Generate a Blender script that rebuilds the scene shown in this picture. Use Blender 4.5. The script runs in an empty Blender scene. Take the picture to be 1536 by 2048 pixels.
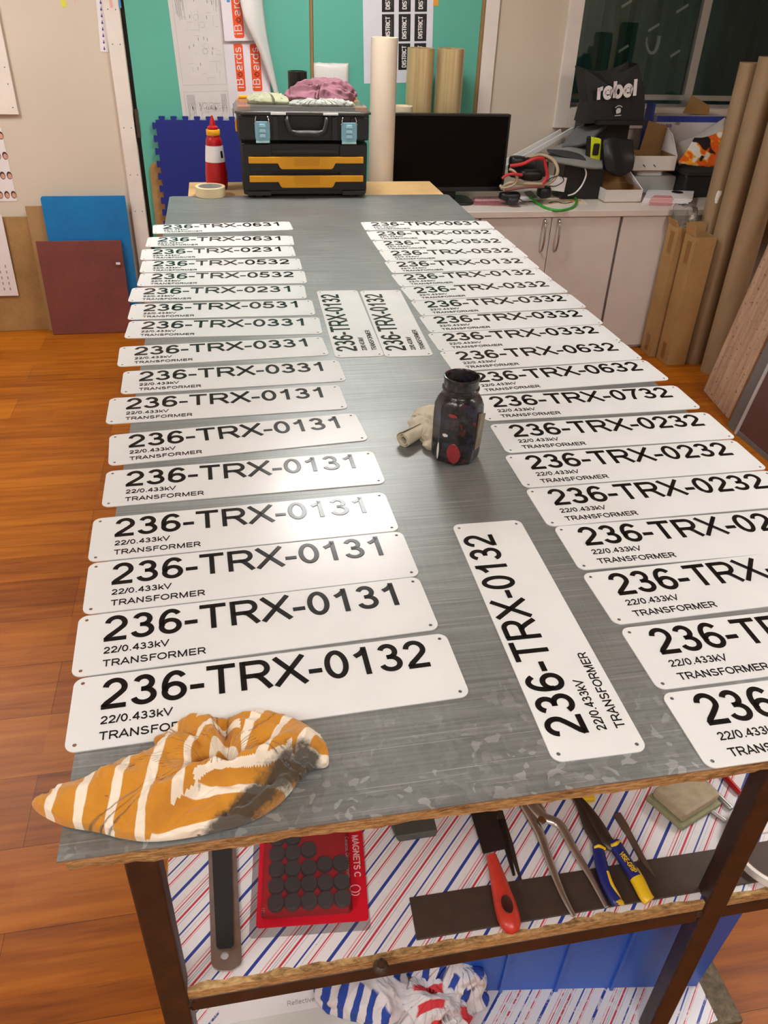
import bpy, bmesh, math, random
from mathutils import Vector, Matrix, noise
random.seed(7)
SC = bpy.context.scene
COL = SC.collection
PI = math.pi

# ------------------------------------------------------------------ camera
CAM_LOC=(0.22140,-0.52743,1.66515); CAM_RIGHT=(0.982777,-0.181967,0.032220); CAM_UP=(0.074918,0.551701,0.830671); CAM_BACK=(-0.168931,-0.813950,0.555831); F_PX=1583.20
cam_data = bpy.data.cameras.new('camera')
cam_data.sensor_fit = 'HORIZONTAL'
cam_data.sensor_width = 36.0
cam_data.lens = F_PX / 1536.0 * 36.0
cam_data.clip_start = 0.02
camera = bpy.data.objects.new('camera', cam_data)
COL.objects.link(camera)
camera.matrix_world = Matrix(((CAM_RIGHT[0], CAM_UP[0], CAM_BACK[0], CAM_LOC[0]),
                              (CAM_RIGHT[1], CAM_UP[1], CAM_BACK[1], CAM_LOC[1]),
                              (CAM_RIGHT[2], CAM_UP[2], CAM_BACK[2], CAM_LOC[2]),
                              (0, 0, 0, 1)))
SC.camera = camera

# ------------------------------------------------------------------ world, exposure, lamps
world = bpy.data.worlds.new('night')
world.use_nodes = True
world.node_tree.nodes['Background'].inputs[0].default_value = (0.010, 0.013, 0.016, 1)
world.node_tree.nodes['Background'].inputs[1].default_value = 1.0
SC.world = world
VS = SC.view_settings
SC.display_settings.display_device = 'sRGB'
VS.view_transform = 'Standard'
VS.look = 'None'
VS.gamma = 1.0
VS.use_curve_mapping = False
VS.exposure = 0.29
SC.cycles.max_bounces = 8
SC.cycles.glossy_bounces = 3
SC.cycles.transmission_bounces = 6
SC.cycles.caustics_reflective = False
LAMP_POWER = 13.0
LAMP_COLOUR = (1.0, 1.0, 0.985)
#            centre x, y,   size x, y, strength factor
LAMPS = [(0.72, 2.90, 0.62, 0.34, 2.6),
         (-1.27, 2.75, 0.34, 0.95, 2.2),
         (0.45, -1.30, 1.25, 0.34, 1.35),
         (-1.60, -0.80, 1.25, 0.34, 1.7),
         (2.55, 0.45, 0.34, 1.25, 1.9)]  # last one is an added unseen lamp, brightens the cabinets and right wall
CEIL = 2.42

# ------------------------------------------------------------------ materials
def lin(c):
    return tuple(((v / 255.0) / 12.92 if v / 255.0 <= 0.04045 else ((v / 255.0 + 0.055) / 1.055) ** 2.4) for v in c) + (1.0,)

class NT:
    def __init__(s, m):
        s.t = m.node_tree; s.n = s.t.nodes; s.l = s.t.links
        s.b = s.n['Principled BSDF']
    def add(s, kind, **kw):
        d = s.n.new(kind)
        for k, v in kw.items(): setattr(d, k, v)
        return d
    def link(s, a, b): s.l.new(a, b)
    def coords(s, scale=(1, 1, 1), rot=(0, 0, 0), kind='Object'):
        tc = s.add('ShaderNodeTexCoord'); mp = s.add('ShaderNodeMapping')
        mp.inputs['Scale'].default_value = scale; mp.inputs['Rotation'].default_value = rot
        s.link(tc.outputs[kind], mp.inputs[0]); return mp.outputs[0]
    def noise(s, vec, scale, detail=4, rough=0.55):
        d = s.add('ShaderNodeTexNoise'); d.inputs['Scale'].default_value = scale
        d.inputs['Detail'].default_value = detail; d.inputs['Roughness'].default_value = rough
        if vec is not None: s.link(vec, d.inputs['Vector'])
        return d.outputs['Fac']
    def ramp(s, fac, stops, interp='LINEAR'):
        d = s.add('ShaderNodeValToRGB'); cr = d.color_ramp; cr.interpolation = interp
        while len(cr.elements) > 1: cr.elements.remove(cr.elements[-1])
        cr.elements[0].position = stops[0][0]; cr.elements[0].color = stops[0][1]
        for p, c in stops[1:]:
            e = cr.elements.new(p); e.color = c
        s.link(fac, d.inputs[0]); return d.outputs['Color']
    def mix(s, fac, a, b, mode='MIX'):
        d = s.add('ShaderNodeMix', data_type='RGBA', blend_type=mode)
        for sock, v in ((d.inputs[0], fac), (d.inputs[6], a), (d.inputs[7], b)):
            if isinstance(v, (int, float)): sock.default_value = v
            elif isinstance(v, tuple): sock.default_value = v
            else: s.link(v, sock)
        return d.outputs[2]
    def math(s, op, a, b=0.0):
        d = s.add('ShaderNodeMath', operation=op)
        for i, v in enumerate((a, b)):
            if isinstance(v, (int, float)): d.inputs[i].default_value = v
            else: s.link(v, d.inputs[i])
        return d.outputs[0]
    def bump(s, h, strength=0.3, dist=0.002):
        d = s.add('ShaderNodeBump'); d.inputs['Strength'].default_value = strength
        d.inputs['Distance'].default_value = dist
        s.link(h, d.inputs['Height']); s.link(d.outputs[0], s.b.inputs['Normal'])
    def base(s, c): s.link(c, s.b.inputs['Base Color'])
    def rough(s, c): s.link(c, s.b.inputs['Roughness'])

MATS = {}
def mat(name, rgb, rough=0.5, metal=0.0, var=0.0, vscale=8.0, bump=0.0, bscale=60.0, bdist=0.002, stretch=(1, 1, 1), spec=0.5, coat=0.0):
    m = bpy.data.materials.new(name); m.use_nodes = True
    t = NT(m); c = lin(rgb)
    t.b.inputs['Base Color'].default_value = c
    t.b.inputs['Roughness'].default_value = rough
    t.b.inputs['Metallic'].default_value = metal
    t.b.inputs['Specular IOR Level'].default_value = spec
    t.b.inputs['Coat Weight'].default_value = coat
    co = t.coords(stretch)
    f = t.noise(co, vscale)
    k = max(var, 0.04)
    dark = tuple(v * (1 - k) for v in c[:3]) + (1,)
    light = tuple(min(1, v * (1 + k)) for v in c[:3]) + (1,)
    t.base(t.ramp(f, [(0.3, dark), (0.7, light)]))
    if bump: t.bump(t.noise(co, bscale, 3), bump, bdist)
    MATS[name] = m
    return m

def clear(name, tint, gloss=0.06, rough=0.05, alpha=1.0):
    """clear glass or plastic: see-through with a mirror sheen that grows at grazing angles"""
    m = bpy.data.materials.new(name); m.use_nodes = True
    n = m.node_tree.nodes; l = m.node_tree.links; n.clear()
    out = n.new('ShaderNodeOutputMaterial'); tr = n.new('ShaderNodeBsdfTransparent'); gl = n.new('ShaderNodeBsdfGlossy')
    mx = n.new('ShaderNodeMixShader'); fr = n.new('ShaderNodeFresnel'); df = n.new('ShaderNodeBsdfDiffuse'); mx2 = n.new('ShaderNodeMixShader')
    tr.inputs[0].default_value = lin(tint); df.inputs[0].default_value = lin(tint); gl.inputs[1].default_value = rough
    fr.inputs[0].default_value = 1.45
    mx2.inputs[0].default_value = 1 - alpha
    l.new(tr.outputs[0], mx2.inputs[1]); l.new(df.outputs[0], mx2.inputs[2])
    l.new(fr.outputs[0], mx.inputs[0]); l.new(mx2.outputs[0], mx.inputs[1]); l.new(gl.outputs[0], mx.inputs[2])
    l.new(mx.outputs[0], out.inputs[0])
    MATS[name] = m
    return m

def m_floor():
    m = bpy.data.materials.new('laminate_floor'); m.use_nodes = True; t = NT(m)
    co = t.coords()
    # broad boards running along x, 0.2 m wide, in three narrow strips each
    br = t.add('ShaderNodeTexBrick'); br.offset = 0.37; br.offset_frequency = 2
    br.inputs['Color1'].default_value = (0, 0, 0, 1); br.inputs['Color2'].default_value = (1, 1, 1, 1)
    br.inputs['Mortar'].default_value = (0.5, 0.5, 0.5, 1)
    br.inputs['Scale'].default_value = 1.0; br.inputs['Mortar Size'].default_value = 0.0009
    br.inputs['Mortar Smooth'].default_value = 0.3; br.inputs['Bias'].default_value = 0.0
    br.inputs['Brick Width'].default_value = 1.21; br.inputs['Row Height'].default_value = 0.2
    mp = t.add('ShaderNodeMapping'); mp.inputs['Location'].default_value = (0.34, -0.07, 0)
    t.link(co, mp.inputs[0]); t.link(mp.outputs[0], br.inputs['Vector'])
    st = t.add('ShaderNodeTexBrick'); st.offset = 0.43; st.offset_frequency = 3
    st.inputs['Color1'].default_value = (0, 0, 0, 1); st.inputs['Color2'].default_value = (1, 1, 1, 1)
    st.inputs['Mortar'].default_value = (0.5, 0.5, 0.5, 1)
    st.inputs['Scale'].default_value = 1.0; st.inputs['Mortar Size'].default_value = 0.0
    st.inputs['Brick Width'].default_value = 0.62; st.inputs['Row Height'].default_value = 0.2 / 3
    t.link(mp.outputs[0], st.inputs['Vector'])
    tone = t.math('ADD', t.math('MULTIPLY', br.outputs['Color'], 0.34), t.math('MULTIPLY', st.outputs['Color'], 0.20))
    gm = t.add('ShaderNodeMapping'); gm.inputs['Scale'].default_value = (1.3, 17, 1); t.link(co, gm.inputs[0])
    g = t.noise(gm.outputs[0], 2.2, 7, 0.62)
    gm2 = t.add('ShaderNodeMapping'); gm2.inputs['Scale'].default_value = (2.2, 34, 1); t.link(co, gm2.inputs[0])
    g2 = t.noise(gm2.outputs[0], 1.4, 5, 0.7)
    f = t.math('ADD', t.math('MULTIPLY', tone, 0.55), t.math('MULTIPLY', g, 0.62))
    c = t.ramp(f, [(0.22, lin((112, 54, 8))), (0.42, lin((158, 86, 14))), (0.58, lin((182, 106, 22))), (0.85, lin((202, 132, 40)))])
    streak = t.ramp(g2, [(0.60, (0, 0, 0, 1)), (0.70, (1, 1, 1, 1))])
    c = t.mix(t.math('MULTIPLY', streak, 0.55), c, lin((92, 42, 18)))
    c = t.mix(t.math('MULTIPLY', br.outputs['Fac'], 0.75), c, lin((64, 30, 14)))
    t.base(c)
    t.b.inputs['Roughness'].default_value = 0.40
    t.b.inputs['Specular IOR Level'].default_value = 0.22
    t.bump(t.math('ADD', t.math('MULTIPLY', g, 0.3), t.math('MULTIPLY', br.outputs['Fac'], -1.0)), 0.12, 0.001)
    return m

def m_steel():
    m = bpy.data.materials.new('galvanised_steel'); m.use_nodes = True; t = NT(m)
    co = t.coords()
    sx = t.coords((3, 260, 1)); sy = t.coords((260, 3, 1))
    a = t.noise(sx, 1.0, 3, 0.6); b = t.noise(sy, 1.0, 3, 0.6)
    big = t.noise(co, 3.5, 5, 0.6)
    vo = t.add('ShaderNodeTexVoronoi'); vo.inputs['Scale'].default_value = 88
    wv = t.add('ShaderNodeVectorMath', operation='ADD')
    nn = t.add('ShaderNodeTexNoise'); nn.inputs['Scale'].default_value = 30; t.link(co, nn.inputs['Vector'])
    sc_ = t.add('ShaderNodeVectorMath', operation='SCALE'); sc_.inputs['Scale'].default_value = 0.05
    t.link(nn.outputs['Color'], sc_.inputs[0]); t.link(co, wv.inputs[0]); t.link(sc_.outputs[0], wv.inputs[1])
    t.link(wv.outputs[0], vo.inputs['Vector'])
    sep = t.add('ShaderNodeSeparateColor'); t.link(vo.outputs['Color'], sep.inputs[0])
    spang = sep.outputs[0]
    # the spangle is worn off except along the front edge
    sxyz = t.add('ShaderNodeSeparateXYZ'); t.link(co, sxyz.inputs[0])
    front = t.ramp(t.math('ADD', sxyz.outputs[1], t.math('MULTIPLY', t.math('SUBTRACT', big, 0.5), 0.35)), [(0.03, (1, 1, 1, 1)), (0.17, (0.0, 0.0, 0.0, 1))])
    h = t.math('ADD', t.math('MULTIPLY', a, 0.62), t.math('MULTIPLY', b, 0.13))
    f = t.math('ADD', t.math('MULTIPLY', h, 0.9), t.math('MULTIPLY', big, 0.35))
    c = t.ramp(f, [(0.3, lin((104, 107, 106))), (0.5, lin((136, 139, 137))), (0.75, lin((170, 173, 170)))])
    sp = t.ramp(spang, [(0.0, lin((118, 125, 126))), (0.7, lin((142, 148, 148))), (0.86, lin((156, 161, 160))), (0.95, lin((205, 210, 208)))])
    c = t.mix(t.math('MULTIPLY', front, 0.42), c, sp)
    # thin pale knife scratches
    for rz, sc, th in ((0.5, 5.0, 0.985), (1.2, 6.0, 0.985), (-0.35, 4.0, 0.985)):
        v = t.coords((1.2, 95, 1), (0, 0, rz))
        n = t.noise(v, sc, 1, 0.3)
        c = t.mix(t.math('MULTIPLY', t.ramp(n, [(0.74, (0, 0, 0, 1)), (0.77, (1, 1, 1, 1))]), 0.35), c, lin((214, 216, 214)))
    t.base(c)
    t.b.inputs['Metallic'].default_value = 0.55
    t.rough(t.ramp(h, [(0.25, (0.36, 0.36, 0.36, 1)), (0.6, (0.52, 0.52, 0.52, 1))]))
    t.bump(h, 0.10, 0.0006)
    return m

def m_chip(name='raw_particle_board', tint=1.0):
    m = bpy.data.materials.new(name); m.use_nodes = True; t = NT(m)
    co = t.coords((0.5, 1, 2.2))
    n1 = t.noise(co, 130, 4, 0.7); n2 = t.noise(co, 28, 4, 0.6)
    f = t.math('ADD', t.math('MULTIPLY', n1, 0.7), t.math('MULTIPLY', n2, 0.4))
    c = t.ramp(f, [(0.34, lin((58, 42, 26))), (0.47, lin((140, 106, 64))), (0.60, lin((190, 152, 98))), (0.75, lin((218, 188, 138)))])
    t.base(c); t.b.inputs['Roughness'].default_value = 0.85
    t.bump(n1, 0.6, 0.003)
    return m

def m_chip_dull():
    m = bpy.data.materials.new('dirty_particle_board'); m.use_nodes = True; t = NT(m)
    n = t.noise(t.coords(), 60, 6, 0.7)
    t.base(t.ramp(n, [(0.3, lin((70, 62, 50))), (0.7, lin((128, 112, 86)))])); t.b.inputs['Roughness'].default_value = 0.85
    t.bump(n, 0.4, 0.002)
    return m

def m_stripes(name, fade):
    m = bpy.data.materials.new(name); m.use_nodes = True; t = NT(m)
    co = t.coords(); s = t.add('ShaderNodeSeparateXYZ'); t.link(co, s.inputs[0])
    q = t.math('SUBTRACT', s.outputs[0], t.math('ADD', s.outputs[1], 0.101))
    fr = t.math('FRACT', t.math('DIVIDE', q, 0.119))
    W = lin((226, 222, 222)); B = lin((44, 66, 148)); R = lin((196, 48, 66)); P = lin((226, 130, 142)); G = lin((120, 120, 138))
    seq = [(0, B), (.055, W), (.195, P), (.21, W), (.245, R), (.262, W), (.30, G), (.308, W), (.335, G), (.343, W), (.385, R),
           (.425, W), (.46, G), (.468, W), (.60, B), (.632, W), (.68, G), (.687, W), (.76, R), (.782, W), (.80, P), (.812, W)]
    c = t.ramp(fr, seq, 'CONSTANT')
    d = t.noise(co, 9, 6, 0.7)
    c = t.mix(t.math('MULTIPLY', t.ramp(d, [(0.55, (0, 0, 0, 1)), (0.8, (1, 1, 1, 1))]), 0.30), c, lin((150, 144, 140)))
    sp = t.noise(co, 90, 3, 0.6)
    c = t.mix(t.ramp(sp, [(0.73, (0, 0, 0, 1)), (0.76, (0.7, 0.7, 0.7, 1))]), c, lin((70, 62, 58)))
    if fade:
        w = t.noise(co, 55, 4, 0.75)
        c = t.mix(t.ramp(w, [(0.50, (0, 0, 0, 1)), (0.58, (0.75, 0.75, 0.75, 1))]), c, W)
    t.base(c); t.b.inputs['Roughness'].default_value = 0.42
    t.bump(t.noise(co, 14, 3), 0.15, 0.004)
    return m

def m_rust():
    m = bpy.data.materials.new('brown_painted_steel'); m.use_nodes = True; t = NT(m)
    co = t.coords(); n = t.noise(co, 22, 6, 0.7); sp = t.noise(co, 240, 2, 0.5)
    c = t.ramp(n, [(0.35, lin((30, 23, 21))), (0.6, lin((56, 35, 29))), (0.8, lin((88, 52, 40)))])
    c = t.mix(t.ramp(sp, [(0.74, (0, 0, 0, 1)), (0.77, (0.6, 0.6, 0.6, 1))]), c, lin((128, 108, 96)))
    t.base(c); t.b.inputs['Roughness'].default_value = 0.42
    return m

def m_board(name, c0, c1, rough=0.7, scale=(1, 1, 1), s=5.0, bump=0.1):
    m = bpy.data.materials.new(name); m.use_nodes = True; t = NT(m)
    co = t.coords(scale); n = t.noise(co, s, 6, 0.65); n2 = t.noise(co, s * 14, 3, 0.6)
    f = t.math('ADD', t.math('MULTIPLY', n, 0.75), t.math('MULTIPLY', n2, 0.25))
    t.base(t.ramp(f, [(0.33, lin(c0)), (0.67, lin(c1))])); t.b.inputs['Roughness'].default_value = rough
    t.bump(n2, bump, 0.002); MATS[name] = m
    return m

def m_plank():
    m = bpy.data.materials.new('weathered_plank'); m.use_nodes = True; t = NT(m)
    co = t.coords((1, 6, 0.7)); n = t.noise(co, 5, 6, 0.65)
    c = t.ramp(n, [(0.3, lin((150, 118, 96))), (0.55, lin((188, 154, 126))), (0.75, lin((206, 174, 146)))])
    sp = t.noise(t.coords((1, 14, 26)), 2.6, 4, 0.6)
    c = t.mix(t.ramp(sp, [(0.60, (0, 0, 0, 1)), (0.68, (0.8, 0.8, 0.8, 1))]), c, lin((92, 58, 40)))
    t.base(c); t.b.inputs['Roughness'].default_value = 0.8
    return m

def m_gold():
    m = bpy.data.materials.new('gold_film'); m.use_nodes = True; t = NT(m)
    co = t.coords((1, 1, 0.02)); n = t.noise(co, 40, 3, 0.6)
    t.base(t.ramp(n, [(0.3, lin((176, 152, 106))), (0.7, lin((218, 196, 150)))]))
    t.b.inputs['Metallic'].default_value = 0.45; t.b.inputs['Roughness'].default_value = 0.30
    return m

def m_rag():
    m = bpy.data.materials.new('striped_rag_cotton'); m.use_nodes = True; t = NT(m)
    uv = t.add('ShaderNodeUVMap'); uv.uv_map = 'cloth'
    s = t.add('ShaderNodeSeparateXYZ'); t.link(uv.outputs[0], s.inputs[0])
    wob = t.noise(t.coords(), 30, 2)
    u = t.math('ADD', s.outputs[0], t.math('MULTIPLY', t.math('SUBTRACT', wob, 0.5), 0.10))
    fr = t.math('FRACT', u)
    O = lin((206, 142, 40)); O2 = lin((186, 122, 28)); Wh = lin((232, 220, 200))
    c = t.mix(t.noise(t.coords(), 40, 4), O, O2)
    c = t.mix(t.ramp(fr, [(0, (0, 0, 0, 1)), (0.665, (0, 0, 0, 1)), (0.69, (1, 1, 1, 1)), (0.975, (1, 1, 1, 1)), (1.0, (0, 0, 0, 1))]), c, Wh)
    stn = t.math('ADD', s.outputs[1], t.math('MULTIPLY', t.math('SUBTRACT', t.noise(t.coords(), 38, 5, 0.7), 0.5), 0.9))
    c = t.mix(t.ramp(stn, [(0.40, (0, 0, 0, 1)), (0.66, (0.93, 0.93, 0.93, 1))]), c, lin((52, 48, 38)))
    t.base(c); t.b.inputs['Roughness'].default_value = 0.95
    t.b.inputs['Sheen Weight'].default_value = 0.25
    t.bump(t.noise(t.coords(), 170, 3, 0.6), 0.25, 0.0015)
    return m

def m_jar():
    m = bpy.data.materials.new('paint_spattered_black'); m.use_nodes = True; t = NT(m)
    co = t.coords(); base = lin((20, 19, 22))
    c = t.mix(t.ramp(t.noise(co, 22, 5, 0.7), [(0.45, (0, 0, 0, 1)), (0.75, (1, 1, 1, 1))]), base, lin((70, 62, 64)))
    for k, (col, sc, lo, off) in enumerate((((40, 42, 58), 30, 0.56, 13.0), ((104, 28, 32), 40, 0.62, 1.3), ((52, 120, 52), 62, 0.745, 4.1), ((196, 192, 184), 95, 0.735, 7.7),
                                           ((168, 138, 62), 90, 0.745, 9.2))):
        mp = t.add('ShaderNodeMapping'); mp.inputs['Location'].default_value = (off, off * 0.7, off * 1.3)
        t.link(co, mp.inputs[0])
        c = t.mix(t.ramp(t.noise(mp.outputs[0], sc, 4, 0.65), [(lo, (0, 0, 0, 1)), (lo + 0.05, (0.8, 0.8, 0.8, 1))]), c, lin(col))
    t.base(c); t.b.inputs['Roughness'].default_value = 0.22
    t.bump(t.noise(co, 45, 4, 0.6), 0.35, 0.004)
    return m

def m_fence():
    m = bpy.data.materials.new('fence_paint'); m.use_nodes = True; t = NT(m)
    n = t.noise(t.coords((1, 1, 0.1)), 8, 4)
    t.base(t.ramp(n, [(0.3, lin((84, 128, 122))), (0.7, lin((116, 160, 152)))])); t.b.inputs['Roughness'].default_value = 0.6
    return m

FLOOR = m_floor(); STEEL = m_steel(); CHIP = m_chip(); CHIP2 = m_chip_dull(); VINYL = m_stripes('striped_contact_vinyl', False); VINYL2 = m_stripes('worn_striped_vinyl', True)
RUST = m_rust(); RAG = m_rag(); JAR = m_jar(); PLANK = m_plank(); GOLD = m_gold(); FENCE = m_fence()
MDF = m_board('mdf_face', (138, 104, 58), (168, 130, 80), 0.75)
MDF2 = m_board('mdf_pale', (188, 150, 98), (208, 172, 120), 0.7)
KRAFT = m_board('kraft_card', (152, 116, 70), (176, 138, 88), 0.8)
KRAFT2 = m_board('kraft_tube_card', (140, 114, 84), (164, 138, 106), 0.8, (1, 1, 0.3))
MAROON = m_board('maroon_face', (104, 52, 48), (128, 66, 58), 0.6, s=4)
BLUEB = m_board('blue_film', (0, 104, 168), (0, 126, 190), 0.35, s=3, bump=0.02)
WALL = mat('beige_wall_paint', (206, 192, 174), 0.75, var=0.03, vscale=1.5, bump=0.05, bscale=120)
CEILM = mat('ceiling_paint', (228, 222, 212), 0.8)
TRIM = mat('white_gloss_trim', (226, 216, 206), 0.35, var=0.03)
TEAL = mat('teal_door_paint', (88, 170, 150), 0.5, var=0.03, vscale=2)
PLATE = mat('white_plate', (227, 229, 227), 0.24, var=0.01, bump=0.02, bscale=320, bdist=0.0006, spec=0.5)
INK = mat('gloss_black_lettering', (12, 12, 13), 0.21, spec=0.35)
HOLE = mat('plate_edge', (150, 148, 142), 0.5)
BLACK = mat('black_plastic', (17, 17, 19), 0.42, bump=0.08, bscale=400, bdist=0.0005)
BLACK2 = mat('dark_grey_plastic', (34, 34, 37), 0.5)
YELLOW = mat('amber_plastic', (228, 160, 20), 0.4)
ORANGE = mat('orange_cup', (214, 128, 40), 0.4)
LBLUE = mat('pale_blue_latch', (128, 176, 192), 0.4)
CHROME = mat('bright_metal', (200, 200, 200), 0.22, metal=1.0)
DKMETAL = mat('dark_steel', (84, 74, 66), 0.42, metal=0.7, var=0.12, vscale=30)
TOOLM = mat('tool_steel', (196, 192, 186), 0.30, metal=0.9, var=0.1, vscale=40)
BROWNBAR = mat('brown_flat_bar', (72, 58, 48), 0.55, metal=0.2, var=0.12, vscale=40)
RED = mat('red_plastic', (172, 18, 26), 0.3, var=0.06)
REDH = mat('worn_red_handle', (196, 58, 44), 0.35, var=0.2, vscale=30)
WHITEP = mat('white_paper', (226, 220, 220), 0.7)
WHITEG = mat('white_plastic', (228, 226, 222), 0.35)
CREAM = mat('cream_roll', (214, 198, 176), 0.5, var=0.03)
TAPEM = mat('masking_tape', (226, 208, 166), 0.6)
GREYC = mat('grey_core', (170, 172, 172), 0.6)
SCREEN = mat('screen_glass', (3, 3, 4), 0.3, spec=0.15)
MATBLUE = mat('blue_foam', (14, 30, 116), 0.75, bump=0.15, bscale=200)
PINK = mat('mauve_cotton', (138, 92, 104), 0.95, var=0.12, vscale=30, bump=0.2, bscale=300)
SAGE = mat('sage_cotton', (158, 160, 130), 0.95, var=0.10, vscale=20, bump=0.2, bscale=300)
OFFW = mat('offwhite_cotton', (206, 198, 176), 0.95, var=0.08, vscale=30, bump=0.2, bscale=300)
BLUEC = mat('blue_crate_plastic', (46, 96, 196), 0.4, var=0.05)
BLUEY = mat('navy_grip', (30, 38, 110), 0.4)
YGRIP = mat('yellow_grip', (232, 190, 30), 0.4)
MAGN = mat('ferrite', (84, 77, 79), 0.6, var=0.08, vscale=60)
REDCARD = mat('red_card', (208, 24, 44), 0.35)
GREYT = mat('grey_print', (150, 146, 150), 0.7)
DGREY = mat('dark_print', (92, 92, 98), 0.7)
ORNG = mat('orange_sticker', (226, 82, 36), 0.4)
INKF = mat('flat_black_print', (14, 14, 15), 0.45)
LAV = mat('white_cabinet_melamine', (212, 205, 198), 0.35, var=0.02)
TOPM = mat('white_counter_laminate', (214, 204, 194), 0.3, var=0.02)
GAPM = mat('gap_shade', (110, 102, 96), 0.5)
ALU = mat('aluminium', (176, 176, 172), 0.35, metal=0.8)
BAGB = mat('black_bag_fabric', (20, 20, 22), 0.6, bump=0.3, bscale=30, bdist=0.006)
GREYF = mat('grey_felt', (128, 128, 124), 0.9, var=0.1)
DGREYF = mat('charcoal_fabric', (52, 53, 56), 0.85, var=0.1)
LIME = mat('lime_plastic', (206, 222, 30), 0.45)
REDCABLE = mat('red_cable', (188, 46, 48), 0.4)
BEIGEC = mat('beige_cable', (170, 152, 122), 0.45)
GREENC = mat('green_cable', (46, 150, 44), 0.35)
BROWNC = mat('brown_cable', (120, 64, 58), 0.45)
BOXBLUE = mat('box_blue', (40, 60, 150), 0.5)
CARDIN = mat('card_inside', (150, 112, 66), 0.8)
PALEPINK = mat('pink_print', (214, 140, 142), 0.6)
ORANGEB = mat('orange_print', (236, 110, 26), 0.4)
TUB = mat('milky_tub', (186, 188, 186), 0.35)
GREYALU = mat('grey_frame', (124, 124, 126), 0.4, metal=0.4)
LIGHTALU = mat('pale_frame_lip', (188, 184, 180), 0.4)
MARPANEL = mat('dark_maroon_panel', (98, 66, 62), 0.5)
SPONGE = mat('sanding_sponge', (178, 164, 136), 0.9, var=0.12, vscale=60, bump=0.3, bscale=260)
SPONGE2 = mat('sponge_grit', (146, 144, 112), 0.95, var=0.15, vscale=80)
SKIN = mat('portrait_skin', (206, 150, 130), 0.7); HAIR = mat('portrait_hair', (60, 44, 36), 0.7)
PURPLE = mat('violet_print', (66, 50, 140), 0.6)
TAGY = mat('yellow_tag', (216, 214, 70), 0.6); TAGP = mat('pink_tag', (236, 170, 160), 0.6); TAGB = mat('blue_tag', (70, 140, 200), 0.6)
GLASS = clear('window_glass', (226, 236, 234), rough=0.02)
CLEARP = clear('clear_plastic', (238, 236, 232), rough=0.12, alpha=0.88)
BLISTER = clear('blister_plastic', (252, 250, 250), rough=0.06, alpha=0.98)
BAGCLEAR = clear('crinkled_clear_film', (240, 240, 238), rough=0.12, alpha=0.90)
REDPT = mat('red_paint_blot', (140, 28, 34), 0.3, var=0.2, vscale=90)
WHITEPT = mat('white_paint_drip', (222, 220, 214), 0.4)
GREENPT = mat('green_paint_blot', (60, 150, 66), 0.35)
CLOTHW = mat('white_cotton', (222, 216, 218), 0.95, var=0.06, bump=0.2, bscale=260)
PRBLUE = mat('printed_blue', (44, 74, 164), 0.9); PRRED = mat('printed_red', (214, 70, 76), 0.9)
PAGEGREY = mat('grey_card', (188, 184, 180), 0.6)

def m_emit():
    m = bpy.data.materials.new('lamp_diffuser'); m.use_nodes = True; t = NT(m)
    t.b.inputs['Base Color'].default_value = (0.9, 0.9, 0.9, 1)
    t.b.inputs['Emission Color'].default_value = LAMP_COLOUR + (1,)
    return m

# ------------------------------------------------------------------ mesh helpers
def V(*a): return Vector(a)
def smooth_path(pts, n=8, closed=False):
    P = [Vector(p) for p in pts]; out = []
    m = len(P); rng = range(m if closed else m - 1)
    for i in rng:
        if closed: a, b, c, d = P[(i - 1) % m], P[i], P[(i + 1) % m], P[(i + 2) % m]
        else: a, b, c, d = P[max(i - 1, 0)], P[i], P[i + 1], P[min(i + 2, m - 1)]
        for k in range(n):
            t = k / n
            out.append(0.5 * ((2 * b) + (c - a) * t + (2 * a - 5 * b + 4 * c - d) * t * t + (3 * b - a - 3 * c + d) * t ** 3))
    if not closed: out.append(P[-1])
    return out

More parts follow.
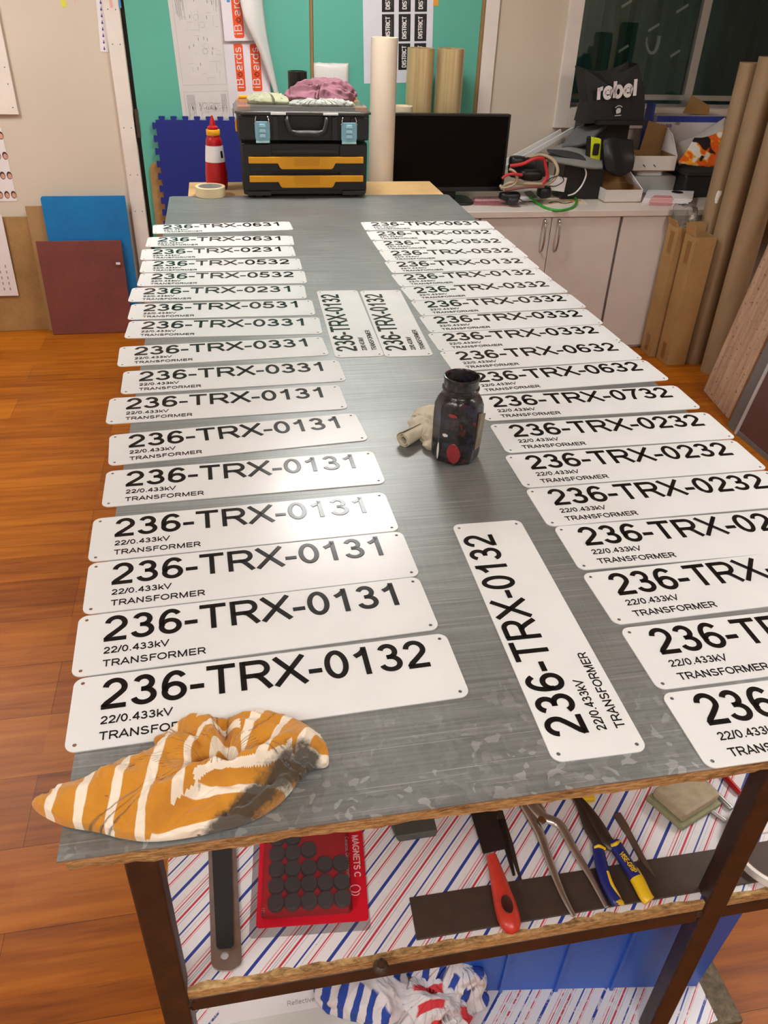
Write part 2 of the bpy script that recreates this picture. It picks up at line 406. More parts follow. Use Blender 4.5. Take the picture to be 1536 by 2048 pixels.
class MB:
    def __init__(s): s.v = []; s.f = []; s.m = []
    def add(s, vs, fs, mi=0, M=None):
        o = len(s.v)
        for p in vs:
            p = Vector(p); s.v.append(M @ p if M is not None else p)
        for f in fs: s.f.append([o + i for i in f]); s.m.append(mi)
        return s
    def box(s, a, b, mi=0, M=None):
        x0, y0, z0 = a; x1, y1, z1 = b
        vs = [(x0, y0, z0), (x1, y0, z0), (x1, y1, z0), (x0, y1, z0), (x0, y0, z1), (x1, y0, z1), (x1, y1, z1), (x0, y1, z1)]
        return s.add(vs, [(0, 3, 2, 1), (4, 5, 6, 7), (0, 1, 5, 4), (1, 2, 6, 5), (2, 3, 7, 6), (3, 0, 4, 7)], mi, M)
    def hexa(s, lo, hi, mi=0):
        """solid between two quads with matching corners"""
        return s.add(list(lo) + list(hi), [(0, 3, 2, 1), (4, 5, 6, 7), (0, 1, 5, 4), (1, 2, 6, 5), (2, 3, 7, 6), (3, 0, 4, 7)], mi)
    def slab(s, quad, thick, mi=0):
        """quad (4 points) given thickness along its normal, backwards"""
        q = [Vector(p) for p in quad]; n = (q[1] - q[0]).cross(q[3] - q[0]).normalized() * thick
        return s.hexa([p - n for p in q], q, mi)
    def prism(s, poly, z0, z1, mi=0, M=None, taper=0.0):
        n = len(poly); cx = sum(p[0] for p in poly) / n; cy = sum(p[1] for p in poly) / n
        top = [(p[0] + (cx - p[0]) * taper, p[1] + (cy - p[1]) * taper, z1) for p in poly]
        vs = [(p[0], p[1], z0) for p in poly] + top
        fs = [list(range(n))[::-1], list(range(n, 2 * n))] + [(i, (i + 1) % n, n + (i + 1) % n, n + i) for i in range(n)]
        return s.add(vs, fs, mi, M)
    def lathe(s, prof, n=32, mi=0, M=None, cap0=True, cap1=True):
        vs = []; fs = []; k = len(prof)
        for r, z in prof:
            for i in range(n):
                a = 2 * PI * i / n; vs.append((r * math.cos(a), r * math.sin(a), z))
        for j in range(k - 1):
            for i in range(n):
                fs.append((j * n + i, j * n + (i + 1) % n, (j + 1) * n + (i + 1) % n, (j + 1) * n + i))
        if cap0: fs.append(list(range(n))[::-1])
        if cap1: fs.append([(k - 1) * n + i for i in range(n)])
        return s.add(vs, fs, mi, M)
    def tube(s, pts, r, n=10, mi=0, closed=False, flat=1.0):
        P = [Vector(p) for p in pts]; m = len(P); vs = []; fs = []
        up = Vector((0, 0, 1)); prev = None
        for i, p in enumerate(P):
            d = (P[(i + 1) % m] - P[(i - 1) % m]) if closed else (P[min(i + 1, m - 1)] - P[max(i - 1, 0)])
            d.normalize()
            if prev is None:
                ref = up if abs(d.dot(up)) < 0.95 else Vector((1, 0, 0))
                a = d.cross(ref).normalized()
            else:
                a = (prev - d * prev.dot(d)).normalized()
            prev = a; b = d.cross(a).normalized()
            rr = r[i] if isinstance(r, (list, tuple)) else r
            for k in range(n):
                t = 2 * PI * k / n; vs.append(p + a * (rr * math.cos(t)) + b * (rr * math.sin(t) * flat))
        for i in range(m if closed else m - 1):
            j = (i + 1) % m
            for k in range(n):
                fs.append((i * n + k, i * n + (k + 1) % n, j * n + (k + 1) % n, j * n + k))
        if not closed:
            fs.append(list(range(n))[::-1]); fs.append([(m - 1) * n + k for k in range(n)])
        return s.add(vs, fs, mi)
    def pipe(s, base, r, h, wall, n=40, mi=0, mi_in=None):
        """open-ended hollow cylinder standing on base"""
        M = Matrix.Translation(base)
        s.lathe([(r - wall, 0), (r, 0), (r, h), (r - wall, h), (r - wall, 0)], n, mi, M, False, False)
        return s
    def build(s, name, mats, parent=None, at=None, smooth=False, bevel=0.0, seg=2, local=False, angle=40):
        me = bpy.data.meshes.new(name)
        o0 = Vector((0, 0, 0))
        if not local:
            if parent is not None:
                p = parent
                while p is not None: o0 = o0 + p.location; p = p.parent
            elif at is not None: o0 = Vector(at)
        me.from_pydata([tuple(p - o0) for p in s.v], [], s.f)
        if not isinstance(mats, (list, tuple)): mats = [mats]
        for m in mats: me.materials.append(m)
        me.polygons.foreach_set('material_index', s.m)
        bm = bmesh.new(); bm.from_mesh(me); bmesh.ops.recalc_face_normals(bm, faces=bm.faces); bm.to_mesh(me); bm.free()
        me.validate(); me.update()
        ob = bpy.data.objects.new(name, me); COL.objects.link(ob)
        if parent is not None: ob.parent = parent
        elif at is not None: ob.location = at
        if smooth:
            for p in me.polygons: p.use_smooth = True
            try:
                me.set_sharp_from_angle(angle=math.radians(angle))
            except Exception: pass
        if bevel:
            b = ob.modifiers.new('edge', 'BEVEL'); b.width = bevel; b.segments = seg; b.limit_method = 'ANGLE'; b.angle_limit = math.radians(35)
        return ob

def tag(o, label=None, cat=None, group=None, kind=None):
    if label: o['label'] = label
    if cat: o['category'] = cat
    if group: o['group'] = group
    if kind: o['kind'] = kind
    return o
def thing(name, label, cat, loc=(0, 0, 0), group=None, rz=0.0):
    o = bpy.data.objects.new(name, None); COL.objects.link(o); o.location = loc; o.rotation_euler = (0, 0, rz)
    o.empty_display_size = 0.05
    return tag(o, label, cat, group)
def struct(mb, name, mats, **kw):
    return tag(mb.build(name, mats, **kw), kind='structure')
def solo(mb, name, mats, label, cat, at, group=None, **kw):
    return tag(mb.build(name, mats, at=at, **kw), label, cat, group)
def BX(a, b): return MB().box(a, b)
def rrect(w, h, r, n=6):
    out = []
    for cx, cy, a0 in ((w / 2 - r, h / 2 - r, 0), (-w / 2 + r, h / 2 - r, 90), (-w / 2 + r, -h / 2 + r, 180), (w / 2 - r, -h / 2 + r, 270)):
        for k in range(n + 1):
            a = math.radians(a0 + 90 * k / n); out.append((cx + r * math.cos(a), cy + r * math.sin(a)))
    return out
def frame_M(o, x, y):
    """matrix taking local x, y to the given world directions, z to their normal"""
    x = Vector(x).normalized(); y = Vector(y); y = (y - x * y.dot(x)).normalized(); z = x.cross(y)
    return Matrix(((x.x, y.x, z.x, o[0]), (x.y, y.y, z.y, o[1]), (x.z, y.z, z.z, o[2]), (0, 0, 0, 1)))

# ------------------------------------------------------------------ stroke lettering (plain grotesque capitals)
def el(cx, cy, rx, ry, a0, a1, n=14):
    return [(cx + rx * math.cos(math.radians(a0 + (a1 - a0) * i / n)), cy + ry * math.sin(math.radians(a0 + (a1 - a0) * i / n))) for i in range(n + 1)]
def ring(cx, cy, rx, ry, n=28): return ('C', el(cx, cy, rx, ry, 0, 360, n)[:-1])
G = {
 '0': (.776, [ring(.388, .5, .262, .437)]),
 '1': (.776, [[(.47, 0), (.47, 1)], [(.47, .93), (.40, .83), (.30, .75), (.17, .69)]]),
 '2': (.776, [el(.385, .685, .25, .25, 172, -30) + [(.52, .47), (.36, .32), (.20, .18), (.12, .065)], [(.07, .065), (.70, .065)]]),
 '3': (.776, [el(.365, .725, .215, .21, 160, -90) + [(.30, .515)], [(.30, .515)] + el(.375, .29, .26, .225, 90, -165, 18)]),
 '4': (.776, [[(.53, 0), (.53, 1)], [(.53, .95), (.09, .30)], [(.03, .295), (.73, .295)]]),
 '5': (.776, [[(.66, .935), (.22, .935), (.15, .50)], el(.375, .33, .27, .265, 140, -165, 18)]),
 '6': (.776, [ring(.40, .31, .255, .245), el(.43, .5, .285, .437, 42, 205)]),
 '7': (.776, [[(.07, .935), (.68, .935), (.54, .74), (.42, .50), (.33, .24), (.29, 0)]]),
 '8': (.776, [ring(.388, .72, .215, .215), ring(.388, .29, .265, .225)]),
 '9': (.776, [ring(.376, .69, .255, .245), el(.346, .5, .285, .437, 25, -138)]),
 '-': (.465, [[(.045, .36), (.42, .36)]]),
 '/': (.388, [[(.03, 0), (.36, 1)]]),
 '.': (.388, [[(.19, 0), (.19, .13)]]),
 'T': (.853, [[(.03, .935), (.82, .935)], [(.425, 0), (.425, .9)]]),
 'R': (1.008, [[(.17, 0), (.17, 1)], [(.17, .935), (.60, .935)] + el(.61, .70, .235, .235, 90, -90) + [(.17, .465)], [(.48, .465), (.60, .42), (.72, .27), (.90, 0)]]),
 'X': (.931, [[(.05, 0), (.86, 1)], [(.07, 1), (.88, 0)]]),
 'V': (.931, [[(.05, 1), (.465, .03), (.88, 1)]]),
 'A': (.931, [[(.05, 0), (.465, .97), (.88, 0)], [(.20, .33), (.73, .33)]]),
 'N': (1.008, [[(.17, 0), (.17, 1)], [(.17, .94), (.84, .06)], [(.84, 0), (.84, 1)]]),
 'S': (.931, [el(.455, .725, .29, .21, 20, 235, 16) + el(.47, .285, .325, .22, 60, -168, 18)]),
 'F': (.853, [[(.18, 0), (.18, 1)], [(.18, .935), (.80, .935)], [(.18, .50), (.72, .50)]]),
 'O': (1.086, [ring(.543, .5, .43, .437)]),
 'M': (1.163, [[(.165, 0), (.165, 1)], [(.19, .94), (.58, .06), (.97, .94)], [(.995, 0), (.995, 1)]]),
 'E': (.931, [[(.18, 0), (.18, 1)], [(.18, .935), (.85, .935)], [(.18, .51), (.80, .51)], [(.18, .065), (.87, .065)]]),
 'G': (1.086, [el(.54, .5, .43, .437, 40, 345, 22) + [(.955, .48), (.58, .48)]]),
 'C': (1.008, [el(.53, .5, .42, .437, 38, 322, 22)]),
 'D': (1.008, [[(.18, 0), (.18, 1)], [(.18, .935), (.45, .935)] + el(.45, .5, .42, .435, 90, -90) + [(.18, .065)]]),
 'I': (.388, [[(.19, 0), (.19, 1)]]),
 'P': (.931, [[(.18, 0), (.18, 1)], [(.18, .935), (.58, .935)] + el(.58, .69, .24, .245, 90, -90) + [(.18, .445)]]),
 'B': (.931, [[(.18, 0), (.18, 1)], [(.18, .935), (.52, .935)] + el(.52, .73, .21, .205, 90, -90) + [(.18, .52)], [(.5, .52)] + el(.54, .29, .25, .225, 90, -90) + [(.18, .065)]]),
 'a': (.776, [el(.36, .50, .24, .18, 160, 0) + [(.60, .02)], ring(.36, .21, .25, .16, 18)]),
 'b': (.776, [[(.14, 0), (.14, 1)], ring(.41, .36, .25, .31, 20)]),
 'c': (.70, [el(.37, .36, .26, .31, 45, 315)]),
 'd': (.776, [[(.63, 0), (.63, 1)], ring(.36, .36, .25, .31, 20)]),
 'e': (.776, [[(.13, .38), (.65, .38)] + el(.39, .36, .26, .31, 0, 318)]),
 'f': (.40, [[(.20, 0), (.20, .80), (.27, .95), (.40, .95)], [(.03, .66), (.38, .66)]]),
 'g': (.776, [ring(.36, .36, .25, .31, 20), [(.63, .72), (.63, -.05), (.50, -.24), (.25, -.24), (.14, -.14)]]),
 'h': (.776, [[(.14, 0), (.14, 1)], el(.38, .44, .24, .23, 170, 0) + [(.62, 0)]]),
 'i': (.31, [[(.155, 0), (.155, .72)], [(.155, .87), (.155, 1)]]),
 'k': (.698, [[(.14, 0), (.14, 1)], [(.62, .72), (.15, .27)], [(.32, .42), (.66, 0)]]),
 'l': (.31, [[(.155, 0), (.155, 1)]]),
 'm': (1.163, [[(.14, 0), (.14, .72)], el(.36, .46, .21, .2, 170, 0) + [(.57, 0)], el(.80, .46, .22, .2, 170, 0) + [(1.02, 0)]]),
 'n': (.776, [[(.14, 0), (.14, .72)], el(.38, .44, .24, .23, 170, 0) + [(.62, 0)]]),
 'o': (.776, [ring(.388, .36, .27, .31, 22)]),
 'r': (.465, [[(.15, 0), (.15, .72)], el(.40, .42, .25, .24, 165, 80, 6)]),
 's': (.70, [el(.35, .52, .21, .15, 25, 235, 10) + el(.355, .21, .23, .155, 60, -165, 10)]),
 't': (.40, [[(.19, .92), (.19, .14), (.27, .05), (.38, .06)], [(.03, .66), (.37, .66)]]),
 'v': (.70, [[(.05, .72), (.35, .03), (.65, .72)]]),
 ' ': (.388, []),
}
def text_width(t): return sum(G[c][0] for c in t)
def strip(mb, pts, w, closed, h, mi, M, sl):
    n = len(pts); P = [Vector((p[0], p[1])) for p in pts]; L = []; R_ = []; Li = []; Ri = []
    for i in range(n):
        d1 = (P[i] - P[(i - 1) % n]) if (closed or i > 0) else (P[1] - P[0])
        d2 = (P[(i + 1) % n] - P[i]) if (closed or i < n - 1) else (P[-1] - P[-2])
        d1 = d1.normalized() if d1.length > 1e-9 else d2.normalized(); d2 = d2.normalized() if d2.length > 1e-9 else d1
        n1 = Vector((-d1.y, d1.x)); n2 = Vector((-d2.y, d2.x)); nn = (n1 + n2)
        nn = nn.normalized() if nn.length > 1e-6 else n1
        k = 1.0 / max(0.45, nn.dot(n1))
        L.append(P[i] + nn * (w / 2 * k)); R_.append(P[i] - nn * (w / 2 * k))
        Li.append(P[i] + nn * ((w / 2 - sl) * k)); Ri.append(P[i] - nn * ((w / 2 - sl) * k))
    vs = [(p.x, p.y, 0) for p in L] + [(p.x, p.y, h) for p in Li] + [(p.x, p.y, h) for p in Ri] + [(p.x, p.y, 0) for p in R_]
    fs = []
    for i in range(n if closed else n - 1):
        j = (i + 1) % n
        for b in (0, 1, 2): fs.append((b * n + i, b * n + j, (b + 1) * n + j, (b + 1) * n + i))
    if not closed:
        fs.append((0, n, 2 * n, 3 * n)); fs.append((n - 1, 4 * n - 1, 3 * n - 1, 2 * n - 1))
    mb.add(vs, fs, mi, M)
def lettering(mb, t, cap, M, xs=1.0, weight=0.13, h=0.0003, mi=0, slope=0.0):
    """adds the text to mb, baseline start at M's origin, running along M's x"""
    x = 0.0
    for ch in t:
        adv, strokes = G[ch]
        for st in strokes:
            closed = isinstance(st, tuple); pts = st[1] if closed else st
            strip(mb, [((x + p[0]) * cap * xs, p[1] * cap) for p in pts], weight * cap, closed, h, mi, M, slope)
        x += adv
    return x * cap * xs

# ------------------------------------------------------------------ bunched cloth
def pldist(q, pl):
    """distance from q to a polyline in plan, and which side (+ left)"""
    best = 1e9; side = 1
    for a, b in zip(pl[:-1], pl[1:]):
        ax, ay = b[0] - a[0], b[1] - a[1]; px, py = q.x - a[0], q.y - a[1]
        t = max(0.0, min(1.0, (px * ax + py * ay) / (ax * ax + ay * ay + 1e-12)))
        d = math.hypot(px - ax * t, py - ay * t)
        if d < best: best = d; side = 1 if ax * py - ay * px > 0 else -1
    return best, side
def ridged(x, y, z):
    return 1 - 2 * abs(noise.noise(Vector((x, y, z))))
def crumple(p, f, seed):
    w = Vector((noise.noise(p * f * .7 + Vector((seed, 0, 0))), noise.noise(p * f * .7 + Vector((0, seed, 4))), noise.noise(p * f * .7 + Vector((2, 0, seed))))) * .8
    q = p * f + w
    return ridged(q.x, q.y * 1.3, q.z + seed) * .8 + ridged(q.x * 2.1 + 3, q.y * 2.3, q.z * 2 + seed) * .35 + noise.noise(q * 5) * .10
def cloth_mesh(outline, centre, z0, height, seed, amp=0.008, nr=46, nt=150, freq=16, power=2.2, dip=0.0, uvfun=None, hfun=None, bulge=0.0):
    """a bunched cloth lying on a surface: outline is a closed ring of xy points; ridged folds push it in and out along its own surface"""
    ring_ = smooth_path([(p[0], p[1], 0) for p in outline], 12, True); m = len(ring_)
    C = Vector((centre[0], centre[1], 0)); P = []
    for i in range(nr + 1):
        r = i / nr
        for j in range(nt):
            b = ring_[int(j / nt * m) % m]; q = C + (b - C) * (1 - (1 - r) ** 1.25)
            rr = (q - C).length / max(1e-6, (b - C).length)
            body = max(0.0, 1 - rr ** power) ** 0.6
            P.append(Vector((q.x, q.y, z0 + height * (hfun(q, rr) if hfun else 1.0) * body * (1 - dip * math.exp(-(rr / 0.22) ** 2)))))
    vs = []; fs = []; uv = []
    for i in range(nr + 1):
        for j in range(nt):
            p = P[i * nt + j]
            if i in (0, nr): n_ = Vector((0, 0, 1))
            else:
                n_ = (P[i * nt + (j + 1) % nt] - P[i * nt + j - 1 if j else i * nt + nt - 1]).cross(P[(i + 1) * nt + j] - P[(i - 1) * nt + j])
                n_ = n_.normalized() if n_.length > 1e-12 else Vector((0, 0, 1))
                if n_.z < 0: n_ = -n_
            k = 1.0 if i < nr * .93 else max(0.0, (nr - i) / (nr * .07))
            o = p + n_ * (amp * crumple(p, freq, seed) * k)
            if bulge: o += Vector((n_.x, n_.y, 0)) * bulge * k * (.3 + noise.noise(p * freq * .6 + Vector((seed, 3, 0))))
            o.z = max(o.z, z0 + .0012) if i < nr else z0 + .0006
            vs.append(o); uv.append(uvfun(Vector((p.x, p.y, 0)), i / nr, 0) if uvfun else (0, 0))
    for i in range(nr):
        for j in range(nt):
            fs.append((i * nt + j, i * nt + (j + 1) % nt, (i + 1) * nt + (j + 1) % nt, (i + 1) * nt + j))
    mb = MB(); mb.add(vs, fs); mb.uv = uv; mb.flat = P
    return mb
def set_uv_by_face(ob, flat, fun, name='cloth'):
    lay = ob.data.uv_layers.new(name=name)
    for p in ob.data.polygons:
        c = sum((flat[v] for v in p.vertices), Vector()) / len(p.vertices)
        for li in p.loop_indices: lay.data[li].uv = fun(flat[ob.data.loops[li].vertex_index], c)
def set_uv(ob, uv, name='cloth'):
    lay = ob.data.uv_layers.new(name=name)
    for lp in ob.data.loops: lay.data[lp.index].uv = uv[lp.vertex_index]

# ================================================================== the room
X0, X1, Y0, Y1 = -2.4, 3.5, -2.4, 4.0
struct(BX((X0 - .1, Y0 - .1, -0.05), (X1 + .1, Y1 + .1, 0)), 'floor', FLOOR)
struct(BX((X0 - .1, Y0 - .1, CEIL), (X1 + .1, Y1 + .1, CEIL + .05)), 'ceiling', CEILM)
struct(BX((X0 - .1, Y0, 0), (X0, Y1, CEIL)), 'wall_left', WALL)
struct(BX((X1, Y0, 0), (X1 + .1, Y1, CEIL)), 'wall_right', WALL)
struct(BX((X0 - .1, Y0 - .1, 0), (X1 + .1, Y0, CEIL)), 'wall_front', WALL)
WX0, WX1, WZ0, WZ1 = 2.09, 3.36, 1.13, 2.10       # window opening
DX0, DX1 = -0.19, 1.575                             # double door opening
mb = MB()
mb.box((X0 - .1, Y1, 0), (DX0, Y1 + .12, CEIL)); mb.box((DX0, Y1, 2.06), (DX1, Y1 + .12, CEIL))
mb.box((DX1, Y1, 0), (WX0, Y1 + .12, CEIL)); mb.box((WX0, Y1, 0), (WX1, Y1 + .12, WZ0)); mb.box((WX0, Y1, WZ1), (WX1, Y1 + .12, CEIL)); mb.box((WX1, Y1, 0), (X1 + .1, Y1 + .12, CEIL))
struct(mb, 'wall_back', WALL)

# door casing and the teal double door
mb = MB(); mb.box((-0.262, 3.982, 0), (-0.192, 4.0, 2.13))
for z in (0.62, 0.80, 1.02, 1.38, 1.52):
    for x in (-0.243, -0.208): mb.lathe([(0.0028, 0), (0.0028, 0.0008)], 8, 1, frame_M((x, 3.982, z), (1, 0, 0), (0, 0, 1)))
struct(mb, 'trim_1', [TRIM, DGREY], bevel=0.0)
struct(BX((1.578, 3.982, 0), (1.648, 4.0, 2.13)), 'trim_2', TRIM)
struct(BX((-0.262, 3.982, 2.06), (1.648, 4.0, 2.13)), 'trim_3', TRIM)
d = struct(BX((-0.168, 3.985, 0.01), (0.694, 4.02, 2.05)), 'door_1', TEAL)
BX((-0.183, 3.980, 0.975), (-0.166, 3.992, 1.105)).build('hinge', DKMETAL, d)
BX((-0.183, 3.980, 0.20), (-0.166, 3.992, 0.33)).build('hinge', DKMETAL, d)
d = struct(BX((0.712, 3.985, 0.01), (1.556, 4.02, 2.05)), 'door_2', TEAL)
struct(BX((0.696, 3.988, 0.01), (0.710, 4.01, 2.05)), 'trim_4', MDF)
struct(BX((1.558, 3.988, 0.01), (1.574, 4.01, 2.05)), 'trim_5', MDF)
struct(BX((DX0, 4.022, 0), (DX1, 4.06, 2.06)), 'door_gap_shade', BLACK)  # black sheet behind the doors, paints the dark of their gap

# window: casing, aluminium sashes, glass, and the dark fence outside
mb = MB()
mb.box((2.018, 3.978, 1.035), (2.095, 4.0, 2.18)); mb.box((2.095, 3.978, 1.035), (3.36, 4.0, 1.133)); mb.box((2.095, 3.978, 2.10), (3.36, 4.0, 2.18)); mb.box((3.36, 3.978, 1.035), (3.44, 4.0, 2.18))
mb.box((2.09, 4.0, 1.12), (3.36, 4.06, 1.135))
win = struct(mb, 'window_1', TRIM, bevel=0.002)
mb = MB()
mb.box((2.095, 4.055, 1.135), (3.36, 4.085, 1.150)); mb.box((2.095, 4.06, 1.168), (3.36, 4.09, 1.195)); mb.box((2.095, 4.05, 1.195), (2.108, 4.09, 2.10)); mb.box((2.785, 4.04, 1.15), (2.832, 4.09, 2.10)); mb.box((3.345, 4.05, 1.15), (3.36, 4.09, 2.1)); mb.box((2.095, 4.05, 2.085), (3.36, 4.09, 2.10))
mb.build('sash', ALU, win)
BX((2.106, 4.066, 1.195), (2.786, 4.070, 2.086)).build('pane', GLASS, win)
BX((2.832, 4.056, 1.195), (3.346, 4.060, 2.086)).build('pane', GLASS, win)
mb = MB(); x = 1.2; k = 0
while x < 6.0:
    mb.box((x, 5.3, 0), (x + .105, 5.33, 2.4)); mb.add([(x + .105, 5.3, 0), (x + .125, 5.255, 0), (x + .165, 5.255, 0), (x + .185, 5.3, 0), (x + .105, 5.3, 2.4), (x + .125, 5.255, 2.4), (x + .165, 5.255, 2.4), (x + .185, 5.3, 2.4)],
        [(0, 1, 5, 4), (1, 2, 6, 5), (2, 3, 7, 6)])
    x += .185; k += 1
fn = thing('metal_fence', 'dark green ribbed metal fence outside the window', 'fence', (3.5, 5.3, 0))
mb.build('sheeting', FENCE, fn)
BX((1.2, 5.235, 1.93), (6.0, 5.29, 1.99)).build('rail', FENCE, fn)
for i in range(9):
    x = 2.15 + i * 0.19
    MB().tube([(x, 5.232, 1.955), (x + .035, 5.232, 1.962)], 0.006, 6).build('bolt', ALU, fn)
struct(BX((1.0, 4.12, -0.05), (6.2, 5.5, 0)), 'ground_outside', mat('dark_ground', (60, 60, 58), 0.9))
WS = [(1245, 14, 1264, 1), (1353, 25, 1377, 9), (1297, 62, 1319, 48), (1237, 104, 1257, 91), (1341, 113, 1360, 101)]
strips = [((2.339, 4.072, 1.598), (2.391, 4.072, 1.628)), ((2.655, 4.072, 1.582), (2.715, 4.072, 1.619)), ((2.515, 4.072, 1.495), (2.571, 4.072, 1.528)),
          ((2.365, 4.072, 1.395), (2.416, 4.072, 1.426)), ((2.672, 4.072, 1.379), (2.721, 4.072, 1.409))]
WLAB = ['topmost left of the pale strips on the window glass', 'pale strip high on the window beside the right sash', 'pale strip on the window just above the hook-shaped reflection',
        'lowest left pale strip on the window above the black bag', 'lowest right pale strip on the window below the hook-shaped reflection']
for (a, b), lb in zip(strips, WLAB):
    a = Vector(a); b = Vector(b); d_ = (b - a).normalized(); n_ = Vector((-d_.z, 0, d_.x)) * 0.006
    y_ = Vector((0, 0.0022, 0))
    solo(MB().hexa([a - n_, b - n_, b + n_, a + n_], [a - n_ + y_, b - n_ + y_, b + n_ + y_, a + n_ + y_]), 'tape_or_streak', WHITEG, lb, 'tape', tuple(a), 'pale streaks on the window')  # pale slanting streaks, drawn as thin white strips just outside the glass
hk = smooth_path([(2.522, 4.09, 1.466), (2.528, 4.09, 1.429), (2.554, 4.09, 1.395), (2.582, 4.09, 1.398), (2.592, 4.09, 1.431), (2.591, 4.09, 1.473)], 8)  # white tube modelled in place of a hook-shaped lamp reflection
solo(MB().tube(hk, [0.004 + 0.006 * min(1, i / 30) for i in range(len(hk))], 10), 'hook_reflection', WHITEG, 'white bent tube drawn for the hook-shaped lamp reflection in the dark window', 'reflection', hk[0], smooth=True)

# ceiling lamps
for i, (lx, ly, sx, sy, k) in enumerate(LAMPS):
    t = thing('ceiling_light', ['flat ceiling light over the far end of the table', 'flat ceiling light over the far left floor', 'long ceiling light above the near end of the table', 'long ceiling light over the near left floor', 'added unseen ceiling light brightening the cabinets and right wall'][i], 'lamp', (lx, ly, CEIL), 'ceiling lights')
    mb = MB()
    mb.box((lx - sx / 2 - .02, ly - sy / 2 - .02, CEIL - .05), (lx + sx / 2 + .02, ly - sy / 2, CEIL)); mb.box((lx - sx / 2 - .02, ly + sy / 2, CEIL - .05), (lx + sx / 2 + .02, ly + sy / 2 + .02, CEIL))
    mb.box((lx - sx / 2 - .02, ly - sy / 2, CEIL - .05), (lx - sx / 2, ly + sy / 2, CEIL)); mb.box((lx + sx / 2, ly - sy / 2, CEIL - .05), (lx + sx / 2 + .02, ly + sy / 2, CEIL))
    mb.build('frame', WHITEG, t)
    e = m_emit(); e.node_tree.nodes['Principled BSDF'].inputs['Emission Strength'].default_value = LAMP_POWER * k
    BX((lx - sx / 2, ly - sy / 2, CEIL - .045), (lx + sx / 2, ly + sy / 2, CEIL - .035)).build('diffuser', e, t)

# ================================================================== the work table
TW, TD, TZ = 1.1906, 3.0254, 0.9
SH = 0.48; LO = 0.03          # upper and lower shelf heights
tb = thing('work_table', 'long steel framed work table with galvanised sheet top and striped shelves', 'table', (0, 0, 0))
mb = MB()
out = [(0.0, 0.0), (TW, 0.0), (TW, TD - .012), (TW - .012, TD), (0.012, TD), (0, TD - .012)]
mb.prism(out, TZ - 0.0022, TZ)
mb.build('steel_sheet', STEEL, tb)
# particle board with slightly chewed lower edge
rnd = random.Random(3); n = 120
pts = [(0.006 + (TW - .012) * i / n) for i in range(n + 1)]
vs = []; fs = []
for i, x in enumerate(pts):
    e = noise.noise(Vector((x * 14, 0, 0))) * .004 + noise.noise(Vector((x * 60, 2, 0))) * .0025
    b = TZ - 0.030 + noise.noise(Vector((x * 40, 5, 0))) * .0018
    vs += [(x, 0.003, TZ - .0024), (x, 0.0045 + e * .5, TZ - .014), (x, 0.007 + e, b), (x, 0.06, TZ - .030), (x, TD - .006, TZ - .030), (x, TD - .006, TZ - .0024)]
for i in range(n):
    for k in range(6): fs.append((i * 6 + k, (i + 1) * 6 + k, (i + 1) * 6 + (k + 1) % 6, i * 6 + (k + 1) % 6))
fs.append(list(range(6))); fs.append([n * 6 + k for k in range(6)][::-1])
MB().add(vs, fs).build('particle_board', CHIP, tb)
for x in (0.0485, 0.882):
    for y in (0.05, 2.86): BX((x, y, 0.001), (x + .039, y + .030, TZ - .031)).build('leg', RUST, tb, bevel=.003)
for y in (0.054, 2.864):
    BX((0.088, y, SH - .055), (0.8815, y + .03, SH - .0225)).build('rail', RUST, tb, bevel=.002)
BX((0.9215, 0.054, SH - .055), (1.165, 0.084, SH - .0225)).build('rail', RUST, tb, bevel=.002)
BX((0.052, 0.095, SH - .055), (0.082, 2.85, SH - .0225)).build('rail', RUST, tb); BX((0.887, 0.095, SH - .055), (0.917, 2.85, SH - .0225)).build('rail', RUST, tb)
BX((0.052, 0.095, 0.002), (0.082, 2.85, LO - .0225)).build('rail', RUST, tb); BX((0.887, 0.095, 0.002), (0.917, 2.85, LO - .0225)).build('rail', RUST, tb)
for x, y in ((0.0885, 0.052), (0.880, 0.052)):
    MB().lathe([(0.0, -.008), (.007, -.006), (.0085, 0), (.006, .006), (0, .008)], 10, 0, Matrix.Translation((x, y + .006, SH - .030))).build('weld_bead', DKMETAL, tb, smooth=True)
# shelves: raw board, vinyl stuck on top and trimmed a little short and ragged along the front
def shelf(z, x0, x1, y0, y1, vin, th, fx, brd=CHIP):
    BX((x0, y0, z - th), (x1, y1, z - .0006)).build('shelf_board', brd, tb, bevel=.002)
    n = 90; top = []
    for i in range(n + 1):
        x = x0 + .002 + (fx - x0 - .002) * i / n
        top.append((x, y0 + .006 + abs(noise.noise(Vector((x * 26, z * 9, 0)))) * .010 + noise.noise(Vector((x * 7, z * 3, 1))) * .003))
    right = [(fx + noise.noise(Vector((y * 18, 4, z))) * .014, y) for y in [y0 + .02 + (y1 - y0 - .02) * i / 30 for i in range(1, 31)]]
    poly = top + right + [(x0 + .002, y1)]
    MB().prism(poly, z - .0006, z).build('vinyl_cover', vin, tb)
shelf(SH, 0.052, 1.165, 0.0545, 2.95, VINYL, 0.022, 1.16)
shelf(LO, 0.052, 1.085, 0.046, 2.95, VINYL2, 0.022, 1.035, CHIP2)
# the shelf boards are notched round the legs: legs stand in front of and through them
# blob of grey filler on the shelf edge
MB().lathe([(0.012, 0), (.011, .004), (.006, .008), (.005, .018), (.003, .022)], 12, 0, Matrix.Translation((0.3612, 0.042, 0.481))).build('filler_blob', DKMETAL, tb, smooth=True)

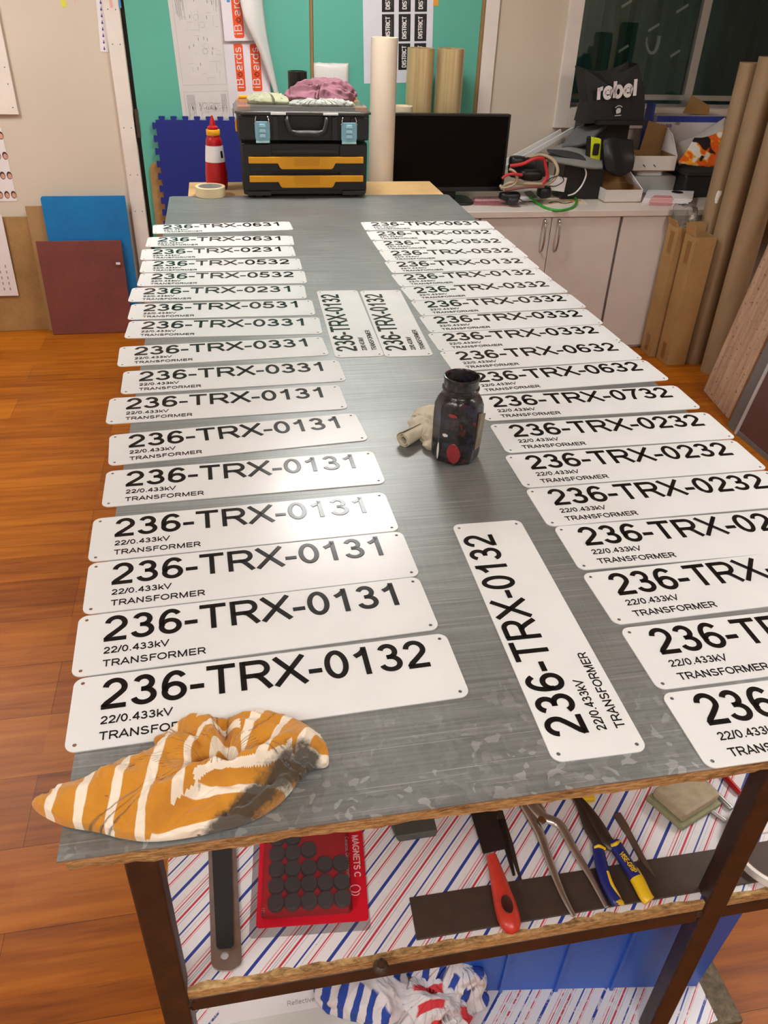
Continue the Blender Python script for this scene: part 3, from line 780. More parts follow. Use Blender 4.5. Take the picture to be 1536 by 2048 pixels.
# ------------------------------------------------------------------ the sign plates
PL, PW, PT = 0.4995, 0.1212, 0.0016
def panel_mesh():
    bm = bmesh.new(); loops = []
    def loop(pts):
        vs = [bm.verts.new((x, y, PT)) for x, y in pts]
        return [bm.edges.new((vs[i], vs[(i + 1) % len(vs)])) for i in range(len(vs))]
    ed = loop(rrect(PL, PW, 0.0135, 7))
    for sx in (-1, 1):
        for sy in (-1, 1):
            cx, cy = sx * .2385, sy * .0505
            ed += loop([(cx + .0026 * math.cos(2 * PI * i / 12), cy + .0026 * math.sin(2 * PI * i / 12)) for i in range(12)])
    bmesh.ops.triangle_fill(bm, use_beauty=True, use_dissolve=False, edges=ed)
    for f in bm.faces:
        if f.normal.z < 0: f.normal_flip()
    r = bmesh.ops.extrude_face_region(bm, geom=bm.faces[:])
    bmesh.ops.translate(bm, vec=(0, 0, -PT), verts=[v for v in r['geom'] if isinstance(v, bmesh.types.BMVert)])
    bmesh.ops.recalc_face_normals(bm, faces=bm.faces)
    me = bpy.data.meshes.new('panel'); bm.to_mesh(me); bm.free()
    me.materials.append(PLATE); me.materials.append(HOLE)
    for p in me.polygons:
        c = p.center
        if abs(p.normal.z) < .5 and min(math.hypot(c.x - sx * .2385, c.y - sy * .0505) for sx in (-1, 1) for sy in (-1, 1)) < .004: p.material_index = 1
    return me
PANEL_ME = panel_mesh()
def text_mesh(name, t, x, y, cap, width=None, weight=.15, h=.0007):
    mb = MB(); xs = 1.0 if width is None else width / (text_width(t) * cap)
    lettering(mb, t, cap, Matrix.Translation((x, y, PT)), xs, weight, h, 0, .0005 if cap > .03 else .0002)
    me = bpy.data.meshes.new(name); me.from_pydata([tuple(p) for p in mb.v], [], mb.f); me.materials.append(INK)
    bm = bmesh.new(); bm.from_mesh(me); bmesh.ops.recalc_face_normals(bm, faces=bm.faces)
    # strips are open underneath; make sure their tops face up
    for f in bm.faces:
        if f.normal.z < -0.2: f.normal_flip()
    bm.to_mesh(me); bm.free()
    return me
VOLT_ME = text_mesh('voltage_lettering', '22/0.433kV', -.2122, -.0235, .0124, .0868)
NAME_ME = text_mesh('transformer_lettering', 'TRANSFORMER', -.2118, -.0485, .0126, .1355)
NUM_ME = {}
def num_mesh(code):
    if code not in NUM_ME: NUM_ME[code] = text_mesh('number_lettering', '236-TRX-' + code, -.2160, .0010, .0515, .4325, .154, .0009)
    return NUM_ME[code]
ORD = ['', 'first', 'second', 'third', 'fourth', 'fifth', 'sixth', 'seventh', 'eighth', 'ninth', 'tenth']
def plate(code, x, y, deg, label, group, z=TZ):
    t = thing('sign_plate', label, 'sign', (x, y, z + .0001), group, math.radians(deg))
    for nm, me in (('panel', PANEL_ME), ('number_lettering', num_mesh(code)), ('voltage_lettering', VOLT_ME), ('transformer_lettering', NAME_ME)):
        o = bpy.data.objects.new(nm, me); COL.objects.link(o); o.parent = t
PLATES = [
    ('L1', '0631', 0.2109, 2.5104, 2.8),
    ('L2', '0631', 0.2001, 2.3278, -1.25),
    ('L3', '0231', 0.1914, 2.1863, 0.74),
    ('L4', '0532', 0.1995, 2.0468, -0.82),
    ('L5', '0532', 0.2014, 1.9141, -1.45),
    ('L6', '0231', 0.187, 1.7764, -1.83),
    ('L7', '0531', 0.1962, 1.6381, -1.08),
    ('L8', '0331', 0.1995, 1.5013, -2.12),
    ('L9', '0331', 0.1946, 1.342, 1.97),
    ('L10', '0331', 0.2155, 1.1897, 1.59),
    ('L11', '0131', 0.1984, 1.0491, 1.4),
    ('L12', '0131', 0.2166, 0.8919, 4.43),
    ('L13', '0131', 0.2228, 0.7382, 1.6),
    ('L14', '0131', 0.2179, 0.5845, 2.02),
    ('L15', '0131', 0.225, 0.4598, 2.18),
    ('L16', '0131', 0.2262, 0.3356, 2.34),
    ('L17', '0132', 0.2356, 0.2081, 1.61),
    ('R1', '0631', 0.9753, 2.4976, -0.59),
    ('R2', '0532', 0.9748, 2.3651, 0.11),
    ('R3', '0532', 0.9764, 2.2407, 1.15),
    ('R4', '0532', 0.9787, 2.1173, 1.33),
    ('R5', '0132', 0.9742, 1.9916, 1.65),
    ('R6', '0132', 0.9717, 1.8624, 2.86),
    ('R7', '0332', 0.9763, 1.7386, 3.76),
    ('R8', '0332', 0.9803, 1.6089, 2.6),
    ('R9', '0332', 0.9762, 1.48, 2.0),
    ('R10', '0332', 0.9709, 1.3536, 1.99),
    ('R11', '0632', 0.9734, 1.2314, 2.39),
    ('R12', '0632', 0.9805, 1.1029, 3.1),
    ('R13', '0732', 0.9804, 0.9627, 0.24),
    ('R14', '0232', 0.9817, 0.8241, -0.11),
    ('R15', '0232', 0.9734, 0.6963, 0.36),
    ('R16', '0232', 0.9732, 0.5708, 0.34),
    ('R17', '0232', 0.981, 0.4447, -0.36),
    ('R18', '0232', 0.9808, 0.3214, 1.15),
    ('R19', '0232', 0.9851, 0.1881, 0.19),
    ('R20', '0232', 0.985, 0.0601, 0.11),
    ('M3', '0132', 0.619, 0.2862, 89.46),
    ('M1', '0132', 0.5245, 1.521, 88.86),
    ('M2', '0132', 0.6498, 1.5117, 88.21),
]
for nm, code, x, y, deg in PLATES:
    k = int(nm[1:])
    if nm[0] == 'L':
        lb = ('white sign plate reading 236-TRX-%s, %s from the far end of the left row' % (code, ORD[k])) if k <= 9 else \
             ('white sign plate reading 236-TRX-%s, %s from the near end of the left row' % (code, ORD[18 - k]))
        gr = 'sign plates in the left row'
        if k == 17: lb = 'white sign plate reading 236-TRX-0132, nearest of the left row, under the striped rag'
    elif nm[0] == 'R':
        lb = ('white sign plate reading 236-TRX-%s, %s from the far end of the right row' % (code, ORD[k])) if k <= 10 else \
             ('white sign plate reading 236-TRX-%s, %s from the near end of the right row' % (code, ORD[21 - k]))
        if k >= 18: lb = 'sign plate cut off by the picture edge, %s from the right row near end' % ORD[21 - k]
        gr = 'sign plates in the right row'
    else:
        gr = 'sign plates turned lengthways along the middle'
        lb = {'M1': 'left of the two lengthways sign plates lying side by side, reading 236-TRX-0132', 'M2': 'right of the two lengthways sign plates lying side by side, reading 236-TRX-0132',
              'M3': 'single lengthways sign plate near the front of the table, reading 236-TRX-0132'}[nm]
    plate(code, x, y, deg, lb, gr)

# ------------------------------------------------------------------ striped rag on the near left corner
edge_lo = [(-0.0351, 0.0753, 0.905), (-0.027, 0.0611, 0.9), (0.0029, 0.04, 0.9), (0.0394, 0.0262, 0.9), (0.0671, 0.0139, 0.9), (0.0994, 0.0056, 0.9), (0.1482, 0.0055, 0.9), (0.1982, 0.0133, 0.9), (0.2333, 0.0326, 0.9), (0.2665, 0.068, 0.9), (0.2905, 0.0735, 0.9),
           (0.2915, 0.0951, 0.91), (0.2809, 0.1169, 0.915), (0.2545, 0.1354, 0.92), (0.2184, 0.1508, 0.925), (0.1653, 0.1527, 0.925), (0.137, 0.1552, 0.92), (0.1212, 0.1543, 0.915), (0.1041, 0.1428, 0.91), (0.0908, 0.1415, 0.905), (0.0945, 0.1277, 0.91),
           (0.0809, 0.1183, 0.915), (0.0391, 0.1021, 0.915), (0.0124, 0.0868, 0.912), (-0.0138, 0.0729, 0.908)]
knot = (0.1723, 0.0843, 0.93)
fold_line = [(0.0822, 0.0005, 0.925), (0.1075, 0.0181, 0.925), (0.134, 0.0349, 0.925), (0.1645, 0.0514, 0.925), (0.2131, 0.0555, 0.925), (0.2448, 0.0707, 0.925), (0.2757, 0.0814, 0.925)]
fold_line = [tuple(p) for p in smooth_path(fold_line, 6)]
ridges = [([(0.1012, 0.0369, 0.925), (0.1338, 0.0467, 0.925), (0.1646, 0.059, 0.925), (0.2078, 0.0656, 0.925), (0.2413, 0.0831, 0.925)], .014, .016), ([(0.1317, 0.1512, 0.925), (0.1562, 0.1313, 0.925), (0.165, 0.1026, 0.925)], .018, .013), ([(0.1092, 0.1077, 0.925), (0.1323, 0.1193, 0.925), (0.1532, 0.1007, 0.925)], .010, .010),
          ([(0.1955, 0.1251, 0.925), (0.2176, 0.1378, 0.925), (0.2447, 0.1254, 0.925), (0.2699, 0.0977, 0.925)], .016, .020), ([(0.1856, 0.0956, 0.925), (0.2101, 0.111, 0.925), (0.2398, 0.1024, 0.925)], .007, .010), ([(-0.0069, 0.0495, 0.925), (0.0399, 0.0584, 0.925), (0.0883, 0.0712, 0.925), (0.1272, 0.09, 0.925)], .012, .020),
          ([(0.0229, 0.0224, 0.925), (0.0694, 0.0306, 0.925), (0.1117, 0.0469, 0.925), (0.1447, 0.0657, 0.925)], .007, .010), ([(0.0433, 0.0784, 0.925), (0.0872, 0.0891, 0.925), (0.124, 0.1016, 0.925)], .008, .012), ([(0.1614, -0.0001, 0.925), (0.2, 0.0194, 0.925), (0.2351, 0.0407, 0.925), (0.2664, 0.0643, 0.925)], .010, .012), ([(0.1035, -0.009, 0.925), (0.1453, -0.0037, 0.925), (0.1831, 0.0059, 0.925)], .006, .008)]
creases = [([(0.1742, 0.1245, 0.925), (0.1773, 0.0969, 0.925), (0.1818, 0.0669, 0.925)], .020, .009), ([(0.1231, 0.1325, 0.925), (0.1443, 0.1098, 0.925), (0.1561, 0.0909, 0.925)], .010, .007), ([(0.1532, 0.0822, 0.925), (0.1706, 0.0813, 0.925)], .022, .011), ([(0.1751, 0.0168, 0.925), (0.2004, 0.0293, 0.925), (0.2241, 0.046, 0.925)], .009, .007), ([(0.1446, 0.0764, 0.925), (0.128, 0.0579, 0.925), (0.1115, 0.0503, 0.925)], .007, .007), ([(0.218, 0.0905, 0.925), (0.2404, 0.1102, 0.925)], .004, .006)]
stain = [(0.2699, 0.0692, 0.925), (0.2392, 0.056, 0.925), (0.2091, 0.0346, 0.925), (0.1777, 0.0099, 0.925), (0.1533, -0.0081, 0.925)]
dL = Vector((0.0497, 0.0987, 0.925)) - Vector((0.0294, 0.0121, 0.925)); dL.z = 0; dL.normalize()
dR = Vector((0.2542, 0.128, 0.925)) - Vector((0.2166, 0.0667, 0.925)); dR.z = 0; dR.normalize()
dB = Vector((0.1614, 0.0078, 0.925)) - Vector((0.0924, 0.0043, 0.925)); dB.z = 0; dB.normalize()
sL = Vector((0.0973, 0.0593, 0.925)); sR = Vector((0.2349, 0.0974, 0.925)); sB = Vector((0.1266, 0.0062, 0.925))
kx = knot[0]
def rag_uv(q, cc):
    dd, side = pldist(cc, fold_line)
    if side >= 0 and dd < .0055 and fold_line[14][0] < cc.x < fold_line[-6][0]: u = .83
    elif side < 0: u = (dB.x * (q.y - sB.y) - dB.y * (q.x - sB.x)) / .030 + .81
    elif math.hypot(cc.x - kx, (cc.y - knot[1])) < .056 and cc.y > knot[1] - .006 and cc.x < kx + .022: u = math.hypot(q.x - kx, q.y - knot[1]) / .0235 + .2
    elif cc.x < kx + .004: u = (dL.x * (q.y - sL.y) - dL.y * (q.x - sL.x)) / .0345 + .81
    else:
        a = max(-.6, min(.6, (q.x - sR.x) * 5)); dx, dy = dR.x + .5 * a, dR.y - .35 * a; n_ = math.hypot(dx, dy)
        u = (dx * (q.y - sR.y) - dy * (q.x - sR.x)) / n_ / .0335 + .81
    sd = pldist(q, stain)[0]
    return (u, max(0, 1 - sd / .026))
def rag_extra(q, body):
    z = 0
    for pl_, h_, w_ in ridges: z += h_ * math.exp(-(pldist(q, pl_)[0] / w_) ** 2)
    for pl_, h_, w_ in creases: z -= h_ * math.exp(-(pldist(q, pl_)[0] / w_) ** 2)
    dd, side = pldist(q, fold_line)
    s_ = dd * side
    z += .013 * math.exp(-((s_ - .007) / .011) ** 2) - .009 * math.exp(-((s_ + .007) / .007) ** 2)
    return z * min(1, body * 1.25)
def rag_h(q, r): return 0.85
rag = cloth_mesh([p[:2] for p in edge_lo], knot[:2], TZ + .0016, 0.028, 11, 0.0055, 140, 380, 34, 3.4, 0.25)
for i_, p_ in enumerate(rag.v):
    r_ = (i_ // 380) / 140
    if r_ < 1: p_.z = max(TZ + .0028, p_.z + rag_extra(p_, (1 - r_ ** 3.4) ** .6))
ro = solo(rag, 'striped_rag', RAG, 'crumpled mustard and white striped rag with a dark paint stain', 'rag', (0.12, 0.06, TZ), smooth=True, angle=180)
set_uv_by_face(ro, rag.flat, rag_uv)

# ------------------------------------------------------------------ paint jar and the white rag behind it
JC = (0.628, 0.772); JA = math.radians(-38)
t = thing('paint_jar', 'open square black jar spattered with dried paint on the steel top', 'jar', (JC[0], JC[1], TZ))
def jsec(a, half, chamf, circ):
    c, s_ = math.cos(a), math.sin(a)
    r1 = half / max(abs(c), abs(s_)); r2 = (half * 2 - chamf) / (abs(c) + abs(s_))
    rs = min(r1, r2 * 1.02); return rs * (1 - circ) + half * circ
prof = [(0.0, .036, .024, 0), (.003, .0415, .024, 0), (.012, .043, .025, 0), (.060, .0435, .026, 0), (.092, .0435, .026, 0.0), (.112, .0425, .026, .03), (.124, .040, .026, .22), (.130, .0365, .02, .7), (.133, .0345, .02, 1),
        (.137, .0325, .02, 1), (.141, .0325, .02, 1), (.143, .0350, .02, 1), (.146, .0350, .02, 1), (.148, .0325, .02, 1), (.162, .0325, .02, 1), (.165, .0338, .02, 1), (.168, .0330, .02, 1), (.1685, .031, .02, 1), (.166, .0295, .02, 1), (.12, .0290, .02, 1), (.05, .034, .02, 0.2), (.045, .001, .02, 1)]
n = 56; vs = []; fs = []
for z, half, ch, ci in prof:
    for i in range(n):
        a = 2 * PI * (i + .5) / n; r = jsec(a, half, ch, ci)
        vs.append((JC[0] + r * math.cos(a + JA), JC[1] + r * math.sin(a + JA), TZ + z))
for j in range(len(prof) - 1):
    for i in range(n): fs.append((j * n + i, j * n + (i + 1) % n, (j + 1) * n + (i + 1) % n, (j + 1) * n + i))
fs.append(list(range(n))[::-1])
MB().add(vs, fs).build('body', JAR, t, smooth=True, angle=35)
# paint blots and the torn label, thin raised skins on the jar's faces
def on_face(k, u, z, lift=.0005):
    """point on flat side k of the jar: u along the side, z up"""
    a = JA + k * PI / 2; h_ = .0437 + lift
    return Vector((JC[0] + h_ * math.cos(a) - u * math.sin(a), JC[1] + h_ * math.sin(a) + u * math.cos(a), TZ + z))
def blot(k, u, z, ru, rz, m, nm, th=.0008, n=18, wob=.18, seed=0):
    rr = [1 + wob * noise.noise(Vector((math.cos(2 * PI * i / n) * 1.6 + seed, math.sin(2 * PI * i / n) * 1.6, seed))) for i in range(n)]
    P = [on_face(k, u + ru * rr[i] * math.cos(2 * PI * i / n), z + rz * rr[i] * math.sin(2 * PI * i / n), 0) for i in range(n)]
    Q = [on_face(k, u + .92 * ru * rr[i] * math.cos(2 * PI * i / n), z + .92 * rz * rr[i] * math.sin(2 * PI * i / n), th) for i in range(n)]
    mb = MB(); mb.add(P + Q, [list(range(n)), list(range(n, 2 * n))] + [(i, (i + 1) % n, n + (i + 1) % n, n + i) for i in range(n)])
    mb.build(nm, m, t)
# side 3 faces the viewer; side 0 faces right
blot(3, .013, .028, .0140, .021, REDPT, 'red_paint_blot', seed=2)
blot(3, -.0185, .026, .0022, .017, WHITEPT, 'white_paint_drip', seed=5)
blot(3, -.006, .062, .0055, .0035, WHITEPT, 'white_paint_fleck', seed=9)
blot(3, .006, .105, .009, .004, REDPT, 'red_paint_smear', seed=12)
MB().hexa([on_face(0, -.014, .030, 0), on_face(0, .015, .025, 0), on_face(0, .016, .094, 0), on_face(0, -.010, .105, 0)],
          [on_face(0, -.014, .030, .001), on_face(0, .015, .025, .001), on_face(0, .018, .096, .004), on_face(0, -.010, .108, .006)]).build('torn_label', m_board('stained_label', (94, 84, 66), (142, 130, 106), .5, s=30), t)

wr = [(0.5678, 0.8798, 0.9), (0.5791, 0.8187, 0.9), (0.584, 0.7875, 0.9), (0.6239, 0.7925, 0.9), (0.6559, 0.8957, 0.9), (0.642, 0.9485, 0.9), (0.6034, 0.9436, 0.9), (0.5821, 0.9161, 0.9)]
t = thing('white_rag', 'off-white rag twisted into a roll behind the black paint jar', 'rag', (0.57, 0.84, TZ))
wc = (0.5988, 0.8295, 0.92)
w = cloth_mesh([(p[0] - .004, p[1] + .01) for p in wr], (wc[0], wc[1]), TZ, .034, 23, .008, 50, 140, 30, 2.4, .3)
w.build('folded_part', OFFW, t, smooth=True, angle=180)
a = Vector((0.5332, 0.8176, 0.915)); b = Vector((0.6146, 0.8771, 0.918)); dr = (b - a).normalized(); pr_ = Vector((-dr.y, dr.x, 0)); upv = Vector((0, 0, 1))
mb = MB(); vs = []; fs = []; N = 60; SEG = 14
for s_ in range(SEG + 1):
    f = s_ / SEG; c = a + (b - a) * f
    for k in range(N + 1):
        th = k / N * 2 * PI * 2.2; r = .0085 + .0085 * k / N + .0016 * noise.noise(Vector((k * .3, f * 4, 0)))
        r *= 1 - .18 * f
        vs.append(c + pr_ * (r * math.cos(th) * 1.05) + upv * (max(-.0145, r * math.sin(th))))
for s_ in range(SEG):
    for k in range(N): fs.append((s_ * (N + 1) + k, s_ * (N + 1) + k + 1, (s_ + 1) * (N + 1) + k + 1, (s_ + 1) * (N + 1) + k))
rl = MB().add(vs, fs).build('rolled_end', OFFW, t, smooth=True, angle=180)
sd = rl.modifiers.new('cloth', 'SOLIDIFY'); sd.thickness = .0016

# ================================================================== far end of the table
# narrow bench butted against the far end, topped with an mdf board
t = thing('side_bench', 'narrow bench with bare mdf top butted against the far end of the table', 'bench', (0.075, 3.03, 0))
BX((0.075, 3.028, 0.882), (1.172, 3.300, 0.8995)).build('mdf_top', MDF2, t, bevel=.001)
for x in (0.12, 1.08):
    for y in (3.05, 3.24): BX((x, y, 0.001), (x + .04, y + .04, 0.8815)).build('leg', RUST, t)

# ---- tool box: two drawer unit below, organiser case with clear lid on top
TX0, TX1, TY0, TY1 = 0.305, 0.822, 2.972, 3.262
t = thing('tool_box', 'black stacked tool box with amber drawer handles and clear lid', 'toolbox', (TX0, TY0, TZ))
def rbox(x0, y0, z0, x1, y1, z1, r, tap=0.0):
    w_, d_ = x1 - x0, y1 - y0; cx, cy = (x0 + x1) / 2, (y0 + y1) / 2
    mb = MB(); mb.prism([(cx + p[0], cy + p[1]) for p in rrect(w_, d_, r, 4)], z0, z1, 0, None, tap); return mb
zt = {'a': (0.535, 2.97, 0.8974)[2], 'd2t': (0.5375, 2.97, 0.9899)[2], 'd2b': (0.5362, 2.97, 0.943)[2], 'd1t': (0.5393, 2.97, 1.061)[2], 'd1b': (0.5381, 2.97, 1.015)[2], 'mid': (0.5407, 2.97, 1.111)[2], 'mid2': (0.541, 2.97, 1.121)[2], 'lid': (0.5436, 2.97, 1.219)[2]}
lb = rbox(TX0, TY0 + .012, TZ + .012, TX1, TY1, zt['mid'] - .002, .022).build('drawer_case', BLACK, t, bevel=.004)
# side columns, top rail recess and feet
for x0, x1 in ((TX0 + .004, TX0 + .118), (TX1 - .118, TX1 - .004)):
    BX((x0, TY0 + .004, TZ + .030), (x1, TY0 + .014, zt['mid'] - .004)).build('column', BLACK, t, bevel=.003)
    BX((x0 + .012, TY0 + .002, TZ + .010), (x1 - .006, TY0 + .02, TZ + .028)).build('column_foot', BLACK2, t, bevel=.003)
    MB().box(((x0 + x1) / 2 - .012, TY0 + .02, TZ + .0002), ((x0 + x1) / 2 + .012, TY0 + .06, TZ + .013)).build('foot', BLACK, t, bevel=.002)
    MB().box(((x0 + x1) / 2 - .012, TY1 - .06, TZ + .0002), ((x0 + x1) / 2 + .012, TY1 - .02, TZ + .013)).build('foot', BLACK, t, bevel=.002)
BX((TX0 + .120, TY0 + .008, zt['mid'] - .038), (TX1 - .120, TY0 + .016, zt['mid'] - .026)).build('recess_lip', BLACK2, t, bevel=.002)
xa, xb, xc, xd = (0.3306, 2.965, 1.054)[0], (0.4523, 2.965, 1.031)[0], (0.6806, 2.965, 1.031)[0], (0.8016, 2.965, 1.054)[0]
for zt_, zb_, nm in ((zt['d1t'], zt['d1b'], 'upper'), (zt['d2t'], zt['d2b'], 'lower')):
    dr = BX((TX0 + .030, TY0 + .002, zb_ - .012), (TX1 - .030, TY0 + .013, zt_ + .004)).build('drawer', BLACK, t, bevel=.003)
    h = zt_ - zb_; zm = zt_ - h * .52
    poly = [(xa, zt_), (xa, zm), (xb - .004, zm), (xb + .004, zb_ + .006), (xb + .012, zb_), (xc - .012, zb_), (xc - .004, zb_ + .006), (xc + .004, zm), (xd, zm), (xd, zt_)]
    Mh = Matrix(((1, 0, 0, 0), (0, 0, -1, TY0 + .002), (0, 1, 0, 0), (0, 0, 0, 1)))
    MB().prism(poly, 0, .012, 0, Mh).build('drawer_handle', YELLOW, dr, bevel=.002)
    mx = (xb + xc) / 2
    mb = MB(); mb.prism([(mx - .05, zm - h * .16), (mx + .05, zm - h * .16), (mx + .054, zt_ - .002), (mx - .054, zt_ - .002)], .012, .0132, 0, Mh); mb.build('drawer_catch', mat('amber_plastic_shade', (214, 148, 16), .45), dr, bevel=.0008)
    mb = MB(); mb.prism([(mx - .062, zb_ - .010), (mx + .062, zb_ - .010), (mx + .062, zb_ - .002), (mx - .062, zb_ - .002)], -.004, .001, 0, Mh); mb.build('drawer_slot', INKF, dr)
ub = rbox(TX0 - .008, TY0 + .006, zt['mid2'], TX1 + .004, TY1 + .006, zt['lid'] - .004, .02).build('organiser_case', BLACK, t, bevel=.004)
for x0, x1 in ((TX0 - .004, TX0 + .07), (TX1 - .074, TX1)):
    BX((x0, TY0 - .001, zt['mid2'] + .004), (x1, TY0 + .010, zt['lid'] - .012)).build('case_pillar', BLACK, t, bevel=.003)
for x0, x1 in ((TX0 + .128, TX0 + .150), (TX1 - .15, TX1 - .128)):
    BX((x0, TY0 - .001, zt['mid2'] + .002), (x1, TY0 + .010, zt['lid'] - .010)).build('case_rib', BLACK2, t, bevel=.002)
# carry handle folded down across the front
hx0, hx1 = (0.4885, 2.96, 1.199)[0], (0.6501, 2.96, 1.2)[0]; hz0, hz1 = (0.5407, 2.96, 1.148)[2], (0.5423, 2.96, 1.206)[2]
MB().tube(smooth_path([(hx0 + .004, TY0 + .004, hz1), (hx0 + .002, TY0 - .012, hz1 - .012), (hx0 + .012, TY0 - .020, hz0 + .014), (hx0 + .03, TY0 - .022, hz0 + .006), ((hx0 + hx1) / 2, TY0 - .022, hz0 + .006), (hx1 - .03, TY0 - .022, hz0 + .006), (hx1 - .012, TY0 - .020, hz0 + .014), (hx1 - .002, TY0 - .012, hz1 - .012), (hx1 - .004, TY0 + .004, hz1)], 6), .0105, 10).build('carry_handle', BLACK, t, smooth=True)
MB().tube(smooth_path([(hx0 + .03, TY0 - .024, hz0 + .005), (hx0 + .05, TY0 - .025, hz0 + .002), ((hx0 + hx1) / 2, TY0 - .025, hz0 + .003), (hx1 - .05, TY0 - .025, hz0 + .002), (hx1 - .03, TY0 - .024, hz0 + .005)], 6), .0115, 10).build('handle_grip', BLACK2, t, smooth=True)
# pale blue latches with wire bails
for (u0, u1, v0, v1) in ((507, 542, 245, 286), (682, 716, 247, 288)):
    x0 = ony_x0 = None
    pass
for p0, p1 in (((0.3623, 2.958, 1.192), (0.4213, 2.958, 1.115)), ((0.7084, 2.958, 1.19), (0.7725, 2.958, 1.112))):
    x0, x1 = p0[0], p1[0]; z1, z0 = p0[2], p1[2]; y = TY0 - .002
    mb = MB(); Mh = Matrix(((1, 0, 0, 0), (0, 0, -1, y), (0, 1, 0, 0), (0, 0, 0, 1)))
    mb.prism([(x0 + .003, z0), (x1 - .003, z0), (x1 - .002, z0 + .012), (x1, z0 + .02), (x1, z1 - .006), (x1 - .006, z1), (x0 + .006, z1), (x0, z1 - .006), (x0, z0 + .02), (x0 + .002, z0 + .012)], 0, .008, 0, Mh)
    la = mb.build('latch', LBLUE, t, bevel=.0015)
    w_ = x1 - x0
    for k in range(3):
        zc = z0 + (z1 - z0) * (.26 + .24 * k)
        MB().prism([(x0 + w_ * .28, zc), (x1 - w_ * .28, zc), (x1 - w_ * .33, zc + .011), (x0 + w_ * .33, zc + .011)], .008, .0115, 0, Mh).build('latch_ridge', mat('latch_ridge_blue', (170, 208, 220), .35), la, bevel=.001)
    BX((x0 + .002, y - .0105, z0 - .001), (x1 - .002, y - .004, z0 + .006)).build('latch_lip', mat('latch_lip_green', (168, 206, 200), .35), la, bevel=.001)
    MB().tube(smooth_path([(x0 + .004, y - .006, z1 - .012), (x0 + .003, y - .008, z1 + .004), (x0 + .006, y - .004, z1 + .016), (x0 + .008, y + .002, z1 + .018)], 5), .0022, 8).build('latch_bail', CHROME, la, smooth=True)
    MB().tube(smooth_path([(x1 - .004, y - .006, z1 - .012), (x1 - .003, y - .008, z1 + .004), (x1 - .006, y - .004, z1 + .016), (x1 - .008, y + .002, z1 + .018)], 5), .0022, 8).build('latch_bail', CHROME, la, smooth=True)
    MB().tube([(x0 - .002, y - .004, z1 - .006), (x1 + .002, y - .004, z1 - .006)], .003, 8).build('latch_pin', CHROME, la, smooth=True)
# clear lid: rim, plate, raised cup wells at the corners, amber clips
LZ = zt['lid']; lx0, lx1, ly0, ly1 = TX0 - .018, TX1 + .014, TY0 - .004, TY1 + .012
def oct_(x0, y0, x1, y1, c): return [(x0 + c, y0), (x1 - c, y0), (x1, y0 + c), (x1, y1 - c), (x1 - c, y1), (x0 + c, y1), (x0, y1 - c), (x0, y0 + c)]
MB().prism(oct_(lx0, ly0, lx1, ly1, .035), LZ - .004, LZ + .004).build('lid_rim', mat('smoky_rim', (66, 66, 68), .3), t, bevel=.001)
MB().prism(oct_(lx0 + .004, ly0 + .004, lx1 - .004, ly1 - .004, .033), LZ + .0045, LZ + .024, 0, None, .05).build('clear_lid', CLEARP, t)
MB().tube([(lx0 + .036, ly0 + .001, LZ + .006), (lx1 - .036, ly0 + .001, LZ + .006)], .0028, 8).build('lid_edge', CHROME, t, smooth=True)
for x0 in (lx0 + .14, lx1 - .20):
    BX((x0, ly0 - .006, LZ - .003), (x0 + .06, ly0 + .006, LZ + .005)).build('lid_hinge', WHITEG, t, bevel=.001)
for x, sx in ((lx0 + .014, 1), (lx1 - .014, -1)):
    for y, h_ in ((ly0 + .05, .016), (ly1 - .075, .018)):
        MB().box((min(x, x + sx * .05), y, LZ + .005), (max(x, x + sx * .05), y + .05, LZ + .005 + h_)).build('amber_cup', ORANGE, t, bevel=.003)
    MB().box((min(x + sx * .012, x + sx * .055), ly1 - .05, LZ + .024), (max(x + sx * .012, x + sx * .055), ly1 - .02, LZ + .034)).build('amber_clip', YELLOW, t, bevel=.003)
BX((TX0 + .02, TY0 + .03, LZ + .0045), (TX1 - .02, TY1 - .02, LZ + .008)).build('parts_tray', BLACK2, t)
BX((TX0 - .016, TY0 + .10, zt['mid2'] + .018), (TX0 - .0078, TY0 + .15, zt['mid2'] + .06)).build('side_clip', YELLOW, t, bevel=.002)

# rags on the tool box
def rag_on(name, m, label, ol, cen, z0, hh, seed, amp, k=16, dip=.2, group=None, bulge=0.0):
    w = cloth_mesh(ol, cen, z0, hh, seed, amp, 70, 200, k, 2.8, dip, None, None, bulge)
    return solo(w, name, m, label, 'rag', (cen[0], cen[1], z0), group, smooth=True, angle=180)
RZ = LZ + .0245
rag_on('mauve_rag', PINK, 'crumpled mauve pink rag heaped on the tool box lid', [(0.515, 3.10), (0.55, 3.050), (0.62, 3.042), (0.70, 3.046), (0.765, 3.07), (0.780, 3.13), (0.765, 3.20), (0.68, 3.225), (0.58, 3.20), (0.525, 3.15)], (0.675, 3.125), RZ + .004, .066, 41, .020, 17, .0, bulge=.020)
rag_on('sage_rag', SAGE, 'folded sage green rag on the left of the tool box lid', [(0.345, 3.09), (0.37, 3.055), (0.44, 3.05), (0.505, 3.06), (0.510, 3.12), (0.505, 3.185), (0.42, 3.20), (0.355, 3.17)], (0.43, 3.12), RZ, .024, 43, .010, 20, .0)
rag_on('grey_rag', mat('pale_grey_cotton', (176, 178, 168), .95, var=.1), 'pale grey rag lying under the mauve rag on the tool box', [(0.505, 3.030), (0.56, 3.008), (0.66, 3.006), (0.76, 3.015), (0.765, 3.035), (0.66, 3.038), (0.56, 3.042)], (0.63, 3.022), RZ, .022, 47, .006, 30, .1)

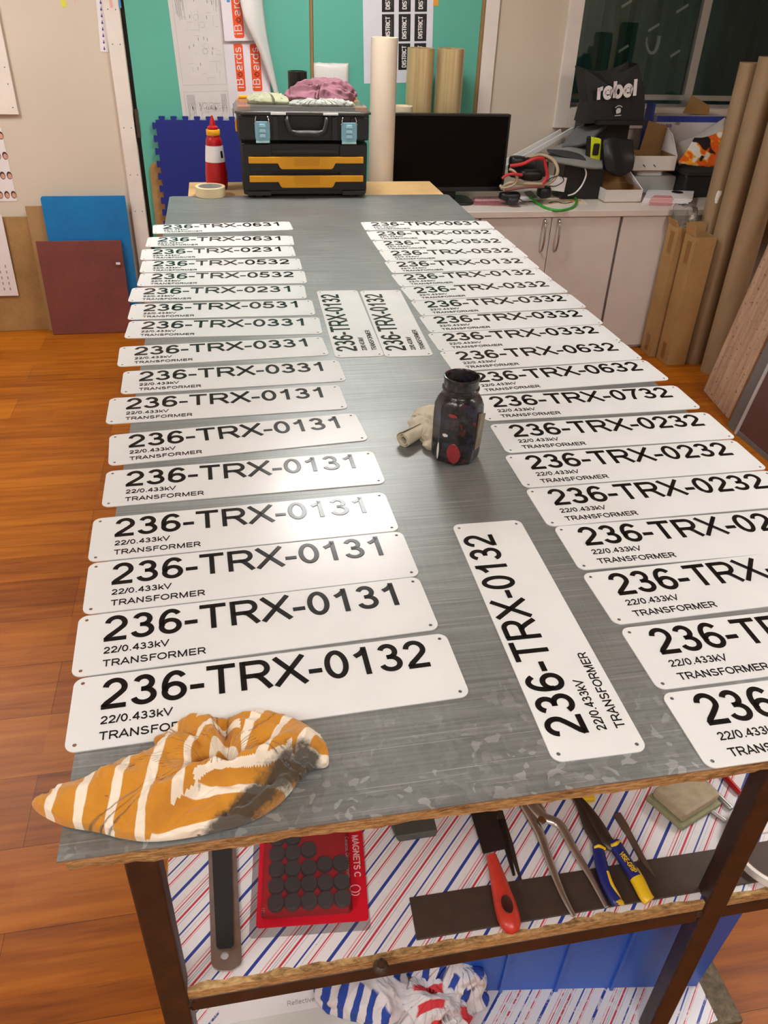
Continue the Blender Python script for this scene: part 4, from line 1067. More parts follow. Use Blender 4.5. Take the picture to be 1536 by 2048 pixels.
# ---- sauce bottle
bx, by, bz = 0.197, 3.170, TZ
t = thing('sauce_bottle', 'red squeeze sauce bottle with white label and yellow collar', 'bottle', (bx, by, bz))
Mb = Matrix.Translation((bx, by, bz))
MB().lathe([(.0, .0005), (.040, .0005), (.0445, .006), (.0465, .03), (.0460, .06), (.0440, .085), (.0415, .110), (.0385, .14), (.0350, .172), (.0335, .182), (.0335, .190), (.030, .200), (.0265, .206), (.0265, .213)], 40, 0, Mb).build('body', RED, t, smooth=True, angle=50)
MB().lathe([(.0422, .110), (.0392, .140), (.0357, .173)], 40, 0, Mb, False, False).build('label', WHITEP, t, smooth=True)
MB().lathe([(.0275, .211), (.0285, .213), (.0285, .231), (.0270, .233), (.012, .2335)], 40, 0, Mb).build('collar', YELLOW, t, smooth=True, angle=40)
MB().lathe([(.021, .2336), (.0225, .236), (.022, .242), (.016, .246), (.0125, .248), (.0105, .262), (.0050, .278), (.0042, .284), (.003, .285)], 32, 0, Mb).build('nozzle', RED, t, smooth=True, angle=40)
aa = math.radians(-52)
mb = MB(); 
for i in range(6):
    a0 = aa + i * .05; a1 = a0 + .05
    mb.add([(bx + .0413 * math.cos(a0), by + .0413 * math.sin(a0), bz + .127), (bx + .0413 * math.cos(a1), by + .0413 * math.sin(a1), bz + .127), (bx + .0385 * math.cos(a1), by + .0385 * math.sin(a1), bz + .154), (bx + .0385 * math.cos(a0), by + .0385 * math.sin(a0), bz + .154)], [(0, 1, 2, 3)])
mb.build('label_mark', INKF, t)

# ---- masking tape roll
t = thing('masking_tape_roll', 'cream roll of masking tape lying at the far left of the table', 'tape', (0.168, 3.020, TZ))
Mt = Matrix.Translation((0.168, 3.032, TZ + .0004))
MB().lathe([(.050, 0), (.0605, 0), (.0615, .0015), (.0615, .0365), (.0605, .038), (.050, .038), (.050, 0)], 56, 0, Mt, False, False).build('tape', TAPEM, t, smooth=True, angle=30)
MB().lathe([(.0475, .001), (.0498, .001), (.0498, .037), (.0475, .037), (.0475, .001)], 56, 0, Mt, False, False).build('core', GREYC, t, smooth=True, angle=30)

# ================================================================== rolls standing behind the bench
def roll(name, label, x, y, r, z0, h, m, wall=.010, group=None, core=CARDIN):
    t = thing(name, label, 'roll', (x, y, z0), group)
    MB().pipe((x, y, z0 + .0005), r, h, wall).build('wound_film', m, t, smooth=True, angle=30)
    MB().pipe((x, y, z0 + .0015), r - wall - .0002, h - .006, .004).build('core', core, t, smooth=True, angle=30)
    return t
roll('cream_roll', 'tall cream film roll standing beside the tool box', 0.958, 3.40, .0585, 0, (0.9705, 3.4, 1.467)[2], CREAM, .014, None, TAPEM)
roll('gold_roll', 'left of the two gold film rolls standing behind the monitor', 1.214, 3.80, .066, .7502, (1.221, 3.8, 1.407)[2] - .7502, GOLD, .012, 'gold film rolls')
roll('gold_roll', 'right of the two gold film rolls standing behind the monitor', 1.364, 3.80, .068, .7502, (1.371, 3.8, 1.408)[2] - .7502, GOLD, .012, 'gold film rolls')
roll('cream_short_roll', 'short cream roll end showing above the monitor corner', 1.103, 3.66, .051, .7502, (1.114, 3.66, 1.171)[2] - .7502, CREAM, .012, None, TAPEM)
roll('black_roll', 'black vinyl roll standing behind the tool box', 0.585, 3.50, .0435, 0, (0.5859, 3.5, 1.324)[2], mat('black_vinyl', (18, 18, 20), .25), .010)
pk0, pk1 = (0.7114, 3.97, 1.321), (0.886, 3.97, 1.124)
w = MB(); n = 14; vs = []; fs = []
for j in range(n + 1):
    for i in range(n + 1):
        x = pk0[0] + (pk1[0] - pk0[0]) * i / n; z = pk1[2] + (pk0[2] - pk1[2]) * j / n
        e = math.sin(PI * i / n) * math.sin(PI * j / n)
        vs.append((x + .004 * noise.noise(Vector((z * 30, 1, x))), 3.984 - .004 - .016 * e ** .5 - .004 * noise.noise(Vector((x * 40, z * 40, 2))), z + .003 * noise.noise(Vector((x * 40, 3, 1)))))
for j in range(n):
    for i in range(n): fs.append((j * (n + 1) + i, j * (n + 1) + i + 1, (j + 1) * (n + 1) + i + 1, (j + 1) * (n + 1) + i))
pk = solo(w.add(vs, fs), 'plastic_packet', mat('white_film', (216, 212, 206), .3), 'white crinkled plastic packet hanging on the teal door above the tool box', 'packet', pk0, smooth=True, angle=180)
pk.modifiers.new('film', 'SOLIDIFY').thickness = .002

# foam mat with jigsaw edges leaning on the door, and the mdf board behind it
def jig(x0, x1, z0, z1, px, pz, d):
    pts = []
    n = int(round((x1 - x0) / px)); 
    def side(a, b, n, out):
        """a->b with n teeth standing out along out"""
        a = Vector(a); b = Vector(b); o = Vector(out); dirv = (b - a) / n; r = []
        for i in range(n):
            s_ = a + dirv * i
            r += [s_, s_ + dirv * .24, s_ + dirv * .17 + o * d * .8, s_ + dirv * .24 + o * d, s_ + dirv * .66 + o * d, s_ + dirv * .73 + o * d * .8, s_ + dirv * .66]
        return r
    m_ = int(round((z1 - z0) / pz))
    pts += side((x0, z1), (x0, z0), m_, (-1, 0)); pts += [Vector((x0, z0)), Vector((x1, z0))]
    pts += side((x1, z0), (x1, z1), m_, (1, 0)); pts += side((x1, z1), (x0, z1), n, (0, 1))
    return [tuple(p) for p in pts]
tl = math.radians(3.2)
def lean(y0, z0=0.0): return Matrix(((1, 0, 0, 0), (0, math.sin(tl), -math.cos(tl), y0), (0, math.cos(tl), math.sin(tl), z0), (0, 0, 0, 1)))
solo(MB().prism(jig(-0.085, 0.775, .002, 1.060, .0555, .0575, .018), 0, .012, 0, lean(3.915)), 'foam_mat', MATBLUE, 'dark blue foam floor mat with jigsaw edges leaning on the teal door', 'mat', (-0.1, 3.90, 0))
bw_ = (-0.1441, 3.965, 0.8599); 
pl = [(bw_[0], .001)] + [(bw_[0], bw_[2] - .03), (bw_[0] + .008, bw_[2] - .012), (bw_[0] + .025, bw_[2])] + [(0.55, bw_[2]), (0.55, .001)]
solo(MB().prism(pl, 0, .012, 0, lean(3.94)), 'mdf_board', MDF, 'brown mdf board with rounded corner behind the blue foam mat', 'board', (bw_[0], 3.94, 0))

# ================================================================== papers pinned on the teal doors
YP = 3.9845
def face_M(p_tl, p_tr, p_bl, y=YP):
    """local x right, y up from the sheet's top-left corner on the door face"""
    a = Vector((p_tl[0], y, p_tl[2])); b = Vector((p_tr[0], y, p_tr[2])); c = Vector((p_bl[0], y, p_bl[2]))
    X = (b - a); Y = (a - c)
    M = frame_M(a, X, Y)
    return M, X.length, Y.length
def sheet(name, label, M, w, h, m=None, cat='poster', th=.0008):
    t = thing(name, label, cat, tuple(M.translation))
    MB().box((0, -h, 0), (w, 0, th), 0, M).build('sheet', m or WHITEP, t); return t
# wiring diagram
M, w, h = face_M((0.0294, 3.98, 1.641), (0.2517, 3.98, 1.649), (0.0293, 3.98, 1.085)); w += .03; h += .04
t = sheet('wiring_diagram', 'grey line wiring diagram on a tall white sheet on the teal door', M, w, h, mat('grey_white_paper', (206, 200, 196), .7))
mb = MB(); rnd = random.Random(5); T1 = .0011
def ln(x0, y0, x1, y1, wd=.0007): strip(mb, [(x0, y0), (x1, y1)], wd, False, T1 - .0008, 0, M @ Matrix.Translation((0, 0, .0008)), 0)
for (a, b, c, d_) in ((.02, -.43, w - .02, -.02), (.02, -h + .01, w - .02, -.46)):
    for q in (((a, b), (c, b)), ((c, b), (c, d_)), ((c, d_), (a, d_)), ((a, d_), (a, b))): ln(*q[0], *q[1], .0006)
    for k in range(9): 
        x = a + .012 + k * .0045; ln(x, d_ - .012, x, d_ - .012 - rnd.uniform(.05, .13), .0013)
    for k in range(6):
        x = c - .010 - k * .0045; ln(x, d_ - .012, x, d_ - .012 - rnd.uniform(.03, .10), .0013)
    for k in range(26):
        x = rnd.uniform(a + .03, c - .02); y = rnd.uniform(b + .03, d_ - .04)
        if rnd.random() < .55: ln(x, y, x, y - rnd.uniform(.01, .05), .0006)
        else: ln(x, y, min(c - .01, x + rnd.uniform(.02, .06)), y, .0006)
    for k in range(14):
        x = rnd.uniform(a + .03, c - .03); y = rnd.uniform(b + .05, d_ - .05); ln(x, y, x, y - .014, .0022)
    for k in range(5):
        x = rnd.uniform(a + .04, c - .05); y = rnd.uniform(b + .06, d_ - .06)
        strip(mb, el(x, y, .012, .012, 0, 360, 12)[:-1], .0006, True, .0003, 0, M @ Matrix.Translation((0, 0, .0008)), 0)
mb.build('diagram', DGREY, t)

# sticker sheets with rotated lettering
def sticker_sheet(name, label, M, w, h, cols, th=.0008):
    t = sheet(name, label, M, w, h, mat('sticker_paper', (222, 214, 220), .6), 'sticker sheet', th)
    for (cx, y0, y1) in cols:
        sw = .048
        st = MB().prism([(p[0] + cx, p[1] + (y0 + y1) / 2) for p in rrect(sw, y0 - y1, .010, 4)], th, th + .0005, 0, M).build('sticker', ORNG, t)
        Mt = M @ Matrix.Translation((cx + .0155, y1 + .012, th + .0005)) @ Matrix.Rotation(PI / 2, 4, 'Z')
        L = y0 - y1 - .024; k = L / text_width('iBoards')
        mb = MB(); xs = k / .037
        x1 = lettering(mb, 'iB', .037, Mt, xs, .11)
        lettering(mb, 'ards', .037, Mt @ Matrix.Translation((x1 + .776 * k, 0, 0)), xs, .11); mb.build('sticker_lettering', WHITEP, st)
        mb = MB(); cx_, cy_ = x1 + .388 * k, .0135
        strip(mb, el(cx_, cy_, .0088, .0098, 120, 420, 16), .0036, False, .0003, 0, Mt, 0); strip(mb, [(cx_, cy_ + .001), (cx_, cy_ + .014)], .0036, False, .0003, 0, Mt, 0)
        mb.build('power_symbol', mat('dark_red_ink', (74, 20, 26), .5), st)
    return t
M, w, h = face_M((0.2903, 3.98, 1.438), (0.5127, 3.98, 1.443), (0.3099, 3.98, 1.115)); 
sticker_sheet('sticker_sheet', 'white sheet of two orange stickers on the door behind the tool box', M, .196, .42, [(.050, -.045, -.250), (.132, -.045, -.250), (.050, .07, -.035), (.132, .07, -.035)][:2])
M, w, h = face_M((0.27, 3.96, 1.706), (0.4547, 3.96, 1.713), (0.2993, 3.96, 1.406), 3.968)
sticker_sheet('sticker_sheet', 'upper white sheet with one orange sticker, hanging over the wider sticker sheet', M, .165, h, [(.072, -h + .215, -h + .012)], .0012)
M, w, h = face_M((0.2664, 3.98, 1.688), (0.42, 3.98, 1.693), (0.2944, 3.98, 1.173), 3.983)
t = sheet('backing_paper', 'plain white paper strip on the door left of the orange stickers', M, .046, h + .06, mat('plain_white_strip', (214, 208, 212), .7))
# film curling off in a long cone
t = thing('curled_film', 'glossy white film curling away beside the orange stickers', 'film', (0.422, 3.95, 1.556))
p0 = Vector((0.4615, 3.95, 1.636)); p1 = Vector((0.536, 3.97, 1.143)); q0 = Vector((0.3681, 3.93, 1.527)); 
vs = []; fs = []; n = 24; m_ = 10
A = [Vector((0.4684, 3.972, 1.656)), Vector((0.4839, 3.972, 1.456)), Vector((0.5165, 3.974, 1.265)), Vector((0.5498, 3.976, 1.097))]
B = [Vector((0.3567, 3.955, 1.652)), Vector((0.378, 3.925, 1.504)), Vector((0.4503, 3.945, 1.348)), Vector((0.5393, 3.972, 1.097))]
A = smooth_path(A, 8); B = smooth_path(B, 8); n = len(A) - 1
for i in range(n + 1):
    for j in range(m_ + 1):
        f = j / m_; p = A[i] + (B[i] - A[i]) * f; p = p + Vector((0, -.035 * math.sin(PI * f) * (1 - i / n) ** .7, 0)); vs.append(p)
for i in range(n):
    for j in range(m_): fs.append((i * (m_ + 1) + j, i * (m_ + 1) + j + 1, (i + 1) * (m_ + 1) + j + 1, (i + 1) * (m_ + 1) + j))
fo = MB().add(vs, fs).build('film', mat('glossy_film', (216, 214, 210), .18), t, smooth=True, angle=180)
fo.modifiers.new('film', 'SOLIDIFY').thickness = .0012
# sheet of black labels
M, w, h = face_M((0.9504, 3.98, 1.71), (1.31, 3.98, 1.723), (0.9791, 3.98, 1.243))
Lx = (1.073, 3.98, 1.594)[0] - M.translation.x
t = sheet('label_sheet', 'white sheet of black DISTRICT labels on the right teal door', M, .352, h + .01, mat('label_sheet_paper', (214, 212, 220), .6))
z_ref = [(1.115, 3.98, 1.531)[2], (1.12, 3.98, 1.415)[2], (1.121, 3.98, 1.406)[2], (1.125, 3.98, 1.283)[2]]
pitch = z_ref[0] - z_ref[2]; lh = z_ref[0] - z_ref[1]; ztop = M.translation.z
xs_ = [(1.044, 3.98, 1.479)[0], (1.105, 3.98, 1.481)[0], (1.128, 3.98, 1.481)[0], (1.188, 3.98, 1.483)[0], (1.209, 3.98, 1.483)[0], (1.27, 3.98, 1.485)[0]]
for c in range(3):
    x0, x1 = xs_[c * 2] - M.translation.x, xs_[c * 2 + 1] - M.translation.x
    for r in range(-1, 2):
        y0 = z_ref[0] - r * pitch - ztop; y1 = y0 - lh
        if y0 > -.002: y0 = -.002
        if y0 - y1 < .03: continue
        lbx = MB().box((x0, y1, .0008), (x1, y0, .0013), 0, M).build('label', INKF, t)
        mb = MB(); Mt = M @ Matrix.Translation((x0 + (x1 - x0) * .66, y1 + .010, .0013)) @ Matrix.Rotation(PI / 2, 4, 'Z')
        lettering(mb, 'DISTRICT', (x1 - x0) * .36, Mt, (lh - .020) / (text_width('DISTRICT') * (x1 - x0) * .36), .2); mb.build('label_lettering', WHITEP, lbx)
        mb = MB(); strip(mb, [(x0 + (x1 - x0) * .80, y1 + .025), (x0 + (x1 - x0) * .80, y1 + lh - .025)], .0022, False, .0003, 0, M @ Matrix.Translation((0, 0, .0013)), 0); mb.build('label_rule', DGREY, lbx)

# ================================================================== left wall pieces
t = thing('framed_panel', 'corner of a white framed opening with dark pane at the left edge', 'frame', (-0.7292, 3.98, 1.244))
x1, z0 = (-0.7265, 3.98, 1.078)[0], (-0.727, 3.98, 1.076)[2]
mb = MB(); mb.box((x1 - .075, 3.980, z0), (x1, 3.9995, 2.05)); mb.box((-1.75, 3.980, z0), (x1 - .075, 3.9995, z0 + .075)); mb.box((-1.75, 3.980, z0 + .075), (-1.675, 3.9995, 2.05)); mb.box((-1.675, 3.980, 1.975), (x1 - .075, 3.9995, 2.05))
for z in (z0 + .03, z0 + .13, z0 + .2): mb.lathe([(.003, 0), (.003, .0008)], 8, 1, frame_M((x1 - .02, 3.980, z), (1, 0, 0), (0, 0, 1)))
mb.build('frame', [TRIM, DGREY], t)
BX((-1.675, 3.985, z0 + .075), (x1 - .075, 3.9992, 1.975)).build('pane', SCREEN, t)
def small_sheet(name, label, tl_, tr_, bl_, m, cat='paper', y=3.9985, upright=None):
    M, w, h = face_M(tl_, tr_, bl_, y)
    if upright is not None: M = frame_M((tl_[0], y, tl_[2]), (upright.z, 0, -upright.x), upright)
    return sheet(name, label, M, w, h, m, cat, .0006), M, w, h
t, M, w, h = small_sheet('portrait_sticker_sheet', 'white sheet of small oval portrait stickers on the left wall', (-0.9658, 4, 1.014), (-0.8241, 4, 1.015), (-0.9819, 4, 0.6716), WHITEP)
rnd = random.Random(2)
for r in range(4):
    for c in range(3):
        x = w - .012 - c * .030; y = -.035 - r * .092 + .0
        x = w - .010 - c * .032
        ov = MB().prism(el(x, y - .0, .0125, .0185, 0, 360, 20)[:-1], .0006, .0010, 0, M).build('portrait', HAIR, t)
        MB().prism(el(x + .001, y - .003, .0095, .0125, 0, 360, 18)[:-1], .0010, .0013, 0, M).build('face', SKIN, ov)
t, M, w, h = small_sheet('listing_sheet', 'white printed sheet hanging low on the left wall over mdf', (-1.003, 3.95, 0.6175), (-0.9076, 3.95, 0.6164), (-1.021, 3.95, 0.1993), WHITEP, y=3.951)
# make it wide enough to reach its right edge
bpy.data.objects.remove(t.children[0]); wv = (-0.9242, 3.95, 0.2019)[0] - (-1.021, 3.95, 0.1993)[0]
MB().box((0, -h, 0), (wv + .005, 0, .0006), 0, M).build('sheet', WHITEP, t)
mb = MB()
for r in range(5):
    for c in range(3): strip(mb, [(wv - .03 - c * .03, -h + .03 + r * .03), (wv - .03 - c * .03, -h + .045 + r * .03)], .006, False, .0003, 0, M @ Matrix.Translation((0, 0, .0006)), 0)
mb.build('printed_lettering', GREYT, t)
_a, _c = Vector((-0.2856, 4, 1.631)), Vector((-0.3047, 4, 1.348)); _y = (_a - _c).normalized()
t, M, w, h = small_sheet('motif_strip', 'narrow white strip of violet motifs hanging beside the white door post', (-0.2856, 4, 1.631), (-0.2482, 4, 1.633), (-0.3047, 4, 1.348), WHITEP, upright=_y)
mb = MB()
for k in range(14):
    y = -h + .012 + k * .0265; mb.prism(el(w / 2, y, .0042, .0048, 0, 360, 12)[:-1], .0006, .0010, 0, M); mb.prism(el(w / 2, y + .0075, .0018, .0035, 0, 360, 10)[:-1], .0006, .0010, 0, M)
mb.build('motif', PURPLE, t)
for nm, a, b, m, lb in (('paper_tag', (-0.4479, 4, 1.588), (-0.4271, 4, 1.523), TAGY, 'yellow paper tag high on the left wall'), ('paper_tag', (-0.3866, 4, 1.59), (-0.383, 4, 1.536), TAGP, 'pale pink paper tag beside the yellow tag on the left wall'),
                        ('paper_tag', (-0.2301, 3.98, 1.595), (-0.2208, 3.98, 1.526), TAGP, 'pink paper tag at the top of the white door post'), ('paper_tag', (-0.1902, 3.98, 1.596), (-0.1805, 3.98, 1.527), TAGB, 'blue paper tag at the top of the white door post'),
                        ('paper_tag', (1.306, 3.984, 1.642), (1.331, 3.984, 1.577), mat('orange_tag', (224, 150, 40), .6), 'orange paper tag beside the black label sheet'), ('paper_tag', (0.3034, 3.96, 1.612), (0.3181, 3.96, 1.563), TAGB, 'blue tape tag above the orange sticker sheet')):
    y = a[1] - .0012
    if a[1] < 3.97: y = 3.9665
    solo(MB().box((a[0], y, b[2]), (b[0], y + .0010, a[2])), nm, m, lb, 'tag', a)

# boards leaning at the foot of the left wall
def leanb(x0, x1, z1, yb, yt, th, m, name, label, cut=0.0, group=None, bev=.001):
    """board from the floor at yb leaning back to yt at its top"""
    q = [(x0, z1), (x0, 0.001), (x1, 0.001), (x1, z1)]
    if cut: q = [(x0 + cut, z1), (x0, z1 - cut), (x0, .001), (x1, .001), (x1, z1)]
    L = math.hypot(z1, yt - yb); ca, sa = z1 / L, (yt - yb) / L
    M = Matrix(((1, 0, 0, 0), (0, sa, -ca, yb), (0, ca, sa, 0), (0, 0, 0, 1)))
    q = [(x, z / ca) for x, z in q]
    return solo(MB().prism(q, 0, th, 0, M), name, m, label, 'board', (x0, yb, 0), group, bevel=bev)
leanb((-1.297, 3.985, 0.6052)[0], (-0.7726, 3.985, 0.5992)[0], (-0.8456, 3.985, 0.6)[2], 3.965, 3.985, .012, MDF, 'mdf_board', 'wide brown mdf board standing against the left wall at floor level')
leanb((-0.7829, 3.97, 0.6546)[0], (-0.5883, 3.97, 0.6529)[0], (-0.7587, 3.97, 0.6544)[2], 3.945, 3.975, .010, mat('mdf_tan', (160, 126, 84), .75, var=.05), 'mdf_board', 'tan mdf board behind the blue panel on the left')
leanb((-0.697, 3.95, 0.7046)[0], (-0.2813, 3.95, 0.7016)[0], (-0.5028, 3.95, 0.7056)[2], 3.915, 3.955, .006, BLUEB, 'acrylic_board', 'glossy blue panel leaning on the wall behind the maroon board', .010)
mo = leanb((-0.7542, 3.91, 0.4947)[0], (-0.3292, 3.91, 0.4876)[0], (-0.5349, 3.91, 0.491)[2], 3.885, 3.920, .014, MAROON, 'maroon_board', 'scuffed maroon board leaning in front of the blue panel')
a, b = (-0.3689, 3.895, 0.3828), (-0.3475, 3.895, 0.3717)
BX((a[0], 3.884, b[2]), (b[0], 3.8885, a[2])).build('white_label', WHITEP, mo)

# ================================================================== cabinets and counter
CT = 0.75
solo(BX((1.025, 3.338, CT - .030), (3.45, 3.978, CT)), 'counter_top', TOPM, 'long white laminate counter top along the back wall', 'counter', (1.025, 3.338, CT - .03), bevel=.002)
def cabinet(x0, x1, label, doors, handles):
    t = thing('cabinet', label, 'cabinet', (x0, 3.37, 0), 'white cabinets under the counter')
    BX((x0, 3.372, .001), (x1, 3.975, CT - .0305)).build('carcass', LAV, t)
    for i, (a, b) in enumerate(doors):
        d = BX((a + .002, 3.352, .020), (b - .002, 3.3715, CT - .034)).build('door', LAV, t, bevel=.001)
        if handles:
            hx = b - .038 if i == 0 else a + .038
            pts = smooth_path([(hx, 3.350, .706), (hx, 3.336, .698), (hx, 3.324, .650), (hx, 3.322, .600), (hx, 3.334, .560), (hx, 3.350, .549)], 6)
            h = MB().tube(pts, .0052, 10).build('handle', CHROME, d, smooth=True)
            for k in range(4):
                z = .695 - .022 * k; y = 3.3305 - .0022 * k
                MB().lathe([(.0, -.005), (.0052, -.003), (.0062, 0), (.0052, .003), (0, .005)], 12, 0, Matrix.Translation((hx, y, z))).build('handle_bead', CHROME, h, smooth=True)
cabinet(1.025, 1.447, 'leftmost white cabinet half hidden behind the far end of the table', [(1.025, 1.447)], False)
cabinet(1.453, 2.196, 'white two door cabinet with a pair of curved chrome handles', [(1.455, 1.826), (1.826, 2.195)], True)
cabinet(2.206, 2.960, 'white cabinet on the right behind the tall cartons', [(2.207, 2.58), (2.58, 2.959)], False)
solo(BX((2.1965, 3.366, .001), (2.2055, 3.97, CT - .031)), 'gap_shade_strip', GAPM, 'narrow dark strip painting the shaded gap between the two right cabinets', 'strip', (2.196, 3.36, 0))  # grey strip stands in for the shade in the gap between cabinets

# ---- monitor
t = thing('monitor', 'black flat screen monitor switched off on the counter', 'monitor', (1.33, 3.58, CT))
mx0, mx1, mz0, mz1 = 1.036, 1.622, 0.800, 1.152
BX((mx0, 3.556, mz0), (mx1, 3.590, mz1)).build('housing', BLACK, t, bevel=.004)
BX((mx0 + .10, 3.590, mz0 + .05), (mx1 - .10, 3.625, mz1 - .06)).build('back_shell', BLACK, t, bevel=.01)
mb = MB(); mb.box((mx0, 3.550, mz0 + .020), (mx0 + .010, 3.5558, mz1)); mb.box((mx1 - .010, 3.550, mz0 + .020), (mx1, 3.5558, mz1)); mb.box((mx0 + .010, 3.550, mz1 - .010), (mx1 - .010, 3.5558, mz1)); mb.box((mx0, 3.550, mz0), (mx1, 3.5558, mz0 + .020))
mb.build('bezel', BLACK, t, bevel=.001)
BX((mx0 + .0105, 3.5535, mz0 + .0205), (mx1 - .0105, 3.5557, mz1 - .0105)).build('screen', SCREEN, t)
BX((1.28, 3.575, CT + .012), (1.38, 3.600, mz0 + .06)).build('stand_neck', BLACK, t, bevel=.004)
MB().prism([(1.33 + p[0], 3.56 + p[1]) for p in rrect(.26, .19, .05)], CT + .0005, CT + .012).build('stand_base', BLACK, t, bevel=.003)

# ---- window ledge clutter on the counter, left to right
def cable(name, m, pts, r, label, closed=False, group='loose cables on the counter'):
    p = smooth_path(pts, 8, closed)
    return solo(MB().tube(p, r, 8, 0, closed), name, m, label, 'cable', tuple(p[0]), group, smooth=True)
# flat plastic packets and papers
def flat(name, label, quad, m, th=.003, cat='packet', group=None, z=CT):
    q = [Vector((p[0], p[1], z + .0004)) for p in quad]
    return solo(MB().hexa(q, [p + Vector((0, 0, th)) for p in q]), name, m, label, cat, tuple(q[0]), group, bevel=min(.0008, th / 4))
flat('pink_packet', 'flat pink printed packet lying before the monitor', [(1.428, 3.481, 0.75), (1.677, 3.439, 0.75), (1.695, 3.558, 0.75), (1.44, 3.6, 0.75)], mat('dull_pink_print', (150, 92, 94), .5, var=.3, vscale=30), .004)
flat('pink_flyer', 'crumpled pink and white flyer lying under the monitor corner', [(1.472, 3.528, 0.756), (1.603, 3.523, 0.756), (1.638, 3.634, 0.756), (1.487, 3.628, 0.756)], mat('pink_white_print', (196, 140, 146), .5, var=.35, vscale=60), .003, z=CT + .005)
flat('grey_packet', 'grey plastic sachet on the counter edge near the table', [(1.66, 3.45, 0.75), (1.728, 3.448, 0.75), (1.741, 3.534, 0.75), (1.683, 3.536, 0.75)], mat('grey_sachet', (158, 146, 142), .4, var=.3, vscale=50), .003)
flat('white_instruction_sheet', 'folded white and black instruction sheet under the cables', [(1.716, 3.503, 0.762), (1.862, 3.542, 0.762), (1.885, 3.777, 0.762), (1.74, 3.696, 0.762)], WHITEP, .002, 'paper', z=CT + .010)
flat('black_print_patch', 'black strip of card across the white instruction sheet', [(1.773, 3.554, 0.765), (1.824, 3.575, 0.765), (1.839, 3.727, 0.765), (1.788, 3.692, 0.765)], INKF, .002, 'card', z=CT + .0125)
flat('orange_sticker_sheet', 'white sticker sheet with orange and black marks under the green cable', [(1.804, 3.445, 0.75), (2.06, 3.478, 0.75), (2.083, 3.635, 0.75), (1.871, 3.608, 0.75)], mat('sticker_scatter', (226, 206, 180), .5, var=.25, vscale=90), .0015, 'sheet')
mb = MB(); e0 = Vector((2.019, 3.548, 0.752)); mb.prism(el(e0.x, e0.y, .035, .022, 0, 360, 20)[:-1], CT + .002, CT + .0028); solo(mb, 'orange_sticker', mat('tan_sticker', (214, 150, 80), .5, var=.3, vscale=60), 'orange patterned sticker on the counter right of the green cable', 'sticker', (e0.x, e0.y, CT))
mb = MB(); P_ = [Vector((1.857, 3.495, 0.7528)), Vector((1.906, 3.526, 0.7528)), Vector((1.933, 3.481, 0.7528)), Vector((1.991, 3.512, 0.7528))]
mb.tube(smooth_path(P_, 5), .004, 8, flat=.3); solo(mb, 'black_strip', INKF, 'wavy black strip on the sticker sheet inside the green cable loop', 'strip', tuple(P_[0]))

cable('green_cable', GREENC, [(1.772, 3.553, 0.77), (1.786, 3.496, 0.758), (1.797, 3.378, 0.7555), (1.85, 3.325, 0.7555), (1.946, 3.393, 0.7555), (2.022, 3.536, 0.757), (2.027, 3.654, 0.759), (1.955, 3.664, 0.775), (1.896, 3.618, 0.79)], .0065, 'green cable looped over the counter edge')
# beige hose loops, red cables piled up
def W(u3, z): return u3
cable('beige_cable', BEIGEC, [(1.593, 3.5, 0.8211), (1.63, 3.48, 0.8534), (1.728, 3.46, 0.8522), (1.831, 3.47, 0.8545), (1.877, 3.49, 0.8999), (1.866, 3.53, 0.9464), (1.816, 3.57, 0.9674), (1.763, 3.6, 0.9529), (1.699, 3.6, 0.934)], .0085, 'thick beige hose looping highest in the cable pile')
cable('beige_cable', BEIGEC, [(1.61, 3.46, 0.9223), (1.639, 3.45, 0.908), (1.654, 3.45, 0.8733), (1.632, 3.45, 0.8453), (1.586, 3.45, 0.8362), (1.572, 3.46, 0.8483)], .007, 'short beige hose loop beside the monitor edge')
cable('red_cable', REDCABLE, [(1.613, 3.46, 0.9361), (1.673, 3.45, 0.947), (1.728, 3.45, 0.9697), (1.779, 3.46, 0.968), (1.8, 3.46, 0.9289), (1.812, 3.46, 0.8894), (1.796, 3.46, 0.8519)], .0085, 'red cable arching over the cable pile')
cable('red_cable', REDCABLE, [(1.572, 3.44, 0.8825), (1.596, 3.44, 0.8986), (1.626, 3.44, 0.9031), (1.677, 3.45, 0.8964)], .007, 'short red cable end beside the monitor')
cable('brown_cable', BROWNC, [(1.594, 3.44, 0.8265), (1.655, 3.44, 0.8355), (1.722, 3.44, 0.8422), (1.8, 3.45, 0.8398)], .0065, 'dull red brown cable lying low across the cable pile')
cable('black_lead', BLACK, [(1.81, 3.47, 0.8569), (1.846, 3.47, 0.8804), (1.89, 3.47, 0.8873), (1.907, 3.47, 0.8636), (1.871, 3.47, 0.8401), (1.834, 3.47, 0.8402)], .0026, 'thin black lead curling right of the cable pile')
cable('white_cable', WHITEG, [(2.051, 3.56, 0.9078), (2.061, 3.555, 0.8751), (2.048, 3.555, 0.8267), (2.014, 3.55, 0.7887), (1.977, 3.55, 0.7766)], .004, 'white cable hanging down across the black box')
